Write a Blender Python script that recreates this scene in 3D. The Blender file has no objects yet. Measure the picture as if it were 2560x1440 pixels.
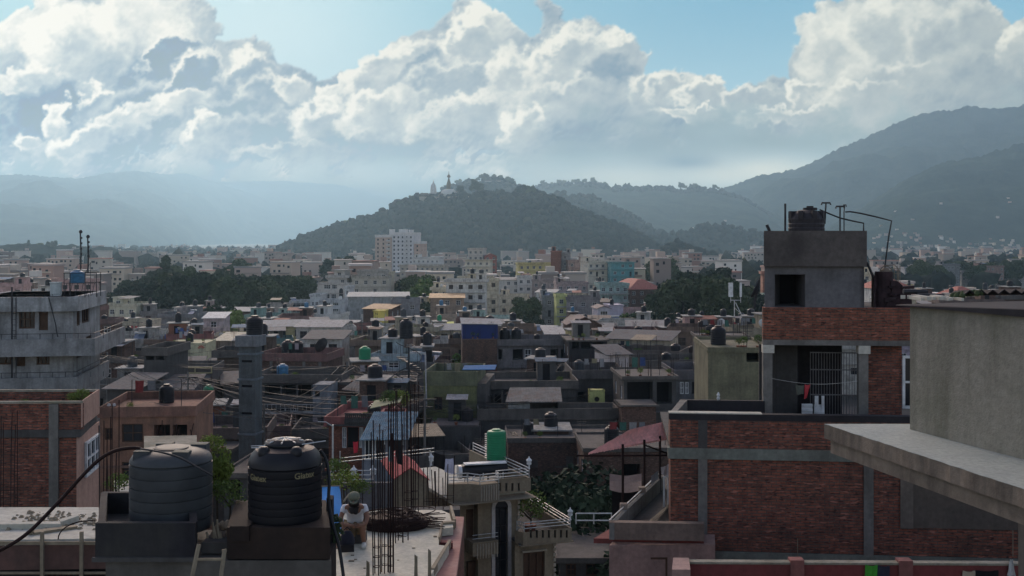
import bpy, math, random
import numpy as np
from mathutils import Vector, Matrix
# ---------------------------------------------------------------- camera, world, sun, exposure
S = bpy.context.scene
F = 2750.0; HZ = 600.0; CZ = 30.0          # focal length in photo pixels, horizon row, camera height
cam_d = bpy.data.cameras.new('camera'); cam = bpy.data.objects.new('camera', cam_d)
S.collection.objects.link(cam); S.camera = cam
cam_d.sensor_width = 36; cam_d.lens = 36*F/2560; cam_d.clip_start = .5; cam_d.clip_end = 45000
cam_d.shift_y = -(720-HZ)/2560
cam.location = (0, 0, CZ); cam.rotation_euler = (math.radians(90), 0, 0)
SUN_EL, SUN_AZ = 27.0, -13.0               # degrees; azimuth from the view axis, negative = left
W = bpy.data.worlds.new('World'); S.world = W; W.use_nodes = True
nt = W.node_tree; nt.nodes.clear()
wo = nt.nodes.new('ShaderNodeOutputWorld'); bg = nt.nodes.new('ShaderNodeBackground')
sk = nt.nodes.new('ShaderNodeTexSky'); sk.sky_type = 'NISHITA'; sk.sun_disc = False; sk.dust_density = 1.6; sk.air_density = .8; sk.ozone_density = .3
sk.sun_elevation = math.radians(SUN_EL); sk.sun_rotation = math.radians(SUN_AZ)
bg.inputs[1].default_value = 0.15
tn = nt.nodes.new('ShaderNodeMix'); tn.data_type = 'RGBA'; tn.blend_type = 'MULTIPLY'; tn.inputs[0].default_value = 1; tn.inputs[7].default_value = (1.2, .98, .87, 1)
nt.links.new(sk.outputs[0], tn.inputs[6]); nt.links.new(tn.outputs[2], bg.inputs[0]); nt.links.new(bg.outputs[0], wo.inputs[0])
sd = bpy.data.lights.new('sun', 'SUN'); sd.energy = 1.45; sd.angle = math.radians(2); sd.color = (1, .93, .82)
sun = bpy.data.objects.new('sun', sd); S.collection.objects.link(sun)
_a, _e = math.radians(SUN_AZ), math.radians(SUN_EL)
sun.rotation_euler = Vector((math.sin(_a)*math.cos(_e), math.cos(_a)*math.cos(_e), math.sin(_e))).to_track_quat('Z', 'Y').to_euler()
S.view_settings.view_transform = 'Standard'; S.view_settings.look = 'None'
S.view_settings.exposure = 0.85; S.view_settings.gamma = 1.0
S.cycles.max_bounces = 5; S.cycles.diffuse_bounces = 3; S.cycles.glossy_bounces = 2; S.cycles.volume_bounces = 1
S.cycles.transparent_max_bounces = 24
HAZE_D = 1.35e-4; HAZE_C = (0.345, 0.52, 0.66)
HAZE_G = 0.66; AIR0 = np.array((.09, .10, .11)); EXP = 2**.85
R = random.Random(5)
# ---------------------------------------------------------------- helpers
COL = S.collection
def T(o, label=None, cat=None, group=None, kind=None):
    if label: o['label'] = label
    if cat: o['category'] = cat
    if group: o['group'] = group
    if kind: o['kind'] = kind
    return o
def px(x, Y): return (x-1280)/F*Y
def pz(y, Y): return CZ-(y-HZ)/F*Y
class Fr:
    """a thing: an Empty at (X, Y, Z) turned by a degrees; local u right, v away, w up"""
    def __init__(s, name, x, Y, z=0.0, a=0.0, label=None, cat=None, group=None):
        s.X, s.Y, s.Z = x, Y, z; s.a = math.radians(a); s.c, s.s = math.cos(s.a), math.sin(s.a)
        s.o = bpy.data.objects.new(name, None); COL.objects.link(s.o)
        s.o.empty_display_size = .3
        s.o.location = (x, Y, z); s.o.rotation_euler = (0, 0, s.a)
        T(s.o, label, cat, group)
    def u(s, x, v=0.0):
        k = (x-1280)/F
        ox, oy = s.X-v*s.s, s.Y+v*s.c
        return (k*oy-ox)/(s.c-k*s.s)
    def yy(s, u, v=0.0): return s.Y+u*s.s+v*s.c
    def w(s, y, u=0.0, v=0.0): return pz(y, s.yy(u, v))-s.Z
    def wx(s, y, x, v=0.0): return s.w(y, s.u(x, v), v)
    def world(s, u, v, w): return (s.X+u*s.c-v*s.s, s.Y+u*s.s+v*s.c, s.Z+w)
class MB:
    def __init__(s): s.v = []; s.f = []; s.m = []
    def add(s, vs, fs, m=0):
        n = len(s.v); s.v.extend(vs)
        for f in fs: s.f.append(tuple(i+n for i in f)); s.m.append(m)
        return s
    def box(s, x0, x1, y0, y1, z0, z1, m=0):
        if x1 < x0: x0, x1 = x1, x0
        if y1 < y0: y0, y1 = y1, y0
        if z1 < z0: z0, z1 = z1, z0
        return s.add([(x0,y0,z0),(x1,y0,z0),(x1,y1,z0),(x0,y1,z0),(x0,y0,z1),(x1,y0,z1),(x1,y1,z1),(x0,y1,z1)],
              [(0,3,2,1),(4,5,6,7),(0,1,5,4),(1,2,6,5),(2,3,7,6),(3,0,4,7)], m)
    def hexa(s, b, t, m=0):
        """four bottom corners, four top corners (both anticlockwise from above)"""
        return s.add(list(b)+list(t), [(0,3,2,1),(4,5,6,7),(0,1,5,4),(1,2,6,5),(2,3,7,6),(3,0,4,7)], m)
    def prism(s, pts, z0, z1, m=0):
        n = len(pts)
        return s.add([(p[0],p[1],z0) for p in pts]+[(p[0],p[1],z1) for p in pts],
              [tuple(range(n-1,-1,-1)), tuple(range(n,2*n))]+[(i,(i+1)%n,n+(i+1)%n,n+i) for i in range(n)], m)
    def ext(s, pts, y0, y1, m=0):
        """polygon in (x, z), extruded along y"""
        n = len(pts)
        return s.add([(p[0],y0,p[1]) for p in pts]+[(p[0],y1,p[1]) for p in pts],
              [tuple(range(n)), tuple(range(2*n-1,n-1,-1))]+[(i,n+i,n+(i+1)%n,(i+1)%n) for i in range(n)], m)
    def tube(s, pts, r, n=6, m=0, r2=None):
        pts = [Vector(p) for p in pts]; k = len(pts); r2 = r if r2 is None else r2
        base = len(s.v)
        prev = None
        for i, p in enumerate(pts):
            d = (pts[min(i+1,k-1)]-pts[max(i-1,0)]).normalized()
            if prev is None: a = d.orthogonal().normalized()
            else:
                a = prev-d*prev.dot(d)
                a = a.normalized() if a.length > 1e-6 else d.orthogonal().normalized()
            prev = a; b = d.cross(a); rr = r+(r2-r)*i/max(1,k-1)
            for j in range(n):
                t = 2*math.pi*j/n
                s.v.append(tuple(p+(a*math.cos(t)+b*math.sin(t))*rr))
        for i in range(k-1):
            for j in range(n):
                j2 = (j+1)%n
                s.f.append((base+i*n+j, base+i*n+j2, base+(i+1)*n+j2, base+(i+1)*n+j)); s.m.append(m)
        s.f.append(tuple(base+j for j in range(n-1,-1,-1))); s.m.append(m)
        s.f.append(tuple(base+(k-1)*n+j for j in range(n))); s.m.append(m)
        return s
    def lathe(s, prof, cx=0, cy=0, cz=0, n=20, m=0, sx=1, sy=1):
        base = len(s.v)
        for r, z in prof:
            for j in range(n):
                t = 2*math.pi*j/n
                s.v.append((cx+r*sx*math.cos(t), cy+r*sy*math.sin(t), cz+z))
        for i in range(len(prof)-1):
            for j in range(n):
                j2 = (j+1)%n
                s.f.append((base+i*n+j, base+i*n+j2, base+(i+1)*n+j2, base+(i+1)*n+j)); s.m.append(m)
        s.f.append(tuple(base+j for j in range(n-1,-1,-1))); s.m.append(m)
        s.f.append(tuple(base+(len(prof)-1)*n+j for j in range(n))); s.m.append(m)
        return s
    def build(s, name, mats, parent=None, smooth=False, color=None, label=None, cat=None, group=None, kind=None, loc=None):
        me = bpy.data.meshes.new(name); me.from_pydata(s.v, [], s.f)
        if not isinstance(mats, (list, tuple)): mats = [mats]
        for k in mats: me.materials.append(k)
        if len(mats) > 1: me.polygons.foreach_set('material_index', s.m)
        if smooth: me.polygons.foreach_set('use_smooth', [True]*len(s.f))
        o = bpy.data.objects.new(name, me); COL.objects.link(o)
        if isinstance(parent, Fr): parent = parent.o
        if parent is not None: o.parent = parent
        if color is not None: o.color = (*color[:3], 1)
        if loc is not None: o.location = loc
        return T(o, label, cat, group, kind)
def npmesh(name, V, Q, mats, smooth=True, **kw):
    me = bpy.data.meshes.new(name); nv, nf = len(V), len(Q); k = Q.shape[1]
    me.vertices.add(nv); me.vertices.foreach_set('co', np.asarray(V, np.float32).ravel())
    me.loops.add(nf*k); me.loops.foreach_set('vertex_index', np.asarray(Q, np.int32).ravel())
    me.polygons.add(nf); me.polygons.foreach_set('loop_start', np.arange(0, nf*k, k, dtype=np.int32))
    if smooth: me.polygons.foreach_set('use_smooth', np.ones(nf, bool))
    for m_ in (mats if isinstance(mats, (list, tuple)) else [mats]): me.materials.append(m_)
    me.update(calc_edges=True); me.validate()
    o = bpy.data.objects.new(name, me); COL.objects.link(o)
    return T(o, **kw)
# ---------------------------------------------------------------- materials
def srgb(r, g, b):
    f = lambda c: c/12.92 if c <= .04045 else ((c+.055)/1.055)**2.4
    return (f(r/255), f(g/255), f(b/255))
class NB:
    def __init__(s, name):
        s.m = bpy.data.materials.new(name); s.m.use_nodes = True; s.t = s.m.node_tree
        s.b = s.t.nodes['Principled BSDF']; s.b.inputs['Specular IOR Level'].default_value = .2; s.b.inputs['Roughness'].default_value = .92
    def n(s, ty, **k):
        o = s.t.nodes.new(ty)
        for a, v in k.items():
            if hasattr(o, a) and not a.startswith('i_'): setattr(o, a, v)
            elif a.startswith('i_'):
                o.inputs[int(a[2:]) if a[2:].isdigit() else a[2:].replace('_', ' ')].default_value = v
        return o
    def l(s, a, b): s.t.links.new(a, b)
    def mix(s, fac, a, b, mode='MIX'):
        o = s.t.nodes.new('ShaderNodeMix'); o.data_type = 'RGBA'; o.blend_type = mode
        for i, v in ((0, fac), (6, a), (7, b)):
            if hasattr(v, 'is_linked') or isinstance(v, bpy.types.NodeSocket): s.l(v, o.inputs[i])
            else: o.inputs[i].default_value = v if i == 0 else (*v[:3], 1)
        return o.outputs[2]
    def ramp(s, fac, pts):
        o = s.t.nodes.new('ShaderNodeValToRGB'); e = o.color_ramp.elements
        while len(e) < len(pts): e.new(.5)
        for k, (p, c) in zip(e, pts):
            k.position = p; k.color = (*c, 1) if isinstance(c, tuple) else (c, c, c, 1)
        s.l(fac, o.inputs[0]); return o.outputs[0]
    def coord(s, scale=(1, 1, 1), kind='Object'):
        tc = s.t.nodes.new('ShaderNodeTexCoord'); mp = s.t.nodes.new('ShaderNodeMapping')
        mp.inputs['Scale'].default_value = scale
        oi = s.t.nodes.new('ShaderNodeObjectInfo')
        ad = s.t.nodes.new('ShaderNodeVectorMath'); ad.operation = 'ADD'
        mu = s.t.nodes.new('ShaderNodeVectorMath'); mu.operation = 'SCALE'; mu.inputs[3].default_value = 37.0
        s.l(oi.outputs['Random'], mu.inputs[0])
        s.l(tc.outputs[kind], mp.inputs[0]); s.l(mp.outputs[0], ad.inputs[0]); s.l(mu.outputs[0], ad.inputs[1])
        return ad.outputs[0]
    def noise(s, vec, scale, det=4, rough=.6):
        o = s.t.nodes.new('ShaderNodeTexNoise'); o.inputs['Scale'].default_value = scale
        o.inputs['Detail'].default_value = det; o.inputs['Roughness'].default_value = rough
        s.l(vec, o.inputs['Vector']); return o.outputs['Fac']
    def col(s, c): s.l(c, s.b.inputs['Base Color']); return s
    def bump(s, h, st=.3, d=.02):
        o = s.t.nodes.new('ShaderNodeBump'); o.inputs['Strength'].default_value = st; o.inputs['Distance'].default_value = d
        s.l(h, o.inputs['Height']); s.l(o.outputs[0], s.b.inputs['Normal'])
def plaster(name, base=None, stain=.55, streak=.5, moss=None, rough=.9, dirt=(.035, .033, .03), bump=.15, sc=1.0):
    """rendered wall: base colour (or the object's own colour), rain streaks, blotches"""
    n = NB(name); v = n.coord((1, 1, 1)); v2 = n.coord((3.2, 3.2, .35))
    if base is None:
        oi = n.t.nodes.new('ShaderNodeObjectInfo'); c = oi.outputs['Color']
    else:
        r_ = n.t.nodes.new('ShaderNodeRGB'); r_.outputs[0].default_value = (*base, 1); c = r_.outputs[0]
    a = n.ramp(n.noise(v, .9*sc, 6, .62), [(.42, 0.0), (.68, 1.0)])
    b = n.ramp(n.noise(v2, .8*sc, 5, .65), [(.45, 0.0), (.72, 1.0)])
    f = n.ramp(n.noise(v, 9*sc, 4), [(.3, .78), (.75, 1.12)])
    c = n.mix(1.0, c, f, 'MULTIPLY')
    sc1 = n.t.nodes.new('ShaderNodeMath'); sc1.operation = 'MULTIPLY'; sc1.inputs[1].default_value = stain; n.l(a, sc1.inputs[0])
    sc2 = n.t.nodes.new('ShaderNodeMath'); sc2.operation = 'MULTIPLY'; sc2.inputs[1].default_value = streak; n.l(b, sc2.inputs[0])
    c = n.mix(sc1.outputs[0], c, dirt if moss is None else moss)
    c = n.mix(sc2.outputs[0], c, dirt)
    n.col(c); n.b.inputs['Roughness'].default_value = rough
    n.bump(n.noise(v, 22*sc, 5, .7), bump, .03)
    return n.m
def brick(name, c1, c2, mortar, dirt=.5, bw=.24, bh=.075, ms=.012):
    n = NB(name)
    tc = n.t.nodes.new('ShaderNodeTexCoord'); sp = n.t.nodes.new('ShaderNodeSeparateXYZ'); n.l(tc.outputs['Object'], sp.inputs[0])
    ad = n.t.nodes.new('ShaderNodeMath'); n.l(sp.outputs[0], ad.inputs[0]); n.l(sp.outputs[1], ad.inputs[1])
    cb = n.t.nodes.new('ShaderNodeCombineXYZ'); n.l(ad.outputs[0], cb.inputs[0]); n.l(sp.outputs[2], cb.inputs[1])
    v = n.coord()
    dw = n.t.nodes.new('ShaderNodeTexNoise'); dw.inputs['Scale'].default_value = 3.0; n.l(v, dw.inputs['Vector'])
    ms_ = n.t.nodes.new('ShaderNodeVectorMath'); ms_.operation = 'SCALE'; ms_.inputs[3].default_value = .03; n.l(dw.outputs['Color'], ms_.inputs[0])
    va = n.t.nodes.new('ShaderNodeVectorMath'); n.l(cb.outputs[0], va.inputs[0]); n.l(ms_.outputs[0], va.inputs[1])
    br = n.t.nodes.new('ShaderNodeTexBrick'); n.l(va.outputs[0], br.inputs['Vector'])
    br.inputs['Scale'].default_value = 1.0; br.inputs['Brick Width'].default_value = bw; br.inputs['Row Height'].default_value = bh
    br.inputs['Mortar Size'].default_value = ms; br.inputs['Mortar Smooth'].default_value = .3; br.inputs['Bias'].default_value = -.1
    br.inputs['Color1'].default_value = (*c1, 1); br.inputs['Color2'].default_value = (*c2, 1); br.inputs['Mortar'].default_value = (*mortar, 1)
    c = n.mix(1.0, br.outputs['Color'], n.ramp(n.noise(v, 4.5, 6, .75), [(.25, .45), (.75, 1.5)]), 'MULTIPLY')
    c = n.mix(n.ramp(n.noise(v, 1.1, 6, .7), [(.45, 0.0), (.75, dirt)]), c, (.03, .028, .024))
    # odd pale, freshly laid bricks
    mq = n.t.nodes.new('ShaderNodeMapping'); mq.inputs['Scale'].default_value = (3.2, 13.3, 1); n.l(va.outputs[0], mq.inputs[0])
    c = n.mix(n.ramp(n.noise(mq.outputs[0], 1.0, 2, .5), [(.60, 0.0), (.70, .6)]), c, tuple(min(1, k*1.7+.04) for k in c1))
    c = n.mix(n.ramp(n.noise(mq.outputs[0], 1.7, 1, .5), [(.60, 0.0), (.68, .75)]), c, (.02, .014, .012))
    n.col(c); n.b.inputs['Roughness'].default_value = .92; n.bump(br.outputs['Fac'], .5, -.01)
    return n.m
def plain(name, c, rough=.7, metal=0.0, var=.35, sc=4.0, spec=.25):
    n = NB(name); v = n.coord()
    f = n.ramp(n.noise(v, sc, 5, .65), [(.25, 1-var), (.75, 1+var)])
    r_ = n.t.nodes.new('ShaderNodeRGB'); r_.outputs[0].default_value = (*c, 1)
    n.col(n.mix(1.0, r_.outputs[0], f, 'MULTIPLY')); n.b.inputs['Roughness'].default_value = rough
    n.b.inputs['Metallic'].default_value = metal; n.b.inputs['Specular IOR Level'].default_value = spec
    return n.m
M = {}
M['paint'] = plaster('paint', None, .5, .45)
M['clean'] = plaster('clean_paint', None, .25, .25)
M['concrete'] = plaster('concrete', (.17, .165, .15), .45, .5)
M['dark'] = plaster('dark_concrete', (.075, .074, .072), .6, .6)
M['black'] = plaster('black_concrete', (.03, .029, .032), .5, .3, dirt=(.012, .011, .012))  # near-black base, blotched darker at random
M['light'] = plaster('light_concrete', (.44, .43, .37), .35, .15, moss=(.15, .15, .11))
M['brick'] = brick('red_brick', (.205, .075, .048), (.125, .05, .036), (.075, .062, .054), .8)
M['brick2'] = brick('dull_brick', (.13, .07, .05), (.09, .05, .038), (.08, .07, .06), .9)
M['brick3'] = brick('orange_brick', (.23, .082, .05), (.16, .06, .04), (.09, .07, .055), .6)
M['glass'] = plain('window_glass', (.018, .021, .026), .12, 0, .3, 1.5, .5)
M['void'] = plain('dark_interior', (.012, .012, .014), .95)  # near-black colour stands for the shade inside rooms and holes
M['frame'] = plain('white_frame', (.5, .52, .52), .6)
M['wood'] = plain('old_wood', (.06, .035, .022), .8)
M['plank'] = plain('grey_plank', (.2, .17, .12), .85)
M['rust'] = plain('rusty_steel', (.022, .011, .010), .8, .3)
M['steel'] = plain('dark_steel', (.03, .032, .036), .6, .3)
M['rail'] = plain('steel_rail', (.42, .43, .42), .4, .4)
M['tankb'] = plain('black_plastic', (.009, .010, .013), .48, 0, .25, 2.0)
M['tankg'] = plain('grey_plastic', (.040, .046, .050), .6, 0, .3, 2.5)
M['green'] = plain('green_plastic', (.012, .17, .075), .45, 0, .2, 2.0)
M['blue'] = plain('blue_plastic', (.04, .13, .22), .5)
M['colour'] = plaster('coloured', None, .15, .1)
def corr(name, base=None, rough=.85):
    n = NB(name); v = n.coord()
    if base is None: c = n.t.nodes.new('ShaderNodeObjectInfo').outputs['Color']
    else:
        r_ = n.t.nodes.new('ShaderNodeRGB'); r_.outputs[0].default_value = (*base, 1); c = r_.outputs[0]
    c = n.mix(1.0, c, n.ramp(n.noise(v, 3.0, 5, .7), [(.3, .6), (.7, 1.15)]), 'MULTIPLY')
    c = n.mix(n.ramp(n.noise(v, 1.3, 6, .7), [(.5, 0.0), (.7, .6)]), c, (.10, .045, .025))
    n.col(c); n.b.inputs['Roughness'].default_value = rough; n.b.inputs['Specular IOR Level'].default_value = .1
    tc = n.t.nodes.new('ShaderNodeTexCoord'); wv = n.t.nodes.new('ShaderNodeTexWave'); wv.inputs['Scale'].default_value = 2.2
    n.l(tc.outputs['Object'], wv.inputs['Vector']); n.bump(wv.outputs['Fac'], .5, .05)
    return n.m
M['tin'] = corr('tin_sheet', None)
def leafmat(name, c1, c2):
    n = NB(name); v = n.coord()
    c = n.mix(n.noise(v, .45, 3), c1, c2)
    c = n.mix(1.0, c, n.ramp(n.noise(v, 6.0, 2), [(.3, .6), (.7, 1.35)]), 'MULTIPLY')
    oi = n.t.nodes.new('ShaderNodeObjectInfo'); c = n.mix(1.0, c, n.ramp(oi.outputs['Random'], [(0, (.7, .75, .8)), (.5, (1.0, 1.0, .9)), (1, (1.55, 1.35, 1.0))]), 'MULTIPLY')
    n.col(c); n.b.inputs['Roughness'].default_value = .85; n.b.inputs['Specular IOR Level'].default_value = .1
    return n.m
def islandmat(name, c1, c2, c3):
    n = NB(name); v = n.coord(); gi = n.t.nodes.new('ShaderNodeNewGeometry')
    c = n.ramp(gi.outputs['Random Per Island'], [(0, c1), (.45, c2), (.8, c1), (1, c3)])
    c = n.mix(1.0, c, n.ramp(n.noise(v, .35, 4), [(.3, .55), (.7, 1.5)]), 'MULTIPLY')
    n.col(c); n.b.inputs['Roughness'].default_value = .95; n.b.inputs['Specular IOR Level'].default_value = 0
    return n.m
M['leaf'] = leafmat('leaf', (.038, .06, .03), (.065, .085, .04))
M['leafd'] = leafmat('dark_leaf', (.022, .038, .026), (.040, .058, .034))
M['leafl'] = leafmat('light_leaf', (.07, .12, .03), (.12, .16, .05))
M['bark'] = plain('bark', (.05, .04, .03), .95)
nc_ = NB('shade_cloud_skin'); nc_.b.inputs['Base Color'].default_value = (.8, .8, .8, 1); nc_.b.inputs['Roughness'].default_value = 1
tr_ = nc_.t.nodes.new('ShaderNodeBsdfTransparent'); mx_ = nc_.t.nodes.new('ShaderNodeMixShader'); mx_.inputs[0].default_value = .10      # added cloud: each skin passes most light, so stacked skins dim the sun
nc_.l(tr_.outputs[0], mx_.inputs[1]); nc_.l(nc_.b.outputs[0], mx_.inputs[2]); nc_.l(mx_.outputs[0], nc_.t.nodes['Material Output'].inputs[0]); M['scloud'] = nc_.m
# ================================================================ SKY: a far shell of air and cloud, well outside the haze
def vnoise(u,v,seed):
    iu=np.floor(u).astype(np.int64); iv=np.floor(v).astype(np.int64)
    fu=u-iu; fv=v-iv
    fu=fu*fu*(3-2*fu); fv=fv*fv*(3-2*fv)
    def h(a,b):
        x=(a*374761393+b*668265263+seed*1442695041)&0xffffffff
        x=((x^(x>>13))*1274126177)&0xffffffff
        x=(x^(x>>16))&0xffffffff
        return x/4294967295.0
    a=h(iu,iv);b=h(iu+1,iv);c=h(iu,iv+1);d=h(iu+1,iv+1)
    return (a*(1-fu)+b*fu)*(1-fv)+(c*(1-fu)+d*fu)*fv
def fbm(u,v,seed,o=5,g=0.5):
    s=0;a=1;t=0
    for i in range(o):
        s=s+a*vnoise(u*2**i+i*17.3,v*2**i+i*9.1,seed+i); t+=a; a*=g
    return s/t
def lin(c):
    c=np.asarray(c,float)/255
    return np.where(c<=0.04045,c/12.92,((c+0.055)/1.055)**2.4)
def sm(a,b,x):
    t=np.clip((x-a)/(b-a),0,1); return t*t*(3-2*t)
def sky_colour(U,V):
    """linear colour wanted at direction (U,V) in photo-pixel units"""
    rng=np.random.default_rng(7)
    # warp
    w1=fbm(U/170,V/170,11,5)-.5; w2=fbm(U/170,V/170,31,5)-.5
    f1=fbm(U/28,V/28,51,4)-.5; f2=fbm(U/28,V/28,61,4)-.5
    g1=fbm(U/9,V/8,71,4)-.5; g2=fbm(U/9,V/8,81,4)-.5
    Uw=U+w1*100+f1*40+g1*13; Vw=V+w2*85+f2*36+g2*12
    H=np.full(U.shape,-1e3)
    du=float(abs(U[0,1]-U[0,0])) ; dv=float(abs(V[1,0]-V[0,0]))
    # puff clusters: polylines of cloud tops with radius; puffs descend below the line
    L=[ # (points, radius, depth below)
     ([(-120,120),(40,130),(130,70),(240,30),(340,10),(420,20)],75,220),
     ([(400,190),(440,140),(490,130),(520,170)],42,200),
     ([(540,170),(590,130),(640,120),(690,170),(740,195)],45,200),
     ([(760,240),(830,240),(870,200)],34,160),
     ([(900,250),(960,200),(1020,150),(1090,130),(1150,80),(1230,75),(1290,120)],58,260),
     ([(1310,140),(1380,110),(1470,120),(1570,120)],52,240),
     ([(1385,10),(1400,60)],18,60),
     ([(1640,220),(1700,190),(1790,240),(1870,260),(1960,235),(2010,270)],34,130),
     ([(2060,140),(2130,90),(2230,50),(2340,20),(2440,50),(2480,120)],72,260),
     ([(2560,110),(2640,90),(2760,120)],60,200),
     ([(1480,260),(1560,280),(1640,270)],60,160),
     ([(40,350),(150,370),(260,340),(380,300),(480,260)],34,70),
     ([(120,290),(160,300)],26,60),
     ([(480,350),(540,320),(560,370)],34,80),
     ([(-900,60),(-500,0),(-200,120)],90,260),([(2800,120),(3200,0),(3700,80)],100,300),
    ]
    puffs=[]
    for pts,r,dep in L:
        pts=np.array(pts,float)
        seg=np.hypot(*np.diff(pts,axis=0).T); tot=seg.sum()
        n=max(3,int(tot/(r*.75)))
        for i in range(n+1):
            t=tot*i/n; k=0
            while k<len(seg)-1 and t>seg[k]: t-=seg[k];k+=1
            p=pts[k]+(pts[k+1]-pts[k])*min(1,t/seg[k])
            puffs.append((p[0],p[1],r*rng.uniform(.75,1.15),0))
            for j in range(int(dep/(r*.7))):
                puffs.append((p[0]+rng.normal()*r*.5,p[1]+(j+1)*r*.7+rng.normal()*r*.2,r*rng.uniform(.6,1.2),-j*r*.10))
    allp=[]
    for x,y,r,z in puffs:
        allp.append((x,y,r,z,1.0))
        for k in range(14):
            a=rng.uniform(0,2*np.pi); rr=r*rng.uniform(.22,.42)
            q=rng.uniform(.5,1.0)
            x2,y2=x+np.cos(a)*r*q,y+np.sin(a)*r*q*.9
            z2=z+r*np.sqrt(max(0,1-q*q))*.8
            allp.append((x2,y2,rr,z2,.9))
            for m in range(4):
                b=rng.uniform(0,2*np.pi); r3=rr*rng.uniform(.3,.5)
                allp.append((x2+np.cos(b)*rr*.85,y2+np.sin(b)*rr*.85,r3,z2+rr*.35,.8))
    u0=U[0,0]; v0=V[0,0]; su=U[0,1]-U[0,0]; sv=V[1,0]-V[0,0]
    ny,nx=U.shape
    for x,y,r,z,s in allp:
        R=r+75
        i0=max(0,int((x-R-u0)/su)); i1=min(nx,int((x+R-u0)/su)+2)
        ya,yb=(y-R-v0)/sv,(y+R-v0)/sv
        if ya>yb: ya,yb=yb,ya
        j0=max(0,int(ya)); j1=min(ny,int(yb)+2)
        if i0>=i1 or j0>=j1: continue
        d2=((Uw[j0:j1,i0:i1]-x)**2+(Vw[j0:j1,i0:i1]-y)**2)/(r*r)
        h=np.where(d2<1,z+r*s*np.sqrt(np.clip(1-d2,0,1)),-1e3)
        H[j0:j1,i0:i1]=np.maximum(H[j0:j1,i0:i1],h)
    mask=(H>-500).astype(float)
    H=np.where(H<-500,-60,H)
    H=np.maximum(H,-200)+ (fbm(U/45,V/45,91,5)-.5)*26
    def blur(a,k):
        for _ in range(2):
            for ax in (0,1):
                kk=max(1,int(k))
                c=np.cumsum(np.concatenate([np.repeat(np.take(a,[0],ax),kk,ax),a,np.repeat(np.take(a,[-1],ax),kk,ax)],ax),ax)
                n=a.shape[ax]
                lo=np.take(c,np.arange(0,n),ax); hi=np.take(c,np.arange(2*kk,2*kk+n),ax)
                a=(hi-lo)/(2*kk)
        return a
    alpha=blur(mask,max(1,4.5/su))
    # wispy edge: noise-eroded wider blur
    soft=blur(mask,max(1,16/su)); alpha=np.clip(alpha*sm(.10,.72,soft+(fbm(U/34,V/26,71,5)-.5)*.8),0,1)
    Hb=blur(H,max(1,1.2/su)); 
    gy,gx=np.gradient(Hb,V[:,0],U[0,:])
    lam=np.clip((gx*.55+gy*.8+.1)/np.sqrt(1+gx**2+gy**2),-1,1)
    # billowy warp
    def bil(s,seed): return np.abs(fbm(U/s,V/s,seed,4)-.5)*2
    h1=fbm(U/11,V/9,301,4)-.5; h2=fbm(U/11,V/9,311,4)-.5
    Ul=U+w1*135+f1*52+h1*16+(bil(60,201)-.25)*26; Vl=V+w2*105+f2*46+h2*14+(bil(60,211)-.25)*26
    tone=.40+(fbm(U/150,V/110,141,5)-.5)*.7+lam*.05
    # (cx,cy,rx,ry,angle,bright,dark,rim)
    LB=[(60,30,130,90,0,.95,.7,.9),(380,190,130,170,25,.5,.14,.3),(330,45,120,75,-20,1.0,.75,.7),(150,110,125,95,-30,1.0,.6,.6),
     (400,150,75,110,20,.95,.2,.16),(70,195,85,35,0,.9,.55,.6),(90,265,150,60,-10,.35,.12,.4),(240,240,42,55,-50,1,.4,.4),(330,260,110,70,-30,.6,.3,.4),
     (560,220,95,110,0,.55,.3,.4),(460,190,75,95,20,1.0,.24,.22),(615,165,80,75,0,1.0,.34,.3),(650,225,80,60,20,.75,.35,.3),(730,215,65,55,10,.95,.6,.5),
     (830,225,75,30,-35,.9,.7,.6),(560,285,110,50,-20,.6,.3,.4),(150,295,48,45,0,1,.6,.6),(330,300,190,50,-24,1.0,.62,.55),(440,250,90,34,-15,.9,.6,.5),
     (60,352,75,24,5,1,.6,.5),(225,350,95,44,-10,1,.5,.5),(400,330,80,40,-30,.6,.3,.5),(530,335,52,62,10,1,.5,.45),(640,330,120,60,-10,.6,.35,.5),
     (780,290,110,48,-15,.95,.5,.5),(700,370,130,30,-8,.7,.45,.5),(990,200,130,100,-30,1,.55,.3),(1075,175,80,55,-20,.6,.3,.3),(1180,110,105,80,-20,1,.5,.3),(1250,65,70,42,10,1,.6,.5),
     (1130,215,120,60,-10,.75,.38,.35),(950,275,130,50,-12,1,.6,.5),(1180,280,170,50,-10,.85,.5,.5),(1280,190,90,80,10,.9,.55,.4),(1410,140,115,75,-10,1,.5,.35),(1560,125,90,60,15,.95,.45,.35),
     (1500,185,105,80,0,.55,.2,.35),(1400,240,150,60,-10,.8,.45,.5),(1310,325,55,58,20,.95,.5,.5),(1640,220,75,70,0,.85,.4,.35),(1700,215,70,60,-10,.9,.4,.4),(1790,240,80,48,10,.9,.42,.35),(1880,255,80,40,0,.85,.4,.4),
     (1985,232,50,38,0,.95,.5,.5),(1770,288,120,24,3,.9,.5,.5),(1980,285,140,26,-3,.85,.5,.5),(2080,140,120,105,-20,.85,.6,.5),(2240,90,150,110,-15,.85,.5,.45),(2350,110,110,110,0,.7,.4,.4),(2430,60,90,80,10,.7,.38,.4),
     (2230,215,220,60,0,.75,.45,.5),(2120,250,130,40,0,.85,.5,.5),(2460,190,150,60,0,.55,.3,.4),(2550,115,60,70,0,.9,.55,.5)]
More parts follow.
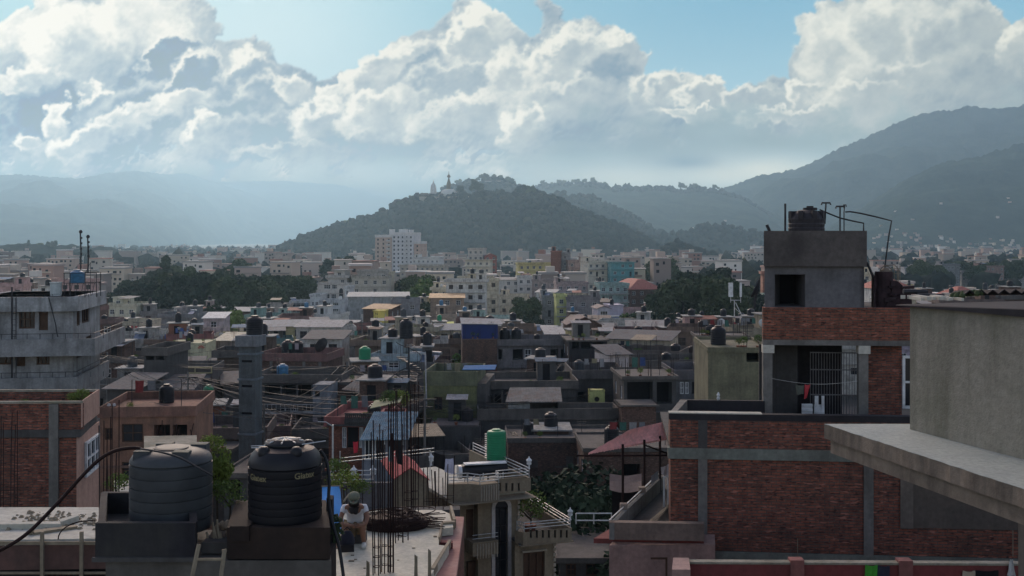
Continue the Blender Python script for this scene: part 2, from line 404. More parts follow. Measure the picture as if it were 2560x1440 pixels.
    for cx,cy,rx,ry,an,br,dk,rim in LB:
        an=np.radians(an); R=max(rx,ry)*1.25+80
        i0=max(0,int((cx-R-u0)/su)); i1=min(nx,int((cx+R-u0)/su)+2)
        ya,yb=(cy-R-v0)/sv,(cy+R-v0)/sv
        if ya>yb: ya,yb=yb,ya
        j0=max(0,int(ya)); j1=min(ny,int(yb)+2)
        if i0>=i1 or j0>=j1: continue
        x=Ul[j0:j1,i0:i1]-cx; y=Vl[j0:j1,i0:i1]-cy
        xr=(x*np.cos(an)+y*np.sin(an))/rx; yr=(-x*np.sin(an)+y*np.cos(an))/ry
        d=np.sqrt(xr*xr+yr*yr)
        dirn=(x*.5+y*.85)/np.sqrt(x*x+y*y+1)      # + = away from sun
        soft_=.26+.5*sm(-.2,.9,dirn)
        al=(1-sm(1-soft_,1+soft_*.5,d))*.9
        t=br+(dk-br)*sm(0,rim*1.6,(1-d)+.55*(dirn*d+.55)-.15)
        t=t+(fbm(U[j0:j1,i0:i1]/34,V[j0:j1,i0:i1]/30,221,5)-.5)*.34
        tone[j0:j1,i0:i1]=tone[j0:j1,i0:i1]*(1-al)+t*al
    edge=(1-sm(.25,1.0,blur(mask,max(1,16/su))))*sm(-.2,.5,lam+.2)
    lit=np.clip((tone-.49)*1.25+.47+.25*edge+lam*.05,0,1)
    # colours
    tx=np.clip(U/2560,0,1)[...,None]
    bright=lin([252,253,246])*(1-tx)+lin([226,229,220])*tx
    midc=lin([205,219,223])*(1-tx)+lin([188,198,198])*tx
    dark=lin([146,177,198])*(1-tx)+lin([150,168,178])*tx
    l=lit[...,None]
    cloud=np.where(l>.55,midc+(bright-midc)*np.clip((l-.55)/.4,0,1),dark+(midc-dark)*np.clip(l/.55,0,1))
    # clear sky
    blueL=lin([196,230,238]); blueR=lin([146,190,212]); 
    g=sm(400,1900,U+ (V*0.2))[...,None]
    top=blueL*(1-g)+blueR*g
    low=lin([205,228,234])*(1-g)+lin([178,210,222])*g
    hv=sm(-50,330,V)[...,None]
    clear=top*(1-hv)+low*hv
    glow=np.exp(-(((U-640)/330)**2+((V-60)/200)**2))[...,None]
    clear=clear+(lin([226,243,246])-clear)*glow*.6
    alpha=np.maximum(alpha,sm(330,400,V))
    col=clear*(1-alpha[...,None])+cloud*alpha[...,None]
    # stratus veil below
    n=fbm(U/260,V/70,151,5)
    vt=np.interp(U,[-400,0,300,600,900,1200,1400,1700,1950,2200,2560,3000],[385,385,415,385,360,385,310,280,290,300,265,270])
    va=sm(-30,75,V-vt+(fbm(U/70,V/55,161,5)-.5)*190)[...,None]
    veil=lin([170,193,202])*(1-tx)+lin([166,185,190])*tx
    vb=sm(350,440,V)[...,None]
    veil=veil*(1-vb)+(lin([182,203,210])*(1-tx)+lin([176,196,202])*tx)*vb
    veil=veil*(1+ (n[...,None]-.5)*.22)
    # warm pale gap near horizon at right-centre and left-centre
    def blob(cx,cy,sx,sy,c,k):
        nonlocal veil
        m=(np.exp(-(((U-cx)/sx)**2+((V-cy)/sy)**2))*(.6+.8*fbm(U/80,V/40,171,4)))[...,None]*k
        veil=veil+(lin(c)-veil)*np.clip(m,0,1)
    blob(1880,432,190,36,[216,221,213],.8); blob(1560,450,240,40,[205,216,214],.7)
    blob(470,385,240,32,[232,238,234],.8); blob(760,430,260,50,[205,220,222],.7)
    blob(1300,330,70,60,[222,225,218],.6)
    blob(1720,405,90,22,[150,172,184],.7)
    blob(1500,350,300,40,[160,178,188],.4)
    col=col*(1-va)+veil*va
    # right and far parts
    return col

AIR_FIT = [[0.1146, 0.1523, 0.1992], [0.6956, 0.8875, 0.9382], [-0.0649, -0.0423, -0.0245], [0.3096, 0.3479, 0.2684], [-0.0541, -0.1536, -0.2549], [-0.8896, -1.1357, -1.1404]]   # light the haze itself sends, per unit of opacity
BOX = dict(x=8000.0, y0=-80.0, y1=14600.0, top=628.0)
def sky_patch():
    Vs = []; Qs = []; Cs = []; base = 0
    for (ua, ub, va, vb, st) in ((-200, 2760, -260, 650, 2.4), (-2600, -200, -260, 650, 12), (2760, 5160, -260, 650, 12)):
        us = np.linspace(ua, ub, int(round((ub-ua)/st))+1); vs = np.linspace(vb, va, int(round((vb-va)/st))+1)
        U, V = np.meshgrid(us, vs[::-1]); C = sky_colour(U, V); U = U[::-1]; V = V[::-1]; C = C[::-1]
        x = (U-1280)/F; z = -(V-HZ)/F; n = np.sqrt(x*x+1+z*z); x, y, z = x/n, 1/n, z/n
        # the air in front of this shell takes some of its light and adds its own
        d = np.minimum(BOX['y1']/y, (BOX['top']-CZ)/np.maximum(z, 1e-4)); tr = np.exp(-HAZE_D*d)[..., None]
        cs = x*math.sin(_a)*math.cos(_e)+y*math.cos(_a)*math.cos(_e)+z*math.sin(_e); hg = (1-HAZE_G**2)/(4*math.pi*(1+HAZE_G**2-2*HAZE_G*cs)**1.5); w_ = np.clip(V, 0, 600)/1000
        f_ = np.stack([w_*0+1, hg, w_, hg*w_, w_**2, hg*w_**2], -1)
        HL = np.maximum(f_ @ np.array(AIR_FIT), .05)
        C = C/EXP
        C = np.maximum((C-HL*(1-tr))/tr, .02)
        P = np.stack([x*21000, y*21000, CZ+z*21000], -1).reshape(-1, 3)
        ny, nx = U.shape; i = np.arange(ny*nx).reshape(ny, nx)
        q = np.stack([i[:-1, :-1], i[1:, :-1], i[1:, 1:], i[:-1, 1:]], -1).reshape(-1, 4)+base
        base += ny*nx; Vs.append(P); Qs.append(q); Cs.append(C.reshape(-1, 3))
    n = NB('sky_air'); at = n.t.nodes.new('ShaderNodeAttribute'); at.attribute_name = 'air'
    em = n.t.nodes.new('ShaderNodeEmission'); n.l(at.outputs['Color'], em.inputs[0])
    n.t.nodes.remove(n.b); n.l(em.outputs[0], n.t.nodes['Material Output'].inputs[0])
    n.m.cycles.emission_sampling = 'NONE'
    o = npmesh('sky', np.concatenate(Vs), np.concatenate(Qs), n.m, kind='structure')
    a = o.data.color_attributes.new('air', 'FLOAT_COLOR', 'POINT')
    c = np.concatenate(Cs); a.data.foreach_set('color', np.concatenate([c, np.ones((len(c), 1))], 1).astype(np.float32).ravel())
sky_patch()
# ================================================================ GROUND AND HILLS
ng = NB('ground_soil'); v = ng.coord((.02, .02, .02))
ng.col(ng.ramp(ng.noise(v, 3.0, 8, .7), [(.35, (.035, .04, .03)), (.5, (.07, .065, .055)), (.65, (.10, .09, .08))]))
MB().box(-7900, 7900, -70, 14500, -.6, 0).build('ground', ng.m, kind='structure')
nf = NB('grass_field'); v = nf.coord((.05, .05, .05))
nf.col(nf.ramp(nf.noise(v, 2.0, 6, .7), [(.3, (.05, .10, .045)), (.7, (.10, .17, .08))]))
# the open green field beyond the right-hand roofs lies on a low terrace
MB().box(206, 560, 566, 668, 0, .5).build('field', nf.m, kind='structure')
def hillmat(name, a, b, sc):
    n = NB(name); v = n.coord((.01, .01, .01))
    c = n.mix(n.ramp(n.noise(v, sc, 9, .72), [(.38, 0.0), (.62, 1.0)]), a, b); n.col(c); n.b.inputs['Roughness'].default_value = 1
    n.b.inputs['Specular IOR Level'].default_value = 0
    n.bump(n.noise(v, sc*6, 6, .8), 1.0, 8.0)
    return n.m
HM = hillmat('hill_forest', (.010, .017, .014), (.022, .032, .022), 1.2)
HMB = hillmat('mountain_forest', (.012, .022, .018), (.04, .056, .04), .6)
def ridge(name, pts, run, amp, seed, mat, step=3.0, rows=46, tree=5.0, back=600):
    """a hill whose crest runs through pts (photo column, photo row, distance); run = depth of its near slope"""
    pts = np.array(pts, float); u = np.arange(pts[0, 0], pts[-1, 0]+.1, step)
    vy = np.interp(u, pts[:, 0], pts[:, 1]); Yc = np.interp(u, pts[:, 0], pts[:, 2])
    k = np.ones(7)/7; vp = np.convolve(np.pad(vy, 3, 'edge'), k, 'valid')
    t = np.linspace(0, 1, rows)[:, None]
    zc = CZ-(vp-HZ)/F*Yc
    Y = Yc[None]-run*(1-t); X = (u-1280)[None]/F*Yc[None]*(Y/Yc[None])
    prof = t**.92
    Z = zc[None]*prof
    fold = np.abs(fbm(X/380+3, Y/700, seed, 4)-.5)*2; Z = Z+(fold-.35)*amp*np.sin(np.pi*np.clip(t, 0, 1))**.7*np.clip(zc[None]/120, .15, 1)
    Z = Z+(fbm(X/26, Y/26, seed+5, 3)-.5)*tree*2.2*np.clip(t*4, 0, 1)
    Z[-1] += (vnoise(u*Yc/F/9, u*0, seed+9)-.4)*tree
    Z[0] = -2
    n = len(u); Yb = Yc+back; Xb = (u-1280)/F*Yb
    V = np.concatenate([np.stack([X, Y, Z], -1).reshape(-1, 3), np.stack([Xb, Yb, np.full(n, -2.0)], -1)])
    i = np.arange((rows+1)*n).reshape(rows+1, n)
    q = np.stack([i[:-1, :-1], i[:-1, 1:], i[1:, 1:], i[1:, :-1]], -1).reshape(-1, 4)
    npmesh(name, V, q, mat, kind='structure')
    def at(px_, t_):
        c = int(np.clip(round((px_-u[0])/step), 0, n-1)); r = int(np.clip(round(t_*(rows-1)), 0, rows-1))
        return X[r, c], Y[r, c], Z[r, c]
    return at
ridge('mountain', [(-900,500,8600),(-400,470,7800),(0,440,7400),(30,436,7400),(100,440,7400),(200,447,7500),(260,433,7700),(340,427,8000),(400,435,8500),(470,434,9300),
    (520,450,10200),(600,476,11300),(700,508,12300),(800,540,12800),(900,572,12900),(980,600,12900)], 3300, 150, 3, HMB, 4, 50, 7)
ridge('mountain', [(380,450,13600),(560,455,13600),(700,452,13600),(850,462,13600),(990,500,13600),(1100,535,13600),(1250,595,13600)], 1500, 60, 13, HMB, 5, 14, 7, 300)
ridge('mountain', [(1300,590,4700),(1500,560,4700),(1650,520,4700),(1720,500,4700),(1800,476,4750),(1850,455,4800),(1900,438,4800),(1960,430,4800),(2020,412,4800),(2060,392,4800),(2110,366,4800),(2180,336,4800),(2260,300,4800),
    (2300,286,4800),(2380,276,4800),(2420,265,4800),(2450,268,4800),(2500,273,4800),(2560,262,4800),(2700,252,4800),(3000,300,4800),(3500,360,4800)], 1500, 190, 23, HMB, 3, 60, 8)
hm3 = ridge('mountain', [(1900,610,3300),(2020,590,3300),(2100,555,3300),(2160,515,3300),(2200,490,3300),(2260,452,3300),(2320,420,3300),(2380,402,3300),(2440,392,3300),(2500,376,3300),(2560,360,3300),(2700,340,3300),(3100,360,3300),(3500,420,3300)],
    900, 90, 33, HMB, 3, 60, 7)
ridge('hill', [(-300,632,1500),(-60,616,1500),(20,612,1500),(80,609,1500),(150,611,1500),(220,618,1500),(330,628,1500),(430,642,1500)], 120, 6, 93, HM, 4, 14, 4, 90)
h4 = ridge('hill', [(1180,560,3900),(1300,480,3900),(1350,468,3900),(1400,462,3900),(1450,459,3900),(1500,461,3900),(1530,470,3900),(1600,472,3900),(1640,467,3900),(1700,476,3900),(1750,470,3900),(1800,478,3900),(1860,500,3900),(1920,535,3850),
    (1980,575,3800),(2040,600,3700)], 1000, 60, 43, HMB, 3, 40, 6, 300)
h5 = ridge('hill', [(1020,520,2700),(1080,492,2700),(1110,470,2700),(1150,460,2700),(1205,452,2700),(1250,450,2700),(1285,462,2700),(1310,478,2700),(1380,490,2700),(1450,488,2700),(1490,497,2650),(1540,524,2600),(1600,552,2550),(1650,580,2500),
    (1700,602,2450),(1760,622,2400)], 500, 40, 53, HM, 2.5, 34, 5, 200)
h5b = ridge('hill', [(1560,640,2150),(1640,600,2200),(1740,575,2250),(1800,562,2300),(1860,575,2300),(1930,598,2300),(2000,622,2300)], 200, 20, 57, HM, 3, 16, 5, 120)
h6 = ridge('hill', [(1380,540,2000),(1450,528,2000),(1500,548,2000),(1560,574,2000),(1610,596,2000),(1650,622,2000),(1690,640,1960)], 160, 20, 63, HM, 2.5, 20, 5, 80)
hh = ridge('hill', [(640,648,1750),(690,632,1750),(730,612,1750),(780,588,1750),(830,570,1750),(880,556,1750),(940,548,1750),(975,528,1750),(1010,508,1750),(1050,497,1750),(1080,492,1750),(1160,490,1750),(1220,488,1750),(1290,492,1750),(1345,486,1750),
    (1375,497,1750),(1420,517,1750),(1470,541,1750),(1520,555,1750),(1560,573,1750),(1600,595,1750),(1640,622,1750),(1680,642,1750)], 330, 34, 73, HM, 2.5, 60, 4, 120)
h7 = ridge('hill', [(1630,652,1400),(1665,628,1400),(1700,617,1400),(1740,632,1400),(1800,654,1400)], 90, 6, 83, HM, 3, 14, 4, 60)
# ---------------------------------------------------------------- woods: crowns too many to count, one object per hillside
def ico(sub):
    import bmesh
    b = bmesh.new(); bmesh.ops.create_icosphere(b, subdivisions=sub, radius=1)
    V = np.array([v.co[:] for v in b.verts]); Q = np.array([[v.index for v in f.verts] for f in b.faces]); b.free(); return V, Q
ICO = {k: ico(k) for k in (1, 2)}
def crowns(name, P, rad, mat, seed, sub=2, label=None, cat='wood', group=None, kind='stuff', flat=.85):
    g = np.random.default_rng(seed); V0, Q0 = ICO[sub]; vs = []; qs = []; b = 0
    for p, r in zip(P, rad):
        d = 1+(fbm(V0[:, 0]*1.9+g.uniform(0, 90), V0[:, 1]*1.9+V0[:, 2]*1.3+g.uniform(0, 90), seed, 2)-.5)*1.3
        v = V0*d[:, None]*np.array([r*g.uniform(.8, 1.2), r*g.uniform(.8, 1.2), r*flat*g.uniform(.8, 1.4)])+np.array(p)
        vs.append(v); qs.append(Q0+b); b += len(V0)
    return npmesh(name, np.concatenate(vs), np.concatenate(qs), mat, smooth=False, label=label, cat=cat, group=group, kind=kind)
M['wood1'] = islandmat('hill_wood', (.008, .012, .011), (.019, .025, .018), (.034, .036, .024))
def plant_ridge(at, u0, u1, n, r0, r1, seed, label, sub=2, t0=.05, crest=0):
    g = np.random.default_rng(seed); P = []; r = []
    for i in range(n):
        x, y, z = at(g.uniform(u0, u1), g.uniform(t0, 1)**.8); q = g.uniform(r0, r1)
        P.append((x+g.normal()*3, y+g.normal()*3, z+q*.2)); r.append(q)
    for i in range(crest):
        x, y, z = at(g.uniform(u0, u1), 1); q = g.uniform(r0, r1)*g.uniform(.8, 1.2)
        P.append((x, y, z+q*g.uniform(.0, .45))); r.append(q)
    crowns('forest', P, r, M['wood1'], seed, sub, label)
plant_ridge(hh, 655, 1665, 3300, 2.6, 7.2, 3, 'dark wood covering the whole slope below the white stupa', 2, .05, 160)
plant_ridge(h5, 1090, 1760, 900, 5, 8, 4, 'hazy wood on the ridge just behind the stupa hill', 1, .3, 110)
plant_ridge(h5b, 1600, 1980, 260, 5, 8, 14, 'hazy low wood beyond the right foot of the stupa hill', 1, .2, 60)
plant_ridge(h6, 1400, 1680, 260, 4, 6.5, 5, 'wood on the spur at the right shoulder of the stupa hill', 1, .2, 40)
plant_ridge(h7, 1640, 1790, 200, 4, 6.5, 6, 'dark wooded knoll at the right foot of the stupa hill', 2, .1, 30)
plant_ridge(h4, 1330, 1960, 300, 6, 10, 7, 'pale hazy trees along the far middle ridge', 1, .93, 60)
# ================================================================ THE HILLTOP SHRINE
M['white'] = plaster('whitewash', (.62, .60, .54), .2, .25)
M['gilt'] = plain('shaded_gilt', (.13, .10, .045), .5, .3)  # gilt darkened in its colour to show it in shadow
M['stone'] = plaster('pale_stone', (.42, .37, .29), .3, .3)
YS = 1742.0; q = YS/F
t = Fr('stupa', px(1122, YS), YS, pz(494, YS), 0, 'white domed stupa with a dark stepped spire on the wooded hilltop', 'stupa')
MB().lathe([(15, -8), (15, 2.2), (13.6, 2.3), (13.6, 3.4)], n=32).build('base', M['white'], t)
MB().lathe([(12.6, 3.4), (12.9, 5.5), (12.4, 8.0), (11.0, 10.4), (8.6, 12.2), (5.5, 13.2), (3.6, 13.4)], n=36).build('dome', M['white'], t, True)
MB().box(-3.3, 3.3, -3.3, 3.3, 13.3, 18.4).box(-3.9, 3.9, -3.9, 3.9, 18.4, 19).build('harmika', M['gilt'], t)
m = MB()
for i in range(13): m.lathe([(4.3-i*.26, 19+i*.92), (4.3-i*.26, 19.55+i*.92), (3.8-i*.26, 19.6+i*.92), (3.8-i*.26, 19.92+i*.92)], n=20)
m.build('spire', M['gilt'], t)
MB().lathe([(.7, 31), (2.6, 32.4), (2.9, 33.6), (2.2, 35.2), (.9, 36.4), (.5, 37.5), (.28, 41.5)], n=18).build('finial', M['gilt'], t)
t = Fr('temple_tower', px(1083.5, YS), YS, pz(496, YS), 0, 'pale bullet shaped temple tower left of the white stupa', 'temple')
MB().lathe([(8.5, -5), (8.5, 2), (7.6, 2.1), (7.6, 5.5), (5.2, 6)], n=8).build('base', M['stone'], t)
MB().lathe([(4.9, 5.8), (4.9, 12), (4.6, 16.5), (3.9, 20), (2.7, 22.8), (1.3, 24.2), (1.5, 24.8), (.8, 25.6), (.22, 29.5)], n=16).build('tower', M['white'], t)
def hall(u, v, w_, h_, d_, c, lab, nm='pilgrim_house', Y=YS-14, roofh=2.2, cat='house'):
    t = Fr(nm, px(u, Y), Y, pz(v, Y)-h_, 0, lab, cat)
    MB().box(-w_/2, w_/2, 0, d_, -6, h_).build('wall', M['paint'], t, color=c)
    MB().ext([(-w_/2-1, h_), (w_/2+1, h_), (w_/2-1.5, h_+roofh), (-w_/2+1.5, h_+roofh)], -1, d_+1).build('roof', M['colour'], t, color=(.06, .05, .045))
    for i in range(int(w_/3)): MB().box(-w_/2+1.1+i*3, -w_/2+2.1+i*3, -.06, .2, h_*.35, h_*.75).build('window', M['void'], t)
hall(1061, 486, 14, 5, 8, (.10, .09, .08), 'low dark roofed house at the left end of the hilltop shrine')
hall(1102, 487, 8, 5, 6, (.45, .42, .36), 'small pale shrine house between the tower and the stupa')
hall(1141, 486, 13, 6, 8, (.16, .13, .10), 'brown tiered hall right of the stupa dome')
hall(1160, 491, 9, 5, 6, (.30, .28, .25), 'grey hall at the right end of the shrine terrace')
MB().box(px(1048, YS-24), px(1172, YS-24), YS-26, YS-10, pz(512, YS), pz(493, YS)).build('retaining_wall', M['stone'], None, label='pale stone retaining wall under the hilltop stupa', cat='wall')
hall(1637, 470, 70, 9, 20, (.5, .46, .36), 'long cream monastery on the far middle ridge', 'monastery', 3880, 4, 'monastery')
hall(1232, 452, 40, 7, 14, (.3, .3, .28), 'pale monastery roofs on the ridge behind the stupa', 'monastery', 2690, 3, 'monastery')
# ---------------------------------------------------------------- trees
def tree_proto(seed, h=12.0, cr=4.6, leaves=5200, ls=.5, tone='leaf', shape='round', trunk=.36):
    g = np.random.default_rng(seed); rr = random.Random(seed); th = h*(1-trunk*0) 
    m = MB(); clumps = []
    top = h*.62
    m.tube([(0, 0, -1), (rr.uniform(-.2, .2), rr.uniform(-.2, .2), h*.3), (rr.uniform(-.5, .5), rr.uniform(-.5, .5), top)], h*.026, 7, 0, h*.012)
    nb = 11
    for i in range(nb):
        a = i*2.4+rr.uniform(-.4, .4); z0 = h*rr.uniform(.28, .6); e = rr.uniform(.35, 1.0); r_ = cr*rr.uniform(.45, .8)
        p = (math.cos(a)*r_, math.sin(a)*r_, z0+h*.26*e)
        m.tube([(0, 0, z0), (p[0]*.45, p[1]*.45, z0+h*.1), p], h*.010, 5, 0, h*.003); clumps.append((p, cr*rr.uniform(.30, .50)))
    for i in range(13):
        a = rr.uniform(0, 6.28); b = rr.uniform(-.35, 1.2); k = cr*rr.uniform(.35, .85)
        zc = h*.66
        if shape == 'tall': k *= .6; p = (math.cos(a)*k*.7, math.sin(a)*k*.7, h*rr.uniform(.3, .97))
        else: p = (math.cos(a)*k, math.sin(a)*k, zc+b*cr*.55)
        clumps.append((p, cr*rr.uniform(.24, .46)))
    C = np.array([c[0] for c in clumps]); Rr = np.array([c[1] for c in clumps])
    w_ = Rr**2/np.sum(Rr**2); idx = g.choice(len(C), leaves, p=w_)
    d = g.normal(size=(leaves, 3)); d /= np.linalg.norm(d, axis=1)[:, None]; rad = g.uniform(.45, 1.08, leaves)**.6
    P = C[idx]+d*(Rr[idx]*rad)[:, None]*np.array([1, 1, .8])
    P[:, 2] = np.maximum(P[:, 2], h*.22)
    # each leaf clump a small bent quad facing roughly outwards
    nrm = d*.8+g.normal(size=(leaves, 3))*.6; nrm /= np.linalg.norm(nrm, axis=1)[:, None]
    a = np.cross(nrm, g.normal(size=(leaves, 3))); a /= np.linalg.norm(a, axis=1)[:, None]; b = np.cross(nrm, a)
    s1 = ls*g.uniform(.5, 1.2, leaves)[:, None]; s2 = ls*g.uniform(.35, .9, leaves)[:, None]
    V = np.stack([P-a*s1, P-b*s2+nrm*s1*.2, P+a*s1, P+b*s2], 1).reshape(-1, 3)
    Q = np.arange(leaves*4).reshape(-1, 4)
    tr = bpy.data.meshes.new('trunk'); tr.from_pydata(m.v, [], m.f); tr.materials.append(M['bark'])
    o = npmesh('crown', V, Q, M[tone], smooth=False); cm = o.data; bpy.data.objects.remove(o)
    return tr, cm
TP = {}
def proto(k):
    if k not in TP:
        TP[k] = {'a': lambda: tree_proto(1), 'b': lambda: tree_proto(2, 13, 5.2, 5600), 'c': lambda: tree_proto(3, 11, 4.6, 4600, .5, 'leafd'),
          'd': lambda: tree_proto(4, 14, 5.8, 6200, .55, 'leafd'), 'tall': lambda: tree_proto(5, 18, 3.6, 4600, .45, 'leafd', 'tall'), 'e': lambda: tree_proto(6, 9, 3.8, 3600, .45, 'leafl'),
          'near': lambda: tree_proto(7, 9, 4.0, 15000, .16, 'leafd'), 'bushy': lambda: tree_proto(8, 3.0, .9, 1500, .09, 'leafl'), 'plant': lambda: tree_proto(9, 1.6, .6, 700, .055, 'leafl')}[k]()
    return TP[k]
def tree(k, x, y, z, sc, rot=0, label=None, group=None, cat='tree', name='tree', sz=None):
    tr, cm = proto(k); e = bpy.data.objects.new(name, None); COL.objects.link(e); e.location = (x, y, z)
    e.scale = (sc, sc, sc if sz is None else sz); e.rotation_euler = (0, 0, rot); T(e, label, cat, group)
    for nm, me in (('trunk', tr), ('crown', cm)):
        o = bpy.data.objects.new(nm, me); COL.objects.link(o); o.parent = e
    return e
# hilltop trees one can tell apart
for i, (u, v, hpx, k, lab) in enumerate([(1190, 492, 40, 'd', 'tall dark tree rising above the hilltop right of the stupa'), (1302, 496, 32, 'd', 'left one of the two broad dark trees on the hill crest'),
     (1326, 496, 30, 'b', 'right one of the two broad dark trees on the hill crest'), (1030, 505, 17, 'a', 'round tree on the crest at the left of the shrine terrace'),
     (1000, 517, 16, 'c', 'small tree standing out on the left crest below the shrine'), (1150, 484, 20, 'c', 'tree just right of the stupa spire'),
     (865, 566, 16, 'a', 'small round tree on the lower left skyline of the stupa hill')]):
    Y = 1735; h = {'a': 12, 'b': 13, 'c': 11, 'd': 14}[k]; tree(k, px(u, Y), Y, pz(v, Y)-1, hpx*Y/F/h*1.1, i, lab)
ridge_trees = 'trees standing out along the far middle ridge'
g5 = random.Random(9)
for i in range(26):
    u = g5.choice([g5.uniform(1340, 1540), g5.uniform(1370, 1520), g5.uniform(1700, 1800)]); Y = 3890
    x, y, z = h4(u, 1); tree(g5.choice('abcd'), px(u, Y), Y, z-2, g5.uniform(1.0, 1.9), i, 'hazy blue tree on the crest of the far middle ridge', ridge_trees)
for i in range(12):
    u = g5.uniform(1110, 1290); Y = 2690; x, y, z = h5(u, 1)
    tree(g5.choice('abcd'), px(u, Y), Y, z-2, g5.uniform(.9, 1.6), i, 'hazy tree on the ridge crest right behind the shrine', 'trees on the ridge behind the shrine')
for (u, v, Y, s_) in ((878, 443, 300, .9), (1362, 155, 500, .7), (1745, 257, 500, .5), (1602, 521, 420, .6), (1152, 331, 520, .5)):
    MB().add([(0, 0, 0), (-.75*s_, .05, .22*s_), (-.35*s_, .12, .1*s_), (0, .28*s_, .02), (.75*s_, .05, .26*s_), (.35*s_, .12, .1*s_), (0, -.25*s_, .03), (0, .1*s_, -.09*s_), (0, .1*s_, .1*s_)],
       [(0, 1, 2), (2, 3, 0), (0, 5, 4), (0, 3, 5), (6, 7, 0), (7, 3, 0), (6, 0, 8), (0, 3, 8)]).build('bird', M['black'], None, cat='bird', loc=(px(u, Y), Y, pz(v, Y)), group='birds in the sky',
       label={878: 'dark bird gliding over the valley left of the stupa', 1362: 'tiny bird in front of the tall middle cloud', 1745: 'tiny bird in front of the cloud bank right of centre', 1602: 'tiny bird in front of the hazy middle hills', 1152: 'speck of a bird in the cloud above the stupa'}[u])
# an unseen see-through cloud, added above the picture to shade the near roofs
def shade_cloud():
    g = random.Random(2); P = []; r = []; hz_ = 1150.0; k = hz_/math.tan(_e); cx, cy = math.sin(_a)*k, math.cos(_a)*k
    for i in range(60):
        a = g.uniform(0, 6.28); q = g.random()**.5; P.append((cx+math.cos(a)*q*165, cy+40+math.sin(a)*q*140, hz_+g.uniform(-12, 30))); r.append(g.uniform(34, 62))
    crowns('added_cloud', P, r, M['scloud'], 5, 2, 'unseen cloud added high overhead to shade the near roofs', 'cloud', kind='structure', flat=.5)
shade_cloud()
# ================================================================ THE AIR
hz = bpy.data.materials.new('haze_air'); hz.use_nodes = True; t_ = hz.node_tree; t_.nodes.clear()
oo = t_.nodes.new('ShaderNodeOutputMaterial'); vv = t_.nodes.new('ShaderNodeVolumePrincipled')
vv.inputs['Density'].default_value = HAZE_D; vv.inputs['Color'].default_value = (*HAZE_C, 1); vv.inputs['Anisotropy'].default_value = HAZE_G
t_.links.new(vv.outputs[0], oo.inputs['Volume'])
MB().box(-BOX['x'], BOX['x'], BOX['y0'], BOX['y1'], -1.6, BOX['top']).build('haze', hz, kind='stuff', label='pale blue haze filling the valley', cat='haze')
# ================================================================ HOUSE PARTS
def facade(mb, W_, z0, z1, ops, fn, m=0, mi=1):
    """a wall W_ wide with real openings; ops = (a0, a1, b0, b1, depth, back material index); fn(a, depth, b) -> xyz"""
    A = sorted({0.0, W_, *[o[0] for o in ops], *[o[1] for o in ops]}); B = sorted({z0, z1, *[o[2] for o in ops], *[o[3] for o in ops]})
    A = [a for a in A if 0 <= a <= W_]; B = [b for b in B if z0 <= b <= z1]
    for i in range(len(A)-1):
        for j in range(len(B)-1):
            ca, cb = (A[i]+A[i+1])/2, (B[j]+B[j+1])/2
            if any(o[0] < ca < o[1] and o[2] < cb < o[3] for o in ops): continue
            mb.add([fn(A[i], 0, B[j]), fn(A[i+1], 0, B[j]), fn(A[i+1], 0, B[j+1]), fn(A[i], 0, B[j+1])], [(0, 1, 2, 3)], m)
    for a0, a1, b0, b1, d, bm in [o[:6] for o in ops]:
        p = [fn(a0, 0, b0), fn(a1, 0, b0), fn(a1, 0, b1), fn(a0, 0, b1), fn(a0, d, b0), fn(a1, d, b0), fn(a1, d, b1), fn(a0, d, b1)]
        mb.add(p, [(0, 4, 5, 1), (1, 5, 6, 2), (2, 6, 7, 3), (3, 7, 4, 0)], m); mb.add([p[4], p[5], p[6], p[7]], [(0, 1, 2, 3)], bm)
def fbox(mb, fn, a0, a1, d0, d1, b0, b1, m=0):
    p = [fn(a, d, b) for b in (b0, b1) for a, d in ((a0, d0), (a1, d0), (a1, d1), (a0, d1))]
    mb.add(p, [(0, 3, 2, 1), (4, 5, 6, 7), (0, 1, 5, 4), (1, 2, 6, 5), (2, 3, 7, 6), (3, 0, 4, 7)], m)
def window(t, fn, a0, a1, b0, b1, d=.1, fm='frame', pm='glass', nv=1, nh=1, fw=.06, name='window', split=True):
    m = MB(); mm = m if not split else MB()
    fbox(m, fn, a0, a1, d-.04, d+.03, b0, b0+fw); fbox(m, fn, a0, a1, d-.04, d+.03, b1-fw, b1)
    fbox(m, fn, a0, a0+fw, d-.038, d+.028, b0+fw, b1-fw); fbox(m, fn, a1-fw, a1, d-.038, d+.028, b0+fw, b1-fw)
    for i in range(1, nv+1):
        x = a0+(a1-a0)*i/(nv+1); fbox(m, fn, x-fw*.4, x+fw*.4, d-.034, d+.02, b0+fw, b1-fw)
    for i in range(1, nh+1):
        z = b0+(b1-b0)*(1-i/(nh+1.0)); fbox(m, fn, a0+fw, a1-fw, d-.03, d+.018, z-fw*.4, z+fw*.4)
    fbox(mm, fn, a0+fw*.5, a1-fw*.5, d+.03, d+.05, b0+fw*.5, b1-fw*.5, 1 if not split else 0)
    if not split: return m.build(name, [M[fm], M[pm]], t)
    w_ = m.build(name, M[fm], t); mm.build('pane', M[pm], w_); return w_
def front(t): return lambda a, d, b: (a, d, b)
def leftf(t, D): return lambda a, d, b: (d, D-a, b)          # seen from the left: a runs towards the viewer
def rightf(t, W_): return lambda a, d, b: (W_-d, a, b)
TANKM = {}
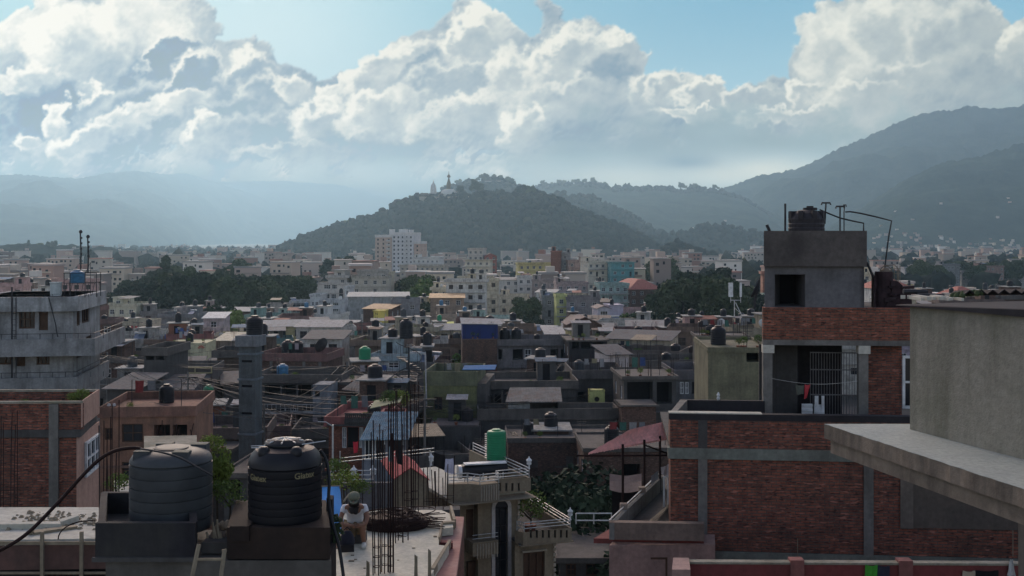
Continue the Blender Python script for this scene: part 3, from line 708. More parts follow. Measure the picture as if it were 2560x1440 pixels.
def tank_mesh(kind):
    if kind in TANKM: return TANKM[kind]
    m = MB(); r = .5; h = 1.15
    prof = [(r*.97, 0)]
    n = 6
    for i in range(n): z = .05+i*(h-.1)/n; prof += [(r, z), (r, z+(h-.1)/n*.72), (r*.965, z+(h-.1)/n*.86)]
    prof += [(r, h-.04), (r*.93, h+.06), (r*.72, h+.19), (r*.4, h+.25)]
    m.lathe(prof, n=20)
    me = bpy.data.meshes.new('tank_body'); me.from_pydata(m.v, [], m.f); me.materials.append(M[kind]); me.polygons.foreach_set('use_smooth', [len(f) == 4 for f in m.f])
    l_ = MB().lathe([(.24, 0), (.24, .07), (.2, .1), (.06, .11)], n=14); ml = bpy.data.meshes.new('lid'); ml.from_pydata(l_.v, [], l_.f); ml.materials.append(M[kind])
    TANKM[kind] = (me, ml); return TANKM[kind]
def tank(x, y, z, s=1.0, kind='tankb', label=None, group=None, sz=None):
    me, ml = tank_mesh(kind); e = bpy.data.objects.new('water_tank', None); COL.objects.link(e); e.location = (x, y, z); e.scale = (s, s, s if sz is None else sz)
    T(e, label, 'water tank', group)
    for nm, q_, zz in (('tank_body', me, 0), ('lid', ml, 1.4)):
        o = bpy.data.objects.new(nm, q_); COL.objects.link(o); o.parent = e; o.location = (0, 0, zz)
    return e
def dish(x, y, z, r, az, label, group=None, m='steel', mast=.8):
    e = bpy.data.objects.new('satellite_dish', None); COL.objects.link(e); e.location = (x, y, z); e.rotation_euler = (0, 0, az); T(e, label, 'satellite dish', group)
    d = MB(); prof = [(r*k/6, (k/6)**2*r*.28) for k in range(1, 7)]
    d.lathe(prof+[(r*(k/6)*.98, (k/6)**2*r*.28+.02) for k in range(6, 0, -1)], n=20)
    o = d.build('reflector', M[m], e); o.location = (0, 0, mast+r*.6); o.rotation_euler = (math.radians(-68), 0, 0)
    MB().tube([(0, .1, 0), (0, .1, mast*.7), (0, 0, mast+r*.6)], .03).build('mast', M['steel'], e)
    MB().tube([(0, 0, mast+r*.2), (0, r*.9, mast+r*.9)], .012).box(-.05, .05, r*.88, r*.88+.12, mast+r*.85, mast+r*.95).build('feed_arm', M['steel'], e)
def heater(x, y, z, az, label, group=None, s=1.0):
    e = bpy.data.objects.new('solar_heater', None); COL.objects.link(e); e.location = (x, y, z); e.rotation_euler = (0, 0, az); e.scale = (s, s, s); T(e, label, 'solar heater', group)
    MB().hexa([(-.9, 0, .35), (.9, 0, .35), (.9, .05, .30), (-.9, .05, .30)], [(-.9, 1.5, 1.35), (.9, 1.5, 1.35), (.9, 1.55, 1.30), (-.9, 1.55, 1.30)]).build('panel', M['panel'], e)
    MB().tube([(-1.0, 1.62, 1.5), (1.0, 1.62, 1.5)], .22, 12).build('tank', M['rail'], e)
    m = MB()
    for s_ in (-.8, .8): m.tube([(s_, 1.6, 0), (s_, 1.6, 1.4)], .025, 5).tube([(s_, .05, 0), (s_, .05, .4)], .025, 5)
    m.build('stand', M['steel'], e)
M['panel'] = plain('solar_panel', (.10, .13, .18), .12, .2, .2, 2, .7)
def rebars(t, spots, h=1.3, r=.012, nm='rebar'):
    for (u, v, w) in spots:
        m = MB()
        for a, b in ((-.1, -.1), (.1, -.1), (.1, .1), (-.1, .1)):
            m.tube([(u+a, v+b, w), (u+a+R.uniform(-.03, .03), v+b+R.uniform(-.03, .03), w+h*R.uniform(.8, 1.15))], r, 4)
        m.build(nm, M['rust'], t)
PAL = [('red brick', (.20, .075, .05), 'brick2', 7), ('dark brick', (.13, .06, .05), 'brick2', 4), ('grey', (.20, .19, .175), 'paint', 5), ('brown', (.20, .145, .11), 'paint', 7), ('cream', (.42, .37, .27), 'paint', 6),
  ('pale yellow', (.45, .40, .20), 'paint', 2), ('mint green', (.26, .33, .29), 'paint', 1.5), ('dusty pink', (.36, .24, .22), 'paint', 4), ('off-white', (.46, .45, .41), 'paint', 6), ('lilac', (.36, .31, .37), 'paint', .5), ('teal', (.12, .22, .21), 'paint', .3), ('terracotta', (.30, .13, .08), 'paint', 2)]
NUMW = {1: 'one', 2: 'two', 3: 'three', 4: 'four', 5: 'five', 6: 'six', 7: 'seven', 8: 'eight'}
def YM(Y):
    """distance of a building judged from its storey height in the photo"""
    return float(np.interp(Y, [0, 30, 36, 46, 50, 58, 62, 66, 76, 80, 86, 97, 120, 150, 190, 230, 300, 400, 500, 600, 9000], [0, 30, 62, 82, 88, 100, 108, 114, 125, 130, 138, 150, 175, 205, 245, 290, 365, 440, 520, 610, 9000]))
CLEAR = []       # (x0, x1, lowest visible row, distance, footprint) of the buildings and trees that must stay in view
CLUT = []; BARE = []
def house(x0, x1, yt, Y, D=9.0, a=0.0, col=(.2, .2, .2), mat='paint', lvl=1, yb=None, label=None, rows=None, roof='flat', name='house', cat='house', par=.9, wfm='frame', side=True, group=None,
          head=None, auto=True, extras=True, rng=None, floor=2.95, sidewin=True, z0=0.0, roofcol=None, ledge=.25, balc=None, wpat=None):
    g = rng or R
    t = Fr(name, px(x0, Y), Y, z0, a, label, cat, group); Wd = t.u(x1); H = t.w(yt)
    if Y < 215: D = min(D, 6.8)
    if roofcol is None: roofcol = (.13, .13, .13) if Y < 160 else g.choice([(.20, .20, .20), (.30, .30, .30), (.16, .13, .11), (.24, .25, .26), (.38, .37, .35)])
    if yb: CLEAR.append((x0, x1, yb, Y, Wd, D))
    Hs = H-par if roof == 'flat' else H
    nst = max(1, int(round(Hs/floor)))
    ops = []; wins = []
    if rows:
        for ra, rb, xs in rows:
            for k_ in xs:
                xa, xb = k_[:2]; kind = k_[2] if len(k_) > 2 else 'w'
                u0, u1 = t.u(xa), t.u(xb); w1, w0 = t.w(ra, u0), t.w(rb, u0)
                if kind == 'v': ops.append((u0, u1, w0, w1, 1.6, 1))
                elif kind == 'd': ops.append((u0, u1, w0, w1, .25, 1))
                else: ops.append((u0, u1, w0, w1, .22, 1)); wins.append((u0, u1, w0, w1, kind))
    elif auto:
        nw = max(1, int(Wd/2.6)); pitch = Wd/nw; ww = min(1.25, pitch*.5)
        for s in range(nst):
            if lvl == 1 and s > 4: continue
            z = Hs-(s+1)*floor+.95
            if z < z0+.4: continue
            for i in range(nw):
                if g.random() < .12: continue
                k = g.random(); c = pitch*(i+.5)
                if k < .12 and s > 0: ops.append((c-.45, c+.45, z-.9, z+1.15, .22, 1))
                else: ops.append((c-ww/2, c+ww/2, z, z+1.25, .22, 1)); wins.append((c-ww/2, c+ww/2, z, z+1.25, 'w'))
    ops.sort()
    good = []
    for o in ops:
        if o[0] < .05 or o[1] > Wd-.05 or o[2] < -.2 or o[3] > Hs+par-.05: continue
        good.append(o)
    wm = MB(); facade(wm, Wd, -.5, Hs, good, front(t))
    sideops = []
    vis_left = (x0+x1)/2 > 1280 - 200*0
    sd_ = leftf(t, D) if (t.s*1.0 > 0.02 or (abs(t.s) <= .02 and x0 > 1280)) else rightf(t, Wd)
    if sidewin:
        for s in range(min(nst, 3)):
            z = Hs-(s+1)*floor+.95
            if z < .4: continue
            for i in range(max(1, int(D/3.2))):
                c = D/max(1, int(D/3.2))*(i+.5)
                if g.random() < .35: continue
                sideops.append((c-.5, c+.5, z, z+1.2, .2, 1))
    facade(wm, D, -.5, Hs, sideops, sd_)
    oth = rightf(t, Wd) if sd_(0, 0, 0) == (0, D, 0) else leftf(t, D)
    facade(wm, D, -.5, Hs, [], oth); wm.add([(0, D, -.5), (Wd, D, -.5), (Wd, D, Hs), (0, D, Hs)], [(3, 2, 1, 0)])
    wm.build('wall', [M[mat], M['void']], t, color=col)
    sp = lvl >= 2
    for (u0, u1, w0, w1, kd) in wins:
        if u0 < .05 or u1 > Wd-.05: continue
        wd = u1-u0
        window(t, front(t), u0, u1, w0, w1, .1, {'w': wfm, 'b': 'wood', 'x': 'frame'}.get(kd, wfm), nv=1 if wd < 1.6 else 2, nh=1, fw=.07 if lvl >= 1 else .1, split=sp)
    for o in sideops: window(t, sd_, *o[:4], .1, wfm, nv=1, nh=1, fw=.07, split=sp)
    if auto and rows is None and nst > 1 and g.random() < .5:
        hd_ = MB()
        for (u0, u1, w0, w1, kd) in wins: hd_.box(u0-.15, u1+.15, -.35, -.001, w1+.06, w1+.13)
        if hd_.v: hd_.build('window_hoods', M['paint'], t, color=(.24, .23, .21))['kind'] = 'stuff'
    sl = MB()
    dk = (col[0]*.75, col[1]*.75, col[2]*.75)
    if roof == 'flat':
        e_ = ledge
        sl.box(-e_, Wd+e_, -e_, D+e_, Hs, Hs+.14)
        th = .12
        sl.box(-e_+.02, Wd+e_-.02, -e_+.02, -e_+.02+th, Hs+.14, Hs+par).box(-e_+.02, Wd+e_-.02, D+e_-.02-th, D+e_-.02, Hs+.14, Hs+par)
        sl.box(-e_+.02, -e_+.02+th, -e_+.02+th, D+e_-.02-th, Hs+.14, Hs+par-.01).box(Wd+e_-.02-th, Wd+e_-.02, -e_+.02+th, D+e_-.02-th, Hs+.14, Hs+par-.01)
        sl.build('roof', M['paint'], t, color=(max(.11, col[0]*.9), max(.10, col[1]*.9), max(.09, col[2]*.9)))
        bands = MB()
        for s in range(1, min(nst, 4)): 
            z = Hs-s*floor; bands.box(-e_*.8, Wd+e_*.8, -e_*.8, .02, z-.1, z+.05)
        if bands.v and e_ > .05: bands.build('ledge', M['paint'], t, color=(col[0]*.7+.03, col[1]*.7+.03, col[2]*.7+.03))
    elif roof == 'tin':
        k_ = .8
        sl.hexa([(-.4, -.5, Hs), (Wd+.4, -.5, Hs), (Wd+.4, D+.4, Hs+k_), (-.4, D+.4, Hs+k_)], [(-.4, -.5, Hs+.07), (Wd+.4, -.5, Hs+.07), (Wd+.4, D+.4, Hs+k_+.07), (-.4, D+.4, Hs+k_+.07)]).build('roof', M['tin'], t, color=roofcol)
        MB().ext([(0, Hs-.01), (Wd, Hs-.01), (Wd, Hs+k_*.95), (0, Hs+k_*.95)], D-.1, D-.02).build('gable_wall', M[mat], t, color=col)
    elif roof == 'gable':
        k_ = Wd*.22
        sl.add([(-.4, -.5, Hs-.05), (Wd+.4, -.5, Hs-.05), (Wd/2, -.5, Hs+k_), (-.4, D+.4, Hs-.05), (Wd+.4, D+.4, Hs-.05), (Wd/2, D+.4, Hs+k_),
            (-.4, -.5, Hs+.05), (Wd+.4, -.5, Hs+.05), (Wd/2, -.5, Hs+k_+.12), (-.4, D+.4, Hs+.05), (Wd+.4, D+.4, Hs+.05), (Wd/2, D+.4, Hs+k_+.12)],
            [(0, 2, 5, 3), (1, 4, 5, 2), (6, 9, 11, 8), (7, 8, 11, 10), (0, 6, 8, 2), (2, 8, 7, 1), (0, 3, 9, 6), (1, 7, 10, 4), (3, 5, 11, 9), (5, 4, 10, 11)]).build('roof', M['tin'], t, color=(.2, .16, .15))
        MB().ext([(.02, Hs), (Wd-.02, Hs), (Wd/2, Hs+k_-.1)], .02, D-.02).build('gable_wall', M[mat], t, color=col)
    elif roof == 'hip':
        k_ = min(Wd, D)*.28; q_ = min(Wd, D)*.42
        sl.hexa([(-.5, -.5, Hs), (Wd+.5, -.5, Hs), (Wd+.5, D+.5, Hs), (-.5, D+.5, Hs)], [(q_, q_, Hs+k_), (Wd-q_, q_, Hs+k_), (Wd-q_, D-q_, Hs+k_), (q_, D-q_, Hs+k_)]).build('roof', M['tin'], t, color=(.36, .14, .11))
    if balc:
        for s in balc:
            z = Hs-s*floor; b = MB().box(.1, Wd-.1, -1.1, -.01, z-.12, z).box(.1, Wd-.1, -1.1, -1.02, z, z+.25)
            b.box(.1, Wd-.1, -1.1, -1.04, z+.85, z+.92)
            for i in range(int(Wd/.45)+1): b.box(.12+i*.45, .17+i*.45, -1.09, -1.04, z+.25, z+.85)
            b.build('balcony', M['paint'], t, color=(.42, .42, .4))
    if roof == 'flat' and extras:
        hd = head if head is not None else g.random() < .6
        top = Hs+.14
        if hd:
            hw = min(2.8, Wd*.4); hu = g.choice([.1, Wd-hw-.1]); hh_ = 2.3
            if D < 5.2: hh_ = 2.0
            m = MB(); facade(m, hw, 0, hh_, [(hw*.3, hw*.3+.85, .0, 1.9, .15, 1)] , lambda a_, d_, b_: (hu+a_, D*.45+d_, top+b_))
            m.add([(hu, D*.45, top), (hu, D-.3, top), (hu, D-.3, top+hh_), (hu, D*.45, top+hh_)], [(3, 2, 1, 0)]).add([(hu+hw, D*.45, top), (hu+hw, D-.3, top), (hu+hw, D-.3, top+hh_), (hu+hw, D*.45, top+hh_)], [(0, 1, 2, 3)])
            m.add([(hu, D-.3, top), (hu+hw, D-.3, top), (hu+hw, D-.3, top+hh_), (hu, D-.3, top+hh_)], [(3, 2, 1, 0)])
            m.build('stair_room', [M[mat], M['void']], t, color=col)
            MB().box(hu-.3, hu+hw+.3, D*.45-.4, D, top+hh_, top+hh_+.12).build('stair_roof', M['paint'], t, color=(.3, .3, .28))
            if Y < 460: CLUT.append(('tank', t.world(hu+hw*.5, D*.7, top+hh_+.12), Y, x0, label))
        elif Y < 340 and g.random() < .6: CLUT.append(('tank', t.world(g.uniform(.8, max(.9, Wd-.8)), D*.5, top), Y, x0, label))
        if Y < 340 and Wd > 4 and g.random() < .45: rebars(t, [(u_, .1, top+par-.1) for u_ in (.15, Wd*.5, Wd-.15)], 1.2, .02 if Y > 100 else .012)
        if Y < 380 and g.random() < .3: CLUT.append((g.choice(['dish', 'heater', 'heater']), t.world(g.uniform(1, max(1.1, Wd-1)), 1.6, top), Y, x0, label))
        if g.random() < .22 and Wd > 5:
            u0 = g.uniform(.3, Wd*.4); u1 = u0+g.uniform(2.5, Wd*.5)
            MB().hexa([(u0, D*.2, top+1.9), (u1, D*.2, top+1.9), (u1, D*.75, top+2.3), (u0, D*.75, top+2.3)], [(u0, D*.2, top+1.96), (u1, D*.2, top+1.96), (u1, D*.75, top+2.36), (u0, D*.75, top+2.36)]).build('tin_canopy', M['tin'], t, color=g.choice([(.3, .3, .3), (.2, .2, .2), (.30, .25, .18), (.22, .09, .07), (.09, .15, .22)]))
            for uu in (u0+.1, u1-.1):
                MB().tube([(uu, D*.2+.1, top), (uu, D*.2+.1, top+1.9)], .04, 5).build('canopy_post', M['steel'], t)
                MB().tube([(uu, D*.75-.1, top), (uu, D*.75-.1, top+2.3)], .04, 5).build('canopy_post', M['steel'], t)
    t.W, t.H, t.D, t.Hs, t.top = Wd, H, D, Hs, Hs+.14
    if roof == 'flat' and Y < 215 and Wd > 3 and D > 3: BARE.append((t, Y, x0, x1))
    return t
# ================================================================ THE CITY: buildings one can pick out, far to near
def hs(x0, x1, yt, Y, *a, **k): return house(x0, x1, yt, YM(Y), *a, **k)
# the pale apartment tower
Y = 800.0
t = Fr('apartment_tower', px(938, Y), Y, 0, -14, 'tall white and pink apartment tower standing above the city left of the hill', 'apartment building')
CLEAR.append((936, 1052, 660, Y, 34, 22))
def block(t, nm, u0, u1, v0, v1, yt, col, nw, nf, lw=1.3, fl=3.0, bal=()):
    H = t.w(yt); m = MB(); ops = []; W_ = u1-u0; pit = W_/nw
    for s in range(nf):
        for i in range(nw): c = pit*(i+.5); z = H-2-s*fl-1.4; ops.append((c-lw/2, c+lw/2, z, z+1.4, .3, 1))
    facade(m, W_, 0, H, ops, lambda a, d, b: (u0+a, v0+d, b))
    nd = max(1, int((v1-v0)/6)); so = []
    for s in range(nf):
        for i in range(nd): c = (v1-v0)/nd*(i+.5); z = H-2-s*fl-1.4; so.append((c-.6, c+.6, z, z+1.4, .3, 1))
    facade(m, v1-v0, 0, H, so, lambda a, d, b: (u0+d, v1-a, b)); facade(m, v1-v0, 0, H, so, lambda a, d, b: (u1-d, v0+a, b))
    m.add([(u0, v0, H), (u1, v0, H), (u1, v1, H), (u0, v1, H)], [(0, 1, 2, 3)]); m.add([(u0, v1, 0), (u1, v1, 0), (u1, v1, H), (u0, v1, H)], [(3, 2, 1, 0)])
    m.build(nm, [M['clean'], M['void']], t, color=col)
    MB().box(u0-.2, u1+.2, v0-.2, v0, H-1.0, H+.9).box(u0-.2, u0, v0, v1, H-1.0, H+.88).box(u1, u1+.2, v0, v1, H-1.0, H+.88).build('parapet', M['clean'], t, color=(.62, .6, .56))
    for i in bal:
        for s in range(nf):
            c = pit*(i+.5); z = H-2-s*fl-1.7
            MB().box(u0+c-1.5, u0+c+1.5, v0-1.2, v0-.01, z-.2, z).box(u0+c-1.5, u0+c+1.5, v0-1.2, v0-1.1, z, z+.9).build('balcony', M['clean'], t, color=(.5, .49, .47))
block(t, 'wall', 0, 12.5, 0, 18, 590, (.50, .38, .30), 3, 9, bal=(2,))
block(t, 'wall', 12.5, 28.5, 1.2, 19, 584, (.60, .59, .58), 5, 9, bal=(3,))
block(t, 'wall', 28.5, 33.5, 3.5, 18, 606, (.50, .36, .28), 1, 7)
MB().box(9, 12, 5, 9, t.w(592), t.w(592)+5.5).box(16, 21, 6, 12, t.w(584), t.w(584)+3.2).box(24, 26.5, 5, 9, t.w(584), t.w(584)+2.8).build('stair_room', M['clean'], t, color=(.6, .6, .58))
# far row under the hill
cr = (.50, .46, .38); wh = (.55, .55, .52)
hs(1030, 1098, 643, 640, 14, -8, wh, 'clean', yb=668, label='white house with gabled dormers right of the apartment tower', floor=3.2, balc=[1])
hs(1000, 1112, 662, 600, 12, -4, (.48, .44, .36), 'clean', yb=684, label='wide cream house with overhanging eaves below the apartment tower', ledge=1.0, head=False)
t1 = hs(1163, 1225, 648, 540, 12, -10, (.56, .52, .42), 'clean', yb=695, label='three storey cream house with wide eaves standing alone under the hill', ledge=1.3, head=False, par=.4, floor=3.4)
hs(1170, 1208, 620, 552, 8, -10, (.5, .46, .4), 'clean', label='narrow cream penthouse behind the wide-eaved cream house', extras=False)
hs(1212, 1242, 640, 545, 9, 5, (.34, .12, .10), 'paint', yb=680, label='pinkish red roofed house tight against the cream house with wide eaves', roof='gable')
hs(1297, 1388, 657, 500, 9, 9, (.55, .48, .20), 'clean', yb=683, label='long low yellow building with a flat pale roof', head=False)
hs(1377, 1402, 627, 475, 7, -6, (.34, .15, .10), 'brick3', yb=690, label='narrow bare brick tower house at the foot of the hill', auto=False, par=.5)
hs(1402, 1424, 631, 480, 9, -6, (.27, .26, .25), yb=680, label='narrow grey tower house joined to the bare brick tower house')
hs(1422, 1470, 650, 470, 9, 6, (.33, .24, .2), yb=690, label='dusty pink house between the grey tower house and the cream corner house')
hs(1470, 1530, 652, 440, 10, 16, (.56, .52, .42), 'clean', yb=712, label='cream corner house with a curved white end wall', balc=[1])
hs(1528, 1586, 655, 430, 9, 5, (.10, .27, .28), 'clean', yb=720, label='teal three storey house under a bright white roof slab', ledge=.6, head=False, par=.3)
hs(1245, 1298, 700, 400, 9, 8, (.52, .50, .45), 'clean', yb=735, label='cream house with a lean-to roof left of the white block', roof='tin')
hs(1294, 1330, 690, 398, 9, 4, (.58, .57, .53), 'clean', yb=740, label='plain white block with two windows near the city centre', head=False)
hs(1330, 1392, 698, 380, 9, -5, (.33, .28, .26), yb=735, label='grey brown house right of the plain white block')
hs(1392, 1470, 705, 350, 9, 5, (.36, .28, .27), yb=740, label='dusty pink house row end with a roof terrace above the mint house', balc=[1])
hs(1500, 1572, 708, 330, 9, 8, (.28, .40, .37), 'paint', yb=760, label='pale mint house with two balconies below the teal house', balc=[1, 2], head=False)
hs(1574, 1655, 724, 330, 22, 14, (.17, .075, .06), 'brick2', yb=775, label='dark red walled hall with a pink hipped roof and white window posts', roof='hip', name='hall', cat='hall')
hs(1355, 1392, 738, 285, 8, 4, (.24, .25, .26), yb=830, label='tall grey house with open window bays left of the yellow balconies', floor=3.0)
t1 = hs(1391, 1416, 736, 275, 7, 4, (.52, .55, .22), 'clean', yb=795, label='narrow house front with stacked bright yellow balconies', balc=[1, 2, 3], extras=False)
hs(1416, 1500, 742, 270, 10, -4, (.24, .22, .22), yb=800, label='grey brown terrace house right of the yellow balconies')
t1 = hs(1524, 1558, 762, 225, 8, 6, (.48, .43, .50), 'clean', yb=805, label='plain lilac house wall with a black tank on top', auto=False, extras=False, par=.3)
CLUT.append(('tank', t1.world(1.0, 2, t1.top), 225, 1530, 'x'))
hs(1494, 1525, 772, 222, 8, 6, (.50, .46, .50), 'clean', yb=805, label='lilac house bay with a white barred window and red awnings', rows=[(778, 795, [(1501, 1519, 'x')])], extras=False, roof='gable')
# centre left complex
t1 = hs(796, 880, 706, 330, 12, -6, (.50, .47, .42), 'clean', yb=770, label='big cream block with a tall arched stair window in the centre left', rows=[(712, 722, [(810, 826), (830, 842)]), (735, 746, [(806, 824), (828, 840)]), (755, 765, [(806, 824), (828, 840)])], head=False)
MB().ext([(t1.u(848), t1.w(762)), (t1.u(858), t1.w(762)), (t1.u(858), t1.w(728))]+[(t1.u(853)+math.cos(k*math.pi/8)*(t1.u(858)-t1.u(853)), t1.w(728)+math.sin(k*math.pi/8)*1.1) for k in range(1, 8)]+[(t1.u(848), t1.w(728))], -.12, -.02).build('arched_window', M['glass'], t1)
hs(820, 868, 688, 333, 10, -6, (.46, .44, .40), 'clean', label='set-back upper storey on the cream block with the arched window', head=False, ledge=.8)
hs(835, 862, 674, 336, 8, -6, (.46, .44, .40), 'clean', label='small pavilion crowning the cream block with the arched window', extras=False, ledge=.9, par=.3)
hs(880, 972, 690, 328, 12, 2, (.43, .40, .33), 'clean', yb=735, label='long cream wing with rows of windows beside the arched block', head=False)
hs(893, 968, 675, 334, 8, 2, (.36, .34, .30), label='top floor pergola storey of the long cream wing', extras=False)
t1 = hs(870, 1022, 742, 265, 12, 6, (.30, .31, .30), 'paint', yb=790, label='long grey shed under a wide tin roof in the centre left', roof='tin', roofcol=(.33, .34, .34), auto=False)
hs(725, 770, 752, 300, 10, 4, (.44, .46, .46), 'clean', yb=790, label='pale grey house with wide dark windows left of the white grid block', head=False, rows=[(757, 767, [(728, 764)]), (773, 784, [(728, 764)])])
hs(775, 800, 735, 296, 10, -3, (.52, .54, .53), 'clean', yb=795, label='narrow white stair block with a grid of small openings', rows=[(755, 763, [(779, 785), (788, 795)]), (768, 776, [(779, 785), (788, 795)])], extras=False)
hs(800, 862, 750, 292, 10, -3, (.50, .52, .52), 'clean', yb=805, label='white block with framed double windows below the arched building', rows=[(755, 764, [(810, 826), (832, 846)]), (772, 782, [(810, 826), (832, 846)])], head=False)
hs(862, 874, 715, 300, 8, -3, (.52, .53, .52), 'clean', yb=800, label='slim white stair tower at the corner of the arched building', extras=False)
hs(668, 724, 760, 290, 10, 5, (.40, .36, .31), yb=790, label='beige house with overhanging roof left of the pale grey house')
hs(612, 690, 787, 235, 10, -5, (.24, .36, .32), yb=818, label='mint green house with a line of small windows', head=True)
hs(697, 776, 790, 205, 10, 6, (.26, .16, .14), 'brick2', yb=822, label='wide reddish brown house wall below the mint green house', auto=False)
hs(780, 850, 785, 212, 10, -4, (.52, .53, .51), 'clean', yb=818, label='small white house with tin awnings right of the reddish brown wall')
t1 = hs(908, 975, 772, 232, 9, -12, (.24, .16, .13), 'brick2', yb=815, label='brick hall with a tin roof tinted sunlit ochre and one bright yellow end', roof='tin', roofcol=(.48, .33, .2), auto=False)  # warm roof colour paints in the sunlight on the tin
t1 = hs(934, 961, 776, 226, 8, -4, (.62, .52, .13), 'clean', yb=818, label='bright yellow wall painted with tall black letters', auto=False, extras=False, par=.2)
def glyph(t, x, y, s, ch, m, v=-.03, fnt=.0):
    """lettering on a wall"""
    cu = bpy.data.curves.new('lettering', 'FONT'); cu.body = ch; cu.size = s; cu.extrude = .01
    o = bpy.data.objects.new('lettering', cu); COL.objects.link(o); o.rotation_euler = (math.pi/2, 0, 0)
    dg = bpy.context.evaluated_depsgraph_get(); me = bpy.data.meshes.new_from_object(o.evaluated_get(dg)); bpy.data.objects.remove(o)
    me.materials.clear(); me.materials.append(m)
    q = bpy.data.objects.new('lettering', me); COL.objects.link(q); q.parent = t.o if isinstance(t, Fr) else t; q.rotation_euler = (math.pi/2, 0, 0); q.location = (x, v, y); return q
for i, ch in enumerate('NUF'): glyph(t1, .35+.12*i, t1.w(788+i*10), 1.0, ch, M['black'])
hs(978, 1048, 748, 240, 9, 3, (.24, .24, .25), 'paint', yb=820, label='grey slab of a house with small high windows beside the yellow wall')
t1 = hs(1076, 1160, 745, 245, 9, 3, (.30, .22, .16), yb=800, label='brown house with a bright orange edged tin roof', roof='tin', roofcol=(.55, .38, .22))
hs(1093, 1140, 785, 190, 8, 4, (.40, .32, .25), yb=830, label='house front with a yellow awning over its terrace', balc=[1])
MB().hexa([(px(1096, 240), 239, pz(812, 240)), (px(1134, 240), 239, pz(812, 240)), (px(1134, 240), 242, pz(806, 240)), (px(1096, 240), 242, pz(806, 240))],
   [(px(1096, 240), 239, pz(812, 240)+.05), (px(1134, 240), 239, pz(812, 240)+.05), (px(1134, 240), 242, pz(806, 240)+.05), (px(1096, 240), 242, pz(806, 240)+.05)]).build('awning', M['colour'], t1, color=(.6, .6, .2)).matrix_parent_inverse = t1.o.matrix_basis.inverted()
# left middle distance
t1 = hs(268, 340, 758, 232, 10, -9, (.56, .54, .40), 'clean', yb=802, label='pale cream apartment house with balconies in front of the tree clump', head=False, balc=[2])
hs(282, 308, 742, 236, 6, -9, (.56, .54, .42), 'clean', label='roof room with a tank on the pale cream apartment house', extras=False, par=.3)
hs(402, 488, 785, 214, 10, 4, (.20, .205, .21), yb=832, label='wide grey house with a thin roof slab near the left tree clump', ledge=.8)
hs(446, 482, 768, 220, 8, 4, (.36, .33, .31), label='small roof room on the wide grey house', extras=False)
hs(508, 560, 796, 192, 9, 6, (.42, .36, .36), yb=840, label='pink and white house under a bright white tin roof', roof='tin', roofcol=(.5, .5, .5))
hs(505, 535, 768, 250, 9, 2, (.36, .28, .25), yb=790, label='small pinkish house at the edge of the left trees')
t1 = hs(540, 592, 852, 120, 6, -3, (.22, .19, .17), yb=880, label='low shed with a glaring cream tin roof left of the slender tower', roof='tin', roofcol=(.55, .50, .38), auto=False)
t1 = hs(418, 515, 858, 112, 9, 3, (.55, .52, .33), 'paint', yb=925, label='blank pale yellow wall with a faded red leaf emblem', auto=False, extras=False, par=.25, ledge=.05, rng=random.Random(3))
m = MB()
for k in range(5):
    a_ = math.radians(20+k*36); m.ext([(math.cos(a_)*.1, math.sin(a_)*.1), (math.cos(a_-.25)*.42, math.sin(a_-.25)*.42), (math.cos(a_)*.6, math.sin(a_)*.6), (math.cos(a_+.25)*.42, math.sin(a_+.25)*.42)], -.03, -.01)
m.build('emblem', M['colour'], t1, color=(.45, .10, .07), loc=(t1.u(503), 0, t1.w(872)))
house(360, 415, 868, 118, 8, -3, (.08, .07, .07), 'dark', yb=905, label='dark half built house frame left of the blank yellow wall', rows=[(872, 900, [(365, 385, 'v'), (390, 410, 'v')])], rng=random.Random(4))
t1 = hs(365, 530, 918, 80, 7, 4, (.13, .12, .11), 'paint', 2, yb=968, label='house with a yellow framed roof balustrade and long tin eaves', rows=[(950, 962, [(385, 420, 'v'), (440, 470, 'v'), (480, 510)])], head=False, extras=False, par=.75, ledge=.15, rng=random.Random(5))
m = MB(); z = t1.top
for i in range(5): m.box(t1.W*i/4-.05, t1.W*i/4+.08, -.42, -.3, z-.1, z+.62)
m.box(-.1, t1.W+.1, -.45, -.28, z+.5, z+.66).box(-.1, t1.W+.1, -.45, -.28, z-.14, z)
m.build('balustrade', M['clean'], t1, color=(.42, .37, .20))
m = MB().hexa([(-.2, -1.3, t1.w(945)), (t1.W, -1.3, t1.w(945)), (t1.W, -.02, t1.w(937)), (-.2, -.02, t1.w(937))], [(-.2, -1.3, t1.w(945)+.06), (t1.W, -1.3, t1.w(945)+.06), (t1.W, -.02, t1.w(937)+.06), (-.2, -.02, t1.w(937)+.06)])
m.build('tin_eaves', M['tin'], t1, color=(.12, .12, .115))
t1 = hs(370, 478, 975, 66, 6, 5, (.10, .10, .11), 'paint', 2, yb=1005, label='grey tin roofed shed above the peach coloured house', roof='tin', rng=random.Random(6), rows=[(985, 1003, [(380, 405, 'v'), (420, 460, 'v')])])
t1 = hs(268, 345, 972, 62, 6, -6, (.12, .11, .11), 'dark', 2, yb=1000, label='low shed with a sagging green edged roof on the left', roof='tin', rng=random.Random(7), auto=False)
hs(235, 360, 890, 92, 9, -4, (.13, .105, .095), 'brick2', 2, yb=960, label='old brick house with a white roof rail right of the big white building', rng=random.Random(8))
hs(1020, 1080, 905, 84, 8, 3, (.12, .12, .12), 'paint', 2, yb=930, label='dark narrow house behind the spiral stair', rng=random.Random(31))
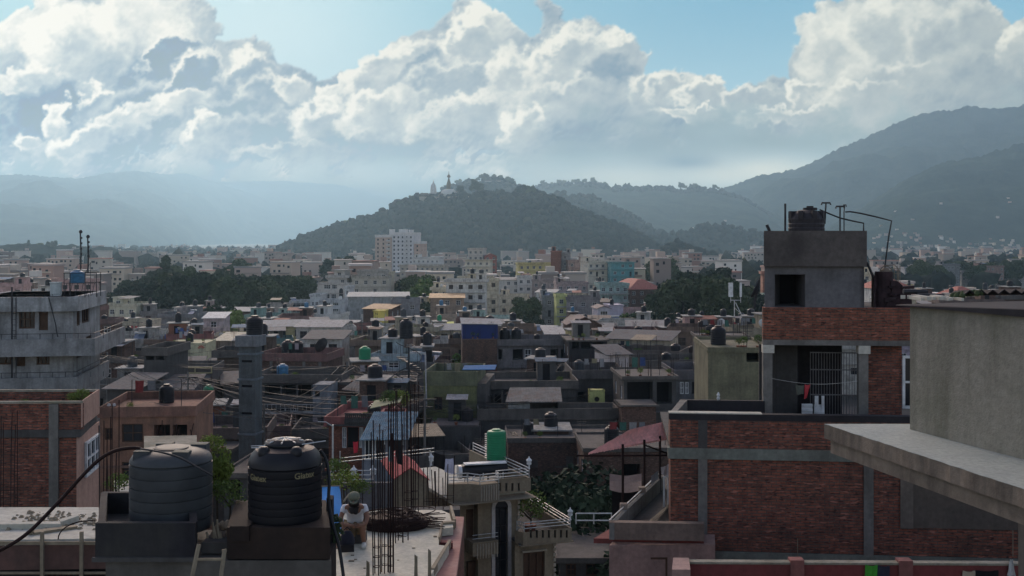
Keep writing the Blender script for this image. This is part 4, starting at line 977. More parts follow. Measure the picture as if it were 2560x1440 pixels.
# blue shed, brick base, long grey house
t1 = hs(1156, 1243, 848, 96, 9, 4, (.16, .09, .05), 'brick2', 2, yb=915, label='plain ochre brick house carrying a blue roof shed', auto=False, extras=False, par=.1, ledge=.08)
t2 = Fr('roof_shed', *t1.world(0, .2, 0)[:2], t1.Hs+.14, 4, 'deep blue roof shed with a pale tin roof on the ochre brick house', 'shed')
MB().box(0, t1.W*1.02, 0, 5.5, 0, 1.95).build('wall', M['colour'], t2, color=(.02, .035, .13))
MB().hexa([(-.2, -.3, 2.0), (t1.W*1.16, -.3, 1.9), (t1.W*1.16, 5.8, 2.2), (-.2, 5.8, 2.4)], [(-.2, -.3, 2.08), (t1.W*1.16, -.3, 1.98), (t1.W*1.16, 5.8, 2.28), (-.2, 5.8, 2.48)]).build('roof', M['tin'], t2, color=(.26, .27, .28))
t1 = hs(1240, 1430, 848, 97, 9, 4, (.16, .15, .15), 'paint', 2, yb=905, label='long grey house with open verandas right of the blue roof shed', rows=[(873, 900, [(1246, 1256, 'v'), (1282, 1308, 'v'), (1312, 1328), (1338, 1352, 'v'), (1376, 1396, 'v'), (1402, 1422, 'v')])], head=False, extras=False, ledge=.5)
for u_ in (1.2, 2.8): tank(*t1.world(u_+.2, 3, t1.top), 1.4, 'tankb', 'black tank beside the blue roof shed, %s of the pair' % ('left' if u_ < 2 else 'right'))
t1 = hs(1420, 1505, 812, 150, 12, 5, (.22, .10, .08), 'brick2', yb=850, label='brick gable house wall behind the dark rooftop netting', roof='gable', auto=False)
t1 = hs(1368, 1412, 838, 120, 6, 5, (.07, .13, .18), 'colour', yb=862, label='blue sided lean-to shed left of the brick gable house', roof='tin', auto=False)
t1 = hs(1422, 1518, 850, 92, 9, 4, (.05, .05, .05), 'black', 2, yb=940, label='near-black house with dark rooftop netting under the brick gable', rows=[(852, 872, [(1430, 1448, 'v'), (1453, 1478, 'v'), (1483, 1508, 'v')])], extras=False, par=.2)
t1 = hs(1519, 1572, 888, 80, 4, 18, (.52, .46, .43), 'clean', 2, yb=945, label='small pinkish white roof room with a slanting tin roof', rows=[(905, 920, [(1524, 1533, 'd')])], roof='tin', sidewin=False)
window(t1, rightf(t1, t1.W), .8, 1.9, t1.w(935), t1.w(895), .02, 'wood', nv=0, nh=2)
# pale blue house with balusters and fan window
t1 = hs(935, 1042, 883, 86, 9, -8, (.34, .42, .44), 'paint', 2, yb=952, label='pale blue house with a fan window and white balustrade', rows=[(906, 920, [(971, 997, 'x')])], head=True, ledge=.35, rng=random.Random(11))
m = MB(); z = t1.w(926)
for k in range(9):
    a_ = math.pi*k/8; c_ = t1.u(984); 
    if k < 8: a2 = math.pi*(k+1)/8; m.ext([(c_+math.cos(a_)*.72, t1.w(906)+math.sin(a_)*.72), (c_+math.cos(a_)*.6, t1.w(906)+math.sin(a_)*.6), (c_+math.cos(a2)*.6, t1.w(906)+math.sin(a2)*.6), (c_+math.cos(a2)*.72, t1.w(906)+math.sin(a2)*.72)][::-1], -.08, -.01)
m.build('fan_window', M['frame'], t1)
m = MB().box(0, t1.W, -1.4, -.01, t1.w(946), t1.w(942)).box(0, t1.W, -1.4, -1.25, t1.w(926), t1.w(923))
m.build('balcony', M['clean'], t1, color=(.46, .50, .50))
for i in range(18):
    uu = .1+i*(t1.W-.2)/17; 
    MB().lathe([(.06, 0), (.11, .12), (.05, .38), (.10, .6), (.06, .82)], uu, -1.33, t1.w(942), n=6).build('baluster', M['clean'], t1, color=(.46, .5, .5))
tank(*t1.world(t1.W*.62, 3, t1.top+2.4), 1.7, 'tankb', 'large black tank on the stair room of the pale blue house')
# brick house with roof railing, tanks
t1 = hs(648, 815, 882, 76, 10, -7, (.20, .09, .07), 'brick2', 2, yb=930, label='brick house with grey columns and a long roof balustrade', auto=False, extras=False, par=.9, ledge=.2)
for x_ in (678, 760, 800): MB().box(t1.u(x_)-.16, t1.u(x_)+.16, -.05, .1, -.5, t1.Hs).build('column', M['concrete'], t1)
for i, x_ in enumerate((684, 708)): tank(*t1.world(t1.u(x_), 5, t1.top), 1.5, 'tankb', 'black tank standing on the brick house with a balustrade, %s one of two' % ('left' if i == 0 else 'right'), sz=1.2)
for nm_, x_ in (('left', 787),): dish(*t1.world(t1.u(x_), 3, t1.top), .9, .9, 'dark satellite dish at the right end of the long roof balustrade')
# slender bluish tower
t1 = Fr('concrete_tower', px(597, 82), 82, 0, -10, 'slender bluish concrete tower with small vents and a tank on top', 'tower'); CLEAR.append((590, 648, 1120, 82, 2.4, 4))
H = t1.w(866); m = MB(); ops = [(.32, 1.2, t1.w(y_+6), t1.w(y_), .12, 1) for y_ in (900, 962, 1030)]; TW = t1.u(638); TD = 1.3; ops = [(.2, TW-.25)+o[2:] for o in ops]; facade(m, TW, 0, H, ops, front(t1))
facade(m, TD, 0, H, [], lambda a, d, b: (TW-d, a, b)); facade(m, TD, 0, H, [], lambda a, d, b: (d, TD-a, b)); m.build('wall', [M['paint'], M['void']], t1, color=(.10, .118, .122))
for y_ in (885, 948, 1085): MB().box(-.08, TW+.08, -.08, TD+.1, t1.w(y_)-.07, t1.w(y_)+.07).build('ledge', M['paint'], t1, color=(.15, .18, .2))
MB().box(-.2, TW+.2, -.2, TD+.3, H, H+.8).build('top_box', M['paint'], t1, color=(.2, .22, .23))
tank(*t1.world(.7, 1.3, H+.8), 1.25, 'tankb', 'dark domed tank on the slender bluish tower', sz=.95)
# the big white house on the left
t1 = Fr('white_apartment_house', px(-60, 64), 64, 0, 9, 'big stained white apartment house with wraparound balconies at the far left', 'apartment building'); CLEAR.append((-60, 265, 985, 64, 9, 9))
u1 = t1.u(182); H3, H2, H1 = t1.wx(742, 100), t1.wx(868, 100), t1.wx(985, 100)
def wrow(t, ya, yb, xs):
    o = []
    for xa, xb in xs: u0 = t.u(xa); o.append((u0, t.u(xb), t.w(yb, u0), t.w(ya, u0), .25, 1))
    return o
o1 = wrow(t1, 775, 822, [(47, 87)]); o2 = wrow(t1, 775, 826, [(97, 120)]); o3 = wrow(t1, 863, 912, [(-20, 28), (91, 124)]); o4 = wrow(t1, 865, 916, [(41, 63)])
m = MB(); facade(m, u1, 0, H3, o1+o2+o3+o4, front(t1)); facade(m, 7.5, 0, H3, [(1, 1.9, t1.w(822), t1.w(772), .2, 1), (2.3, 4.4, t1.w(820), t1.w(770), .2, 1), (1, 2.6, t1.w(905), t1.w(858), .2, 1), (3.4, 5, t1.w(905), t1.w(858), .2, 1)], rightf(t1, u1))
m.add([(0, 0, H3), (u1, 0, H3), (u1, 7.5, H3), (0, 7.5, H3)], [(0, 1, 2, 3)]).add([(0, 7.5, 0), (u1, 7.5, 0), (u1, 7.5, H3), (0, 7.5, H3)], [(3, 2, 1, 0)]); m.build('wall', [M['paint'], M['void']], t1, color=(.27, .28, .28))
for o in o1+o3: window(t1, front(t1), *o[:4], .14, 'wood', nv=2, nh=1, fw=.08)
for o in o2+o4: MB().box(o[0], o[1], .15, .2, o[2], o[3]).build('door', M['wood'], t1)
for s in ((1, 1.9, t1.w(822), t1.w(772)), (2.3, 4.4, t1.w(820), t1.w(770)), (1, 2.6, t1.w(905), t1.w(858)), (3.4, 5, t1.w(905), t1.w(858))): window(t1, rightf(t1, u1), *s, .1, 'wood', nv=2, nh=0, fw=.08)
MB().box(-.3, u1+.35, -.35, 7.8, H3-.2, H3).box(-.3, u1+.35, -.35, -.2, H3-.85, H3-.2).box(u1+.2, u1+.35, -.2, 7.8, H3-.85, H3-.2).build('parapet', M['paint'], t1, color=(.34, .36, .36))
for y_, ex in ((838, 1.5), (935, .5)):
    z = t1.wx(y_+42, 100) if y_ == 838 else t1.wx(y_+40, 100)
    MB().box(-.5, u1+ex, -1.15, 7.9, z-.15, z).box(-.5, u1+ex, -1.15, -1.0, z, z+.85).box(u1+ex-.15, u1+ex, -1.0, 7.9, z, z+.85).build('balcony', M['paint'], t1, color=(.24, .25, .25) if y_ == 838 else (.19, .2, .2))
    m = MB()
    for i in range(12): m.tube([(-.4+i*.7, -1.08, z+.85), (-.4+i*.7, -1.08, z+1.15)], .02, 4)
    m.tube([(-.5, -1.08, z+1.15), (u1+ex-.08, -1.08, z+1.15), (u1+ex-.08, 7.8, z+1.15)], .02, 4); m.build('railing', M['steel'], t1)
m = MB()
for i in range(15): m.tube([(-.2+i*.5, -.28, H3), (-.2+i*.5, -.28, H3+.16)], .015, 4)
m.tube([(-.3, -.28, H3+.16), (u1+.3, -.28, H3+.16)], .015, 4); m.build('roof_rail', M['steel'], t1)
m = MB(); m.tube([(t1.u(35), -.4, H1), (t1.u(35), -.4, H3+.6)], .05, 5); m.tube([(t1.u(45), -.4, H1+1), (t1.u(45), -.4, H3)], .03, 5)
for i in range(9): m.tube([(t1.u(35), -.4, H2-.3+i*.33), (t1.u(45), -.4, H2-.3+i*.33)], .018, 4)
m.build('ladder', M['steel'], t1)
m = MB(); pts = [(t1.u(126)+i*.08, -.4-(.0 if i < 6 else .2), H3-i*.33) for i in range(8)]; m.tube(pts, .035, 4); m.build('cable', M['steel'], t1)
m = MB(); zt = H3
for uu, vv in ((t1.u(150), 1.0), (t1.u(165), 1.0), (t1.u(203), 1.0), (t1.u(230), 1.2), (t1.u(150), 2.4), (t1.u(230), 2.4)): m.tube([(uu, vv, zt-.1), (uu, vv, zt+1.35)], .03, 4)
for zz in (.75, 1.35): m.tube([(t1.u(148), 1.0, zt+zz), (t1.u(232), 1.0, zt+zz)], .025, 4).tube([(t1.u(148), 2.4, zt+zz), (t1.u(232), 2.4, zt+zz)], .025, 4)
for i in range(6): m.tube([(t1.u(150+i*14), 1.0, zt), (t1.u(157+i*14), 1.0, zt+.75)], .02, 4)
m.tube([(t1.u(203), 1.0, zt+1.3), (t1.u(217), 1.0, zt+2.0), (t1.u(217), 1, zt)], .02, 4)
s1 = m.build('tank_stand', M['steel'], None, label='rusty steel frame stand under the blue tank on the white house', cat='stand'); s1.location = t1.o.location; s1.rotation_euler = t1.o.rotation_euler
tank(*t1.world(t1.u(177), 1.6, zt+.75), .88, 'blue', 'blue water tank on a steel stand above the big white house', sz=.52)
for x_, k_ in ((182, 2.5), (201, 2.2)):
    m = MB().tube([(0, 0, 0), (.02, 0, k_*.5), (-.02, 0, k_)], .045, 5); m.lathe([(.09, 0), (.12, .1), (.05, .2)], 0, 0, k_-.05, n=6)
    for i in range(4): m.box(-.02, .09, -.05, .05, k_*(.45+i*.13), k_*(.45+i*.13)+.12)
    m.build('antenna_pole', M['steel'], None, label='knobbly antenna pole beside the blue tank, %s one' % ('left taller' if x_ == 182 else 'right shorter'), cat='antenna', loc=t1.world(t1.u(x_), 2, zt+1.3))
MB().lathe([(.33, 0), (.33, .75), (.37, .76), (.37, .82)], n=16).build('drum', M['colour'], None, color=(.4, .45, .45), label='pale drum with a flat lid on the white house roof', cat='drum', loc=t1.world(t1.u(127), 1.2, zt))
# olive house, dark centre, right-hand dark houses
t1 = hs(1060, 1192, 928, 58, 9, -5, (.155, .165, .075), 'paint', 2, yb=1145, label='tall olive green house wall with one small window', rows=[(992, 1025, [(1085, 1106, 'b')])], extras=False, par=1.3, ledge=.06, sidewin=False)
MB().box(-.06, t1.W+.06, -.06, .0, 0, t1.wx(1062, 1120)).build('lower_wall', M['dark'], t1)
MB().box(t1.W, t1.W+.8, .2, 8, 0, t1.Hs+.2).build('wing_wall', M['dark'], t1)
MB().tube([(t1.u(1067), -.12, t1.w(1020)), (t1.u(1064), -.12, t1.w(885))], .07, 8).build('drainpipe', M['paint'], t1, color=(.45, .45, .45))
MB().hexa([(3.4, .8, t1.top+1.2), (6.4, .8, t1.top+1.25), (6.4, 2.4, t1.top+1.5), (3.4, 2.4, t1.top+1.4)], [(3.4, .8, t1.top+1.25), (6.4, .8, t1.top+1.3), (6.4, 2.4, t1.top+1.55), (3.4, 2.4, t1.top+1.45)]).build('tarpaulin', M['colour'], t1, color=(.03, .13, .30))
# spiral stair beside it
t1 = Fr('spiral_stair', px(1022, 104), 104, pz(1010, 104), 0, 'dark spiral stair with a curved railing left of the olive house', 'staircase')
m = MB().tube([(0, 0, -3), (0, 0, 3.4)], .06, 8)
for i in range(26): a_ = i*.36; m.hexa([(0, 0, i*.11-.02), (math.cos(a_)*.75, math.sin(a_)*.75, i*.11-.02), (math.cos(a_+.34)*.75, math.sin(a_+.34)*.75, i*.11-.02), (.02, .02, i*.11-.02)], [(0, 0, i*.11+.02), (math.cos(a_)*.75, math.sin(a_)*.75, i*.11+.02), (math.cos(a_+.34)*.75, math.sin(a_+.34)*.75, i*.11+.02), (.02, .02, i*.11+.02)])
m.build('steps', M['steel'], t1); t1.o.scale = (1.6, 1.6, 1.6); m = MB(); m.tube([(math.cos(i*.36)*.75, math.sin(i*.36)*.75, i*.11+.8) for i in range(27)], .025, 5)
for i in range(0, 26, 2): m.tube([(math.cos(i*.36)*.75, math.sin(i*.36)*.75, i*.11), (math.cos(i*.36)*.75, math.sin(i*.36)*.75, i*.11+.8)], .015, 4)
m.build('railing', M['steel'], t1)
V = 'v'
hs(846, 1040, 955, 64, 8, 4, (.12, .06, .05), 'brick2', 2, yb=1010, label='dull brick house carrying a tin roofed shed with white frames', auto=False, extras=False, par=.3, ledge=.1, rows=[(970, 985, [(905, 935, 'x'), (945, 970, 'x')])], rng=random.Random(12))
t1 = Fr('roof_shed', px(860, 106), 106, pz(1000, 106), -4, 'lean-to tin roof shed on the dull brick house', 'shed')
t1.o.scale = (1.75, 1.75, 1.75)
MB().hexa([(0, -.6, .62), (2.2, -1.2, .45), (2.9, .8, .95), (.5, 1, 1.0)], [(0, -.6, .67), (2.2, -1.2, .5), (2.9, .8, 1.0), (.5, 1, 1.05)]).build('roof', M['tin'], t1, color=(.12, .12, .115)); MB().box(.4, 2.6, 0, .9, -.6, .5).build('wall', M['dark'], t1)
hs(640, 850, 935, 66, 9, -3, (.07, .06, .065), 'dark', 2, yb=1075, label='wide dark house with deep verandas behind the right black tank', rows=[(962, 990, [(662, 700, V), (705, 740, V), (745, 778, V)]), (1020, 1060, [(650, 690, V), (700, 740, 'x'), (745, 790, V)])], head=False, extras=False, balc=[1], rng=random.Random(13))
t1 = hs(782, 828, 963, 62, 3, -3, (.22, .24, .26), 'paint', 2, yb=1030, label='narrow pale grey plastered stair block with one little window', rows=[(978, 992, [(787, 800, 'd')])], extras=False, par=.1, ledge=.02, sidewin=False)
hs(1195, 1440, 952, 60, 9, 3, (.09, .088, .085), 'dark', 2, yb=1075, label='long dark house with a parapet terrace below the long grey house', rows=[(985, 1018, [(1205, 1232, V), (1238, 1258, V), (1300, 1350, V), (1362, 1400, V)]), (1060, 1090, [(1205, 1214, 'x'), (1220, 1240, 'x')])], head=False, extras=False, rng=random.Random(14), par=.8)
hs(1200, 1540, 1022, 56, 3, 3, (.10, .10, .10), 'dark', 2, yb=1080, label='dark terrace house front with a heavy concrete parapet', rows=[(1065, 1090, [(1275, 1286, 'x'), (1320, 1360, V), (1385, 1420, V)])], head=False, extras=False, par=1.0, rng=random.Random(15))
t1 = Fr('roof_shed', px(1268, 99), 99, pz(1022, 99), 3, 'low rooftop shelter with a wide tin roof and hanging white sheet', 'shed')
t1.o.scale = (1.73, 1.73, 1.73)
MB().hexa([(-.15, -1.3, .50), (2.75, -1.3, .50), (2.9, 1.2, .9), (.2, 1.2, .9)], [(-.15, -1.3, .55), (2.75, -1.3, .55), (2.9, 1.2, .95), (.2, 1.2, .95)]).build('roof', M['tin'], t1, color=(.14, .14, .135))
MB().box(0, .06, -.6, 1, -.5, .5).box(2.6, 2.66, -.6, 1, -.5, .5).box(0, 2.6, .9, 1, -.5, .7).build('wall', M['dark'], t1)
m = MB(); n_ = 8
for i in range(n_): m.add([(.05+i*.14, -.72+.05*(i % 2), -.38+.04*math.sin(i)), (.19+i*.14, -.72+.05*((i+1) % 2), -.38+.04*math.sin(i+1)), (.19+i*.14, -.7+.04*((i+1) % 2), .4), (.05+i*.14, -.7+.04*(i % 2), .4)], [(0, 1, 2, 3)])
m.build('hanging_sheet', M['colour'], None, color=(.34, .37, .38), label='crumpled white sheet hanging under the rooftop shelter', cat='cloth').location = t1.o.location; COL.objects[-1].scale = (1.73, 1.73, 1.73)
hs(1435, 1560, 925, 63, 9, 3, (.10, .10, .105), 'dark', 2, yb=1075, label='dark stained house with a row of concrete niches', rows=[(935, 948, [(1440, 1460, 'd'), (1466, 1485, 'd'), (1490, 1510, 'd')]), (980, 1000, [(1445, 1462, V)])], head=False, extras=False, rng=random.Random(16), sidewin=False)
t1 = hs(1474, 1512, 978, 60, 1.2, 3, (.50, .52, .20), 'clean', 2, yb=1014, label='bright yellow panel wall with a round dark hole', auto=False, extras=False, par=.05, ledge=.02, sidewin=False)
MB().lathe([(.22, 0), (.22, .03)], n=20).build('round_opening', M['void'], t1, loc=(t1.u(1492), -.005, t1.w(998))).rotation_euler = (math.pi/2, 0, 0)
MB().lathe([(.27, 0), (.27, .02), (.22, .02)], n=20).build('opening_rim', M['clean'], t1, color=(.3, .32, .12), loc=(t1.u(1492), -.001, t1.w(998))).rotation_euler = (math.pi/2, 0, 0)
hs(1560, 1690, 940, 58, 8, 3, (.09, .09, .095), 'dark', 2, yb=1060, label='dark open sided house left of the tall brick stair house', rows=[(955, 1010, [(1568, 1632, V), (1642, 1680, V)])], head=False, extras=False, rng=random.Random(17), par=.3)
hs(1555, 1640, 1012, 55, 3, 3, (.10, .07, .05), 'brick2', 2, yb=1060, label='low brown wall house under the dark open house', auto=False, extras=False, par=.15, rng=random.Random(18))
house(1770, 1930, 868, 62, 9, -3, (.17, .165, .105), 'paint', 2, 1000, 'stained olive concrete house beside the tall brick stair house', [(878, 905, [(1866, 1905, V)])], head=False, extras=False, par=.3, ledge=.05, rng=random.Random(19))
hs(1745, 1870, 838, 68, 5, -3, (.07, .065, .06), 'dark', 2, label='half ruined dark roof storey behind the stained olive house', rows=[(842, 862, [(1760, 1785, V), (1800, 1825, V), (1835, 1855, V)])], extras=False, rng=random.Random(20), par=.3)
hs(1690, 1765, 925, 60, 8, 2, (.11, .115, .12), 'paint', 2, yb=1000, label='grey house with two white framed windows near the stained olive house', rows=[(955, 985, [(1700, 1710, 'x'), (1713, 1722, 'x'), (1730, 1742, 'd')])], head=False, extras=False, rng=random.Random(21))
hs(1070, 1200, 1065, 54, 4, 0, (.11, .11, .11), 'dark', 2, label='grey roughcast annex wall below the olive house', auto=False, extras=False, par=.1, ledge=.02, rng=random.Random(22))
hs(1270, 1560, 1095, 50, 6, 2, (.08, .045, .035), 'brick2', 2, label='dark brick house with concrete corner posts behind the green tank', rows=[(1150, 1200, [(1300, 1345, V), (1500, 1545, V)])], extras=False, par=.4, rng=random.Random(23), ledge=.1)
hs(1460, 1690, 1120, 46, 8, 2, (.10, .05, .035), 'brick2', 2, label='old brick house behind the red tiled canopy', rows=[(1160, 1200, [(1560, 1600, V)])], extras=False, par=.3, rng=random.Random(24), ledge=.1)
# beyond the field on the right
for i, (a_, b_, c_, k, l_) in enumerate([(2262, 2300, 668, (.3, .3, .32), 'grey house at the left end of the row beyond the green field'), (2305, 2352, 672, (.36, .33, .30), 'beige house second in the row beyond the green field'), (2356, 2400, 660, (.2, .2, .21), 'tall dark grey house third in the row beyond the green field'),
   (2404, 2452, 676, (.42, .4, .38), 'low pale house fourth in the row beyond the green field'), (2455, 2510, 664, (.25, .16, .14), 'brick red house fifth in the row beyond the green field'), (2512, 2570, 670, (.3, .28, .28), 'brownish house at the right end of the row beyond the green field')]):
    house(a_, b_, c_, 675+i % 2*14, 12, 2*i-6, k, yb=712, label=l_)
# ================================================================ THE REST OF THE CITY
def zone(x, Y):
    zx = [(300, 'beyond the big white house'), (640, 'by the left tree clump'), (900, 'left of the arched cream block'), (1200, 'below the apartment tower'), (1480, 'below the stupa hill'), (1700, 'around the teal house'), (1900, 'by the right tree clump'), (9999, 'beyond the brick stair house')]
    zy = 'near row' if Y < 160 else 'middle row' if Y < 260 else 'hazy row' if Y < 400 else 'farthest row'
    return zy+' '+next(t_ for l_, t_ in zx if x < l_)
EXC = [(262, 765, 358, 520), (1640, 1900, 300, 455), (1296, 1345, 340, 380), (1010, 1085, 366, 420), (1960, 2800, 556, 674)]
RG = random.Random(77)
FEAT = list(CLEAR)
CLEAR += [(270, 760, 782, 362, 1, 1), (1645, 1890, 820, 305, 1, 1), (1300, 1340, 820, 340, 1, 1), (1015, 1080, 760, 366, 1, 1), (2290, 2800, 742, 570, 1, 1)]
def blocked(X0, X1, Y0, Y1, x0, x1):
    for (a, b, yb, Yf, Wf, Df) in FEAT:
        Xf = px(a, Yf)
        if X0 < Xf+Wf+.6 and X1 > Xf-.6 and Y0 < Yf+Df+.6 and Y1 > Yf-1.5: return True
    for (a, b, ya, yb) in EXC:
        if x0 < b and x1 > a and Y0 < yb and Y1 > ya: return True
    return False
def cap(x0, x1, Y):
    h = 99
    for (a, b, yb, Yf, Wf, Df) in CLEAR:
        if Yf > Y and x0 < b-2 and x1 > a+2: h = min(h, pz(yb-4, Y))
    return h
PLACED = []
for Y in (88, 98, 108, 119, 131, 144, 159, 175, 193, 213, 235, 260, 288, 320, 356, 396):
    X = px(-60, Y)+RG.uniform(0, 4); end = px(2620 if Y > 200 else 1900, Y)
    while X < end:
        Wd = RG.uniform(4.8, 10) if Y < 200 else RG.uniform(6, 12); D = RG.uniform(5.5, 7) if Y < 215 else RG.uniform(6.5, 9); yj = Y+RG.uniform(-2, 2)*(Y/200)
        x0 = 1280+X/yj*F; x1 = 1280+(X+Wd)/yj*F
        nst = RG.choice([3, 4, 4, 5, 5, 6]); H = min(nst*2.95+.9, 18.5)
        hill = .0
        if Y > 240 and 830 < x0 < 1650: H += RG.uniform(0, 5)*min(1, (Y-200)/150)
        Hm = cap(x0, x1, yj)
        if H > Hm: H = Hm
        if H < 4.5 or blocked(X, X+Wd, yj, yj+D, x0, x1) or any(X < p[1]+.2 and X+Wd > p[0]-.2 and yj < p[3]+.2 and yj+D > p[2]-.2 for p in PLACED):
            X += 2.5; continue
        nm, col, mat, wt = RG.choices(PAL, [p[3]*(2.2 if Y > 230 and p[0] in ('cream', 'off-white', 'pale yellow', 'dusty pink') else 1) for p in PAL])[0]
        k = RG.uniform(.8, 1.15)*(.62 if Y < 150 else 1.0 if Y < 240 else 1.4); c = tuple(v_*k for v_ in col)  # near walls darkened and far walls lightened in colour to stand for light
        rt = RG.choices(['flat', 'tin', 'hip'], [14, 3, 0 if Y < 240 or Wd > 10 else 1.2])[0]
        nst = max(1, round((H-.9)/2.95))
        PLACED.append((X, X+Wd, yj, yj+D))
        house(x0, x1, HZ+(CZ-H)/yj*F, yj, D, RG.uniform(-20, 14) if x0 > 1280 else RG.uniform(-12, 16), c, mat, 1, None, '%s storey %s house%s, %s' % (NUMW[nst], nm, {'flat': '', 'tin': ' with tin roof', 'hip': ' with red hipped roof'}[rt], zone((x0+x1)/2, Y)),
              roof=rt, group='houses of the old town', rng=RG, floor=(H-.9)/nst if rt == 'flat' else 2.9, balc=RG.choice([[1], [1, 2], [2]]) if RG.random() < .4 else None, ledge=RG.choice([.1, .3, .6]), sidewin=Y < 330, wfm=RG.choice(['frame', 'wood', 'wood', 'steel', 'steel']))
        X += Wd+RG.choice([.2, .3, .6, 2.0])
# rooftop things
CG = random.Random(4); nclut = {}
for kd, p, Y, x, lab in CLUT:
    xx = 1280+p[0]/p[1]*F
    if kd == 'tank':
        c = CG.choices(['tankb', 'blue', 'green', 'tankg'], [14, .6, .4, 2])[0]; nmc = {'tankb': 'black', 'blue': 'blue', 'green': 'green', 'tankg': 'grey'}[c]
        tank(*p, CG.uniform(.9, 1.4), c, '%s water tank on a roof, %s' % (nmc, zone(xx, Y)), 'rooftop water tanks of the city', sz=CG.uniform(.7, 1.1))
    elif kd == 'dish': dish(*p, CG.uniform(.5, .8), CG.uniform(-1, 1), 'round dish aerial on a roof, %s' % zone(xx, Y), 'rooftop satellite dishes', m=CG.choice(['frame', 'rail', 'steel']))
    else: heater(*p, CG.uniform(-.9, .9), 'slanting solar heater on a roof, %s' % zone(xx, Y), 'rooftop solar heaters')
# ---------------------------------------------------------------- tree clumps and single trees in the city
TG = random.Random(21)
def clump(n, xa, xb, ya, yb, f, lab, grp, kinds='abcd', zb=0.0):
    k = 0; tries = 0; pts = []
    while k < n and tries < n*40:
        tries += 1; Y = TG.uniform(ya, yb); x = TG.uniform(xa, xb); X = px(x, Y)
        if any((X-a)**2+(Y-b)**2 < 20 for a, b in pts): continue
        pts.append((X, Y)); kd = TG.choice(kinds); h = {'a': 12, 'b': 13, 'c': 11, 'd': 14, 'e': 9, 'tall': 18}[kd]
        want = f(x, Y); tree(kd, X, Y, zb, max(.35, want/h), TG.uniform(0, 6), lab, grp); k += 1
def ftop(table):
    xs = [a for a, b in table]; ys = [b for a, b in table]
    return lambda x, Y: max(4.0, (pz(float(np.interp(x, xs, ys))+TG.uniform(0, 14), Y)))
clump(70, 280, 755, 366, 512, ftop([(270, 735), (320, 705), (400, 690), (470, 680), (560, 684), (640, 690), (760, 690)]), 'dark green tree in the big clump left of centre', 'trees in the left clump', 'abdc')
for i, (x, yt, Y, kd, lab) in enumerate([(408, 640, 488, 'tall', 'tallest tree of the left clump with a knobbly round top'), (398, 672, 491, 'd', 'broad dark tree under the knobbly topped one'), (455, 662, 514, 'a', 'pale green tree behind the left clump'), (560, 676, 448, 'd', 'broad domed tree in the middle of the left clump'), (712, 690, 396, 'd', 'dark domed tree at the right end of the left clump'),
    (600, 650, 572, 'b', 'hazy domed tree above the right part of the left clump'), (843, 642, 594, 'd', 'dark domed tree left of the apartment tower'), (890, 655, 704, 'c', 'small tree at the foot of the apartment tower'), (1048, 690, 396, 'b', 'dark tree beside the long cream wing'), (1062, 706, 376, 'e', 'light green tree in front of the dark one by the cream wing'),
    (1030, 700, 409, 'c', 'small dark tree at the end of the long cream wing'), (1316, 745, 345, 'b', 'tree filling the gap between houses below the white block'), (1326, 790, 316, 'c', 'lower tree in the gap below the white block'), (540, 765, 311, 'c', 'round tree in front of the pink and white house'), (590, 785, 282, 'e', 'light green tree by the mint green house'),
    (1656, 640, 554, 'a', 'feathery pale tree behind the teal house'), (1760, 672, 396, 'd', 'highest dark tree of the right clump'), (1700, 668, 616, 'b', 'tree on the rise behind the right clump')]):
    h = {'a': 12, 'b': 13, 'c': 11, 'd': 14, 'e': 9, 'tall': 18}[kd]; tree(kd, px(x, Y), Y, 0, pz(yt, Y)/h, i*1.3, lab)
clump(46, 1650, 1880, 305, 448, ftop([(1640, 735), (1690, 700), (1740, 685), (1770, 682), (1830, 705), (1890, 735)]), 'dark tree in the big clump on the right of the city', 'trees in the right clump', 'abdc')
clump(14, 1480, 1650, 250, 340, ftop([(1480, 800), (1650, 775)]), 'bushy tree in the gap left of the right clump', 'trees in the gap by the lilac house', 'ace')
clump(10, 2290, 2560, 670, 700, ftop([(2290, 655), (2560, 650)]), 'dark hazy tree standing among the houses beyond the field', 'trees beyond the green field', 'abd')
clump(9, 2290, 2560, 720, 900, ftop([(2290, 650), (2560, 642)]), 'tall hazy tree rising behind the houses beyond the field', 'trees beyond the green field', 'bd')
for i in range(46):
    Y = TG.uniform(120, 560); x = TG.uniform(0, 1900 if Y < 300 else 2200); X = px(x, Y); hm = min(cap(x-25, x+25, Y), TG.uniform(6, 13))
    if hm < 4 or any(p[0]-1 < X < p[1]+1 and p[2]-1 < Y < p[3]+1 for p in PLACED) or blocked(X-1, X+1, Y-1, Y+1, x-3, x+3): continue
    kd = TG.choice('abce'); h = {'a': 12, 'b': 13, 'c': 11, 'd': 14, 'e': 9}[kd]; tree(kd, X, Y, 0, hm/h, i, 'tree between houses, '+zone(x, Y), 'street trees of the old town')
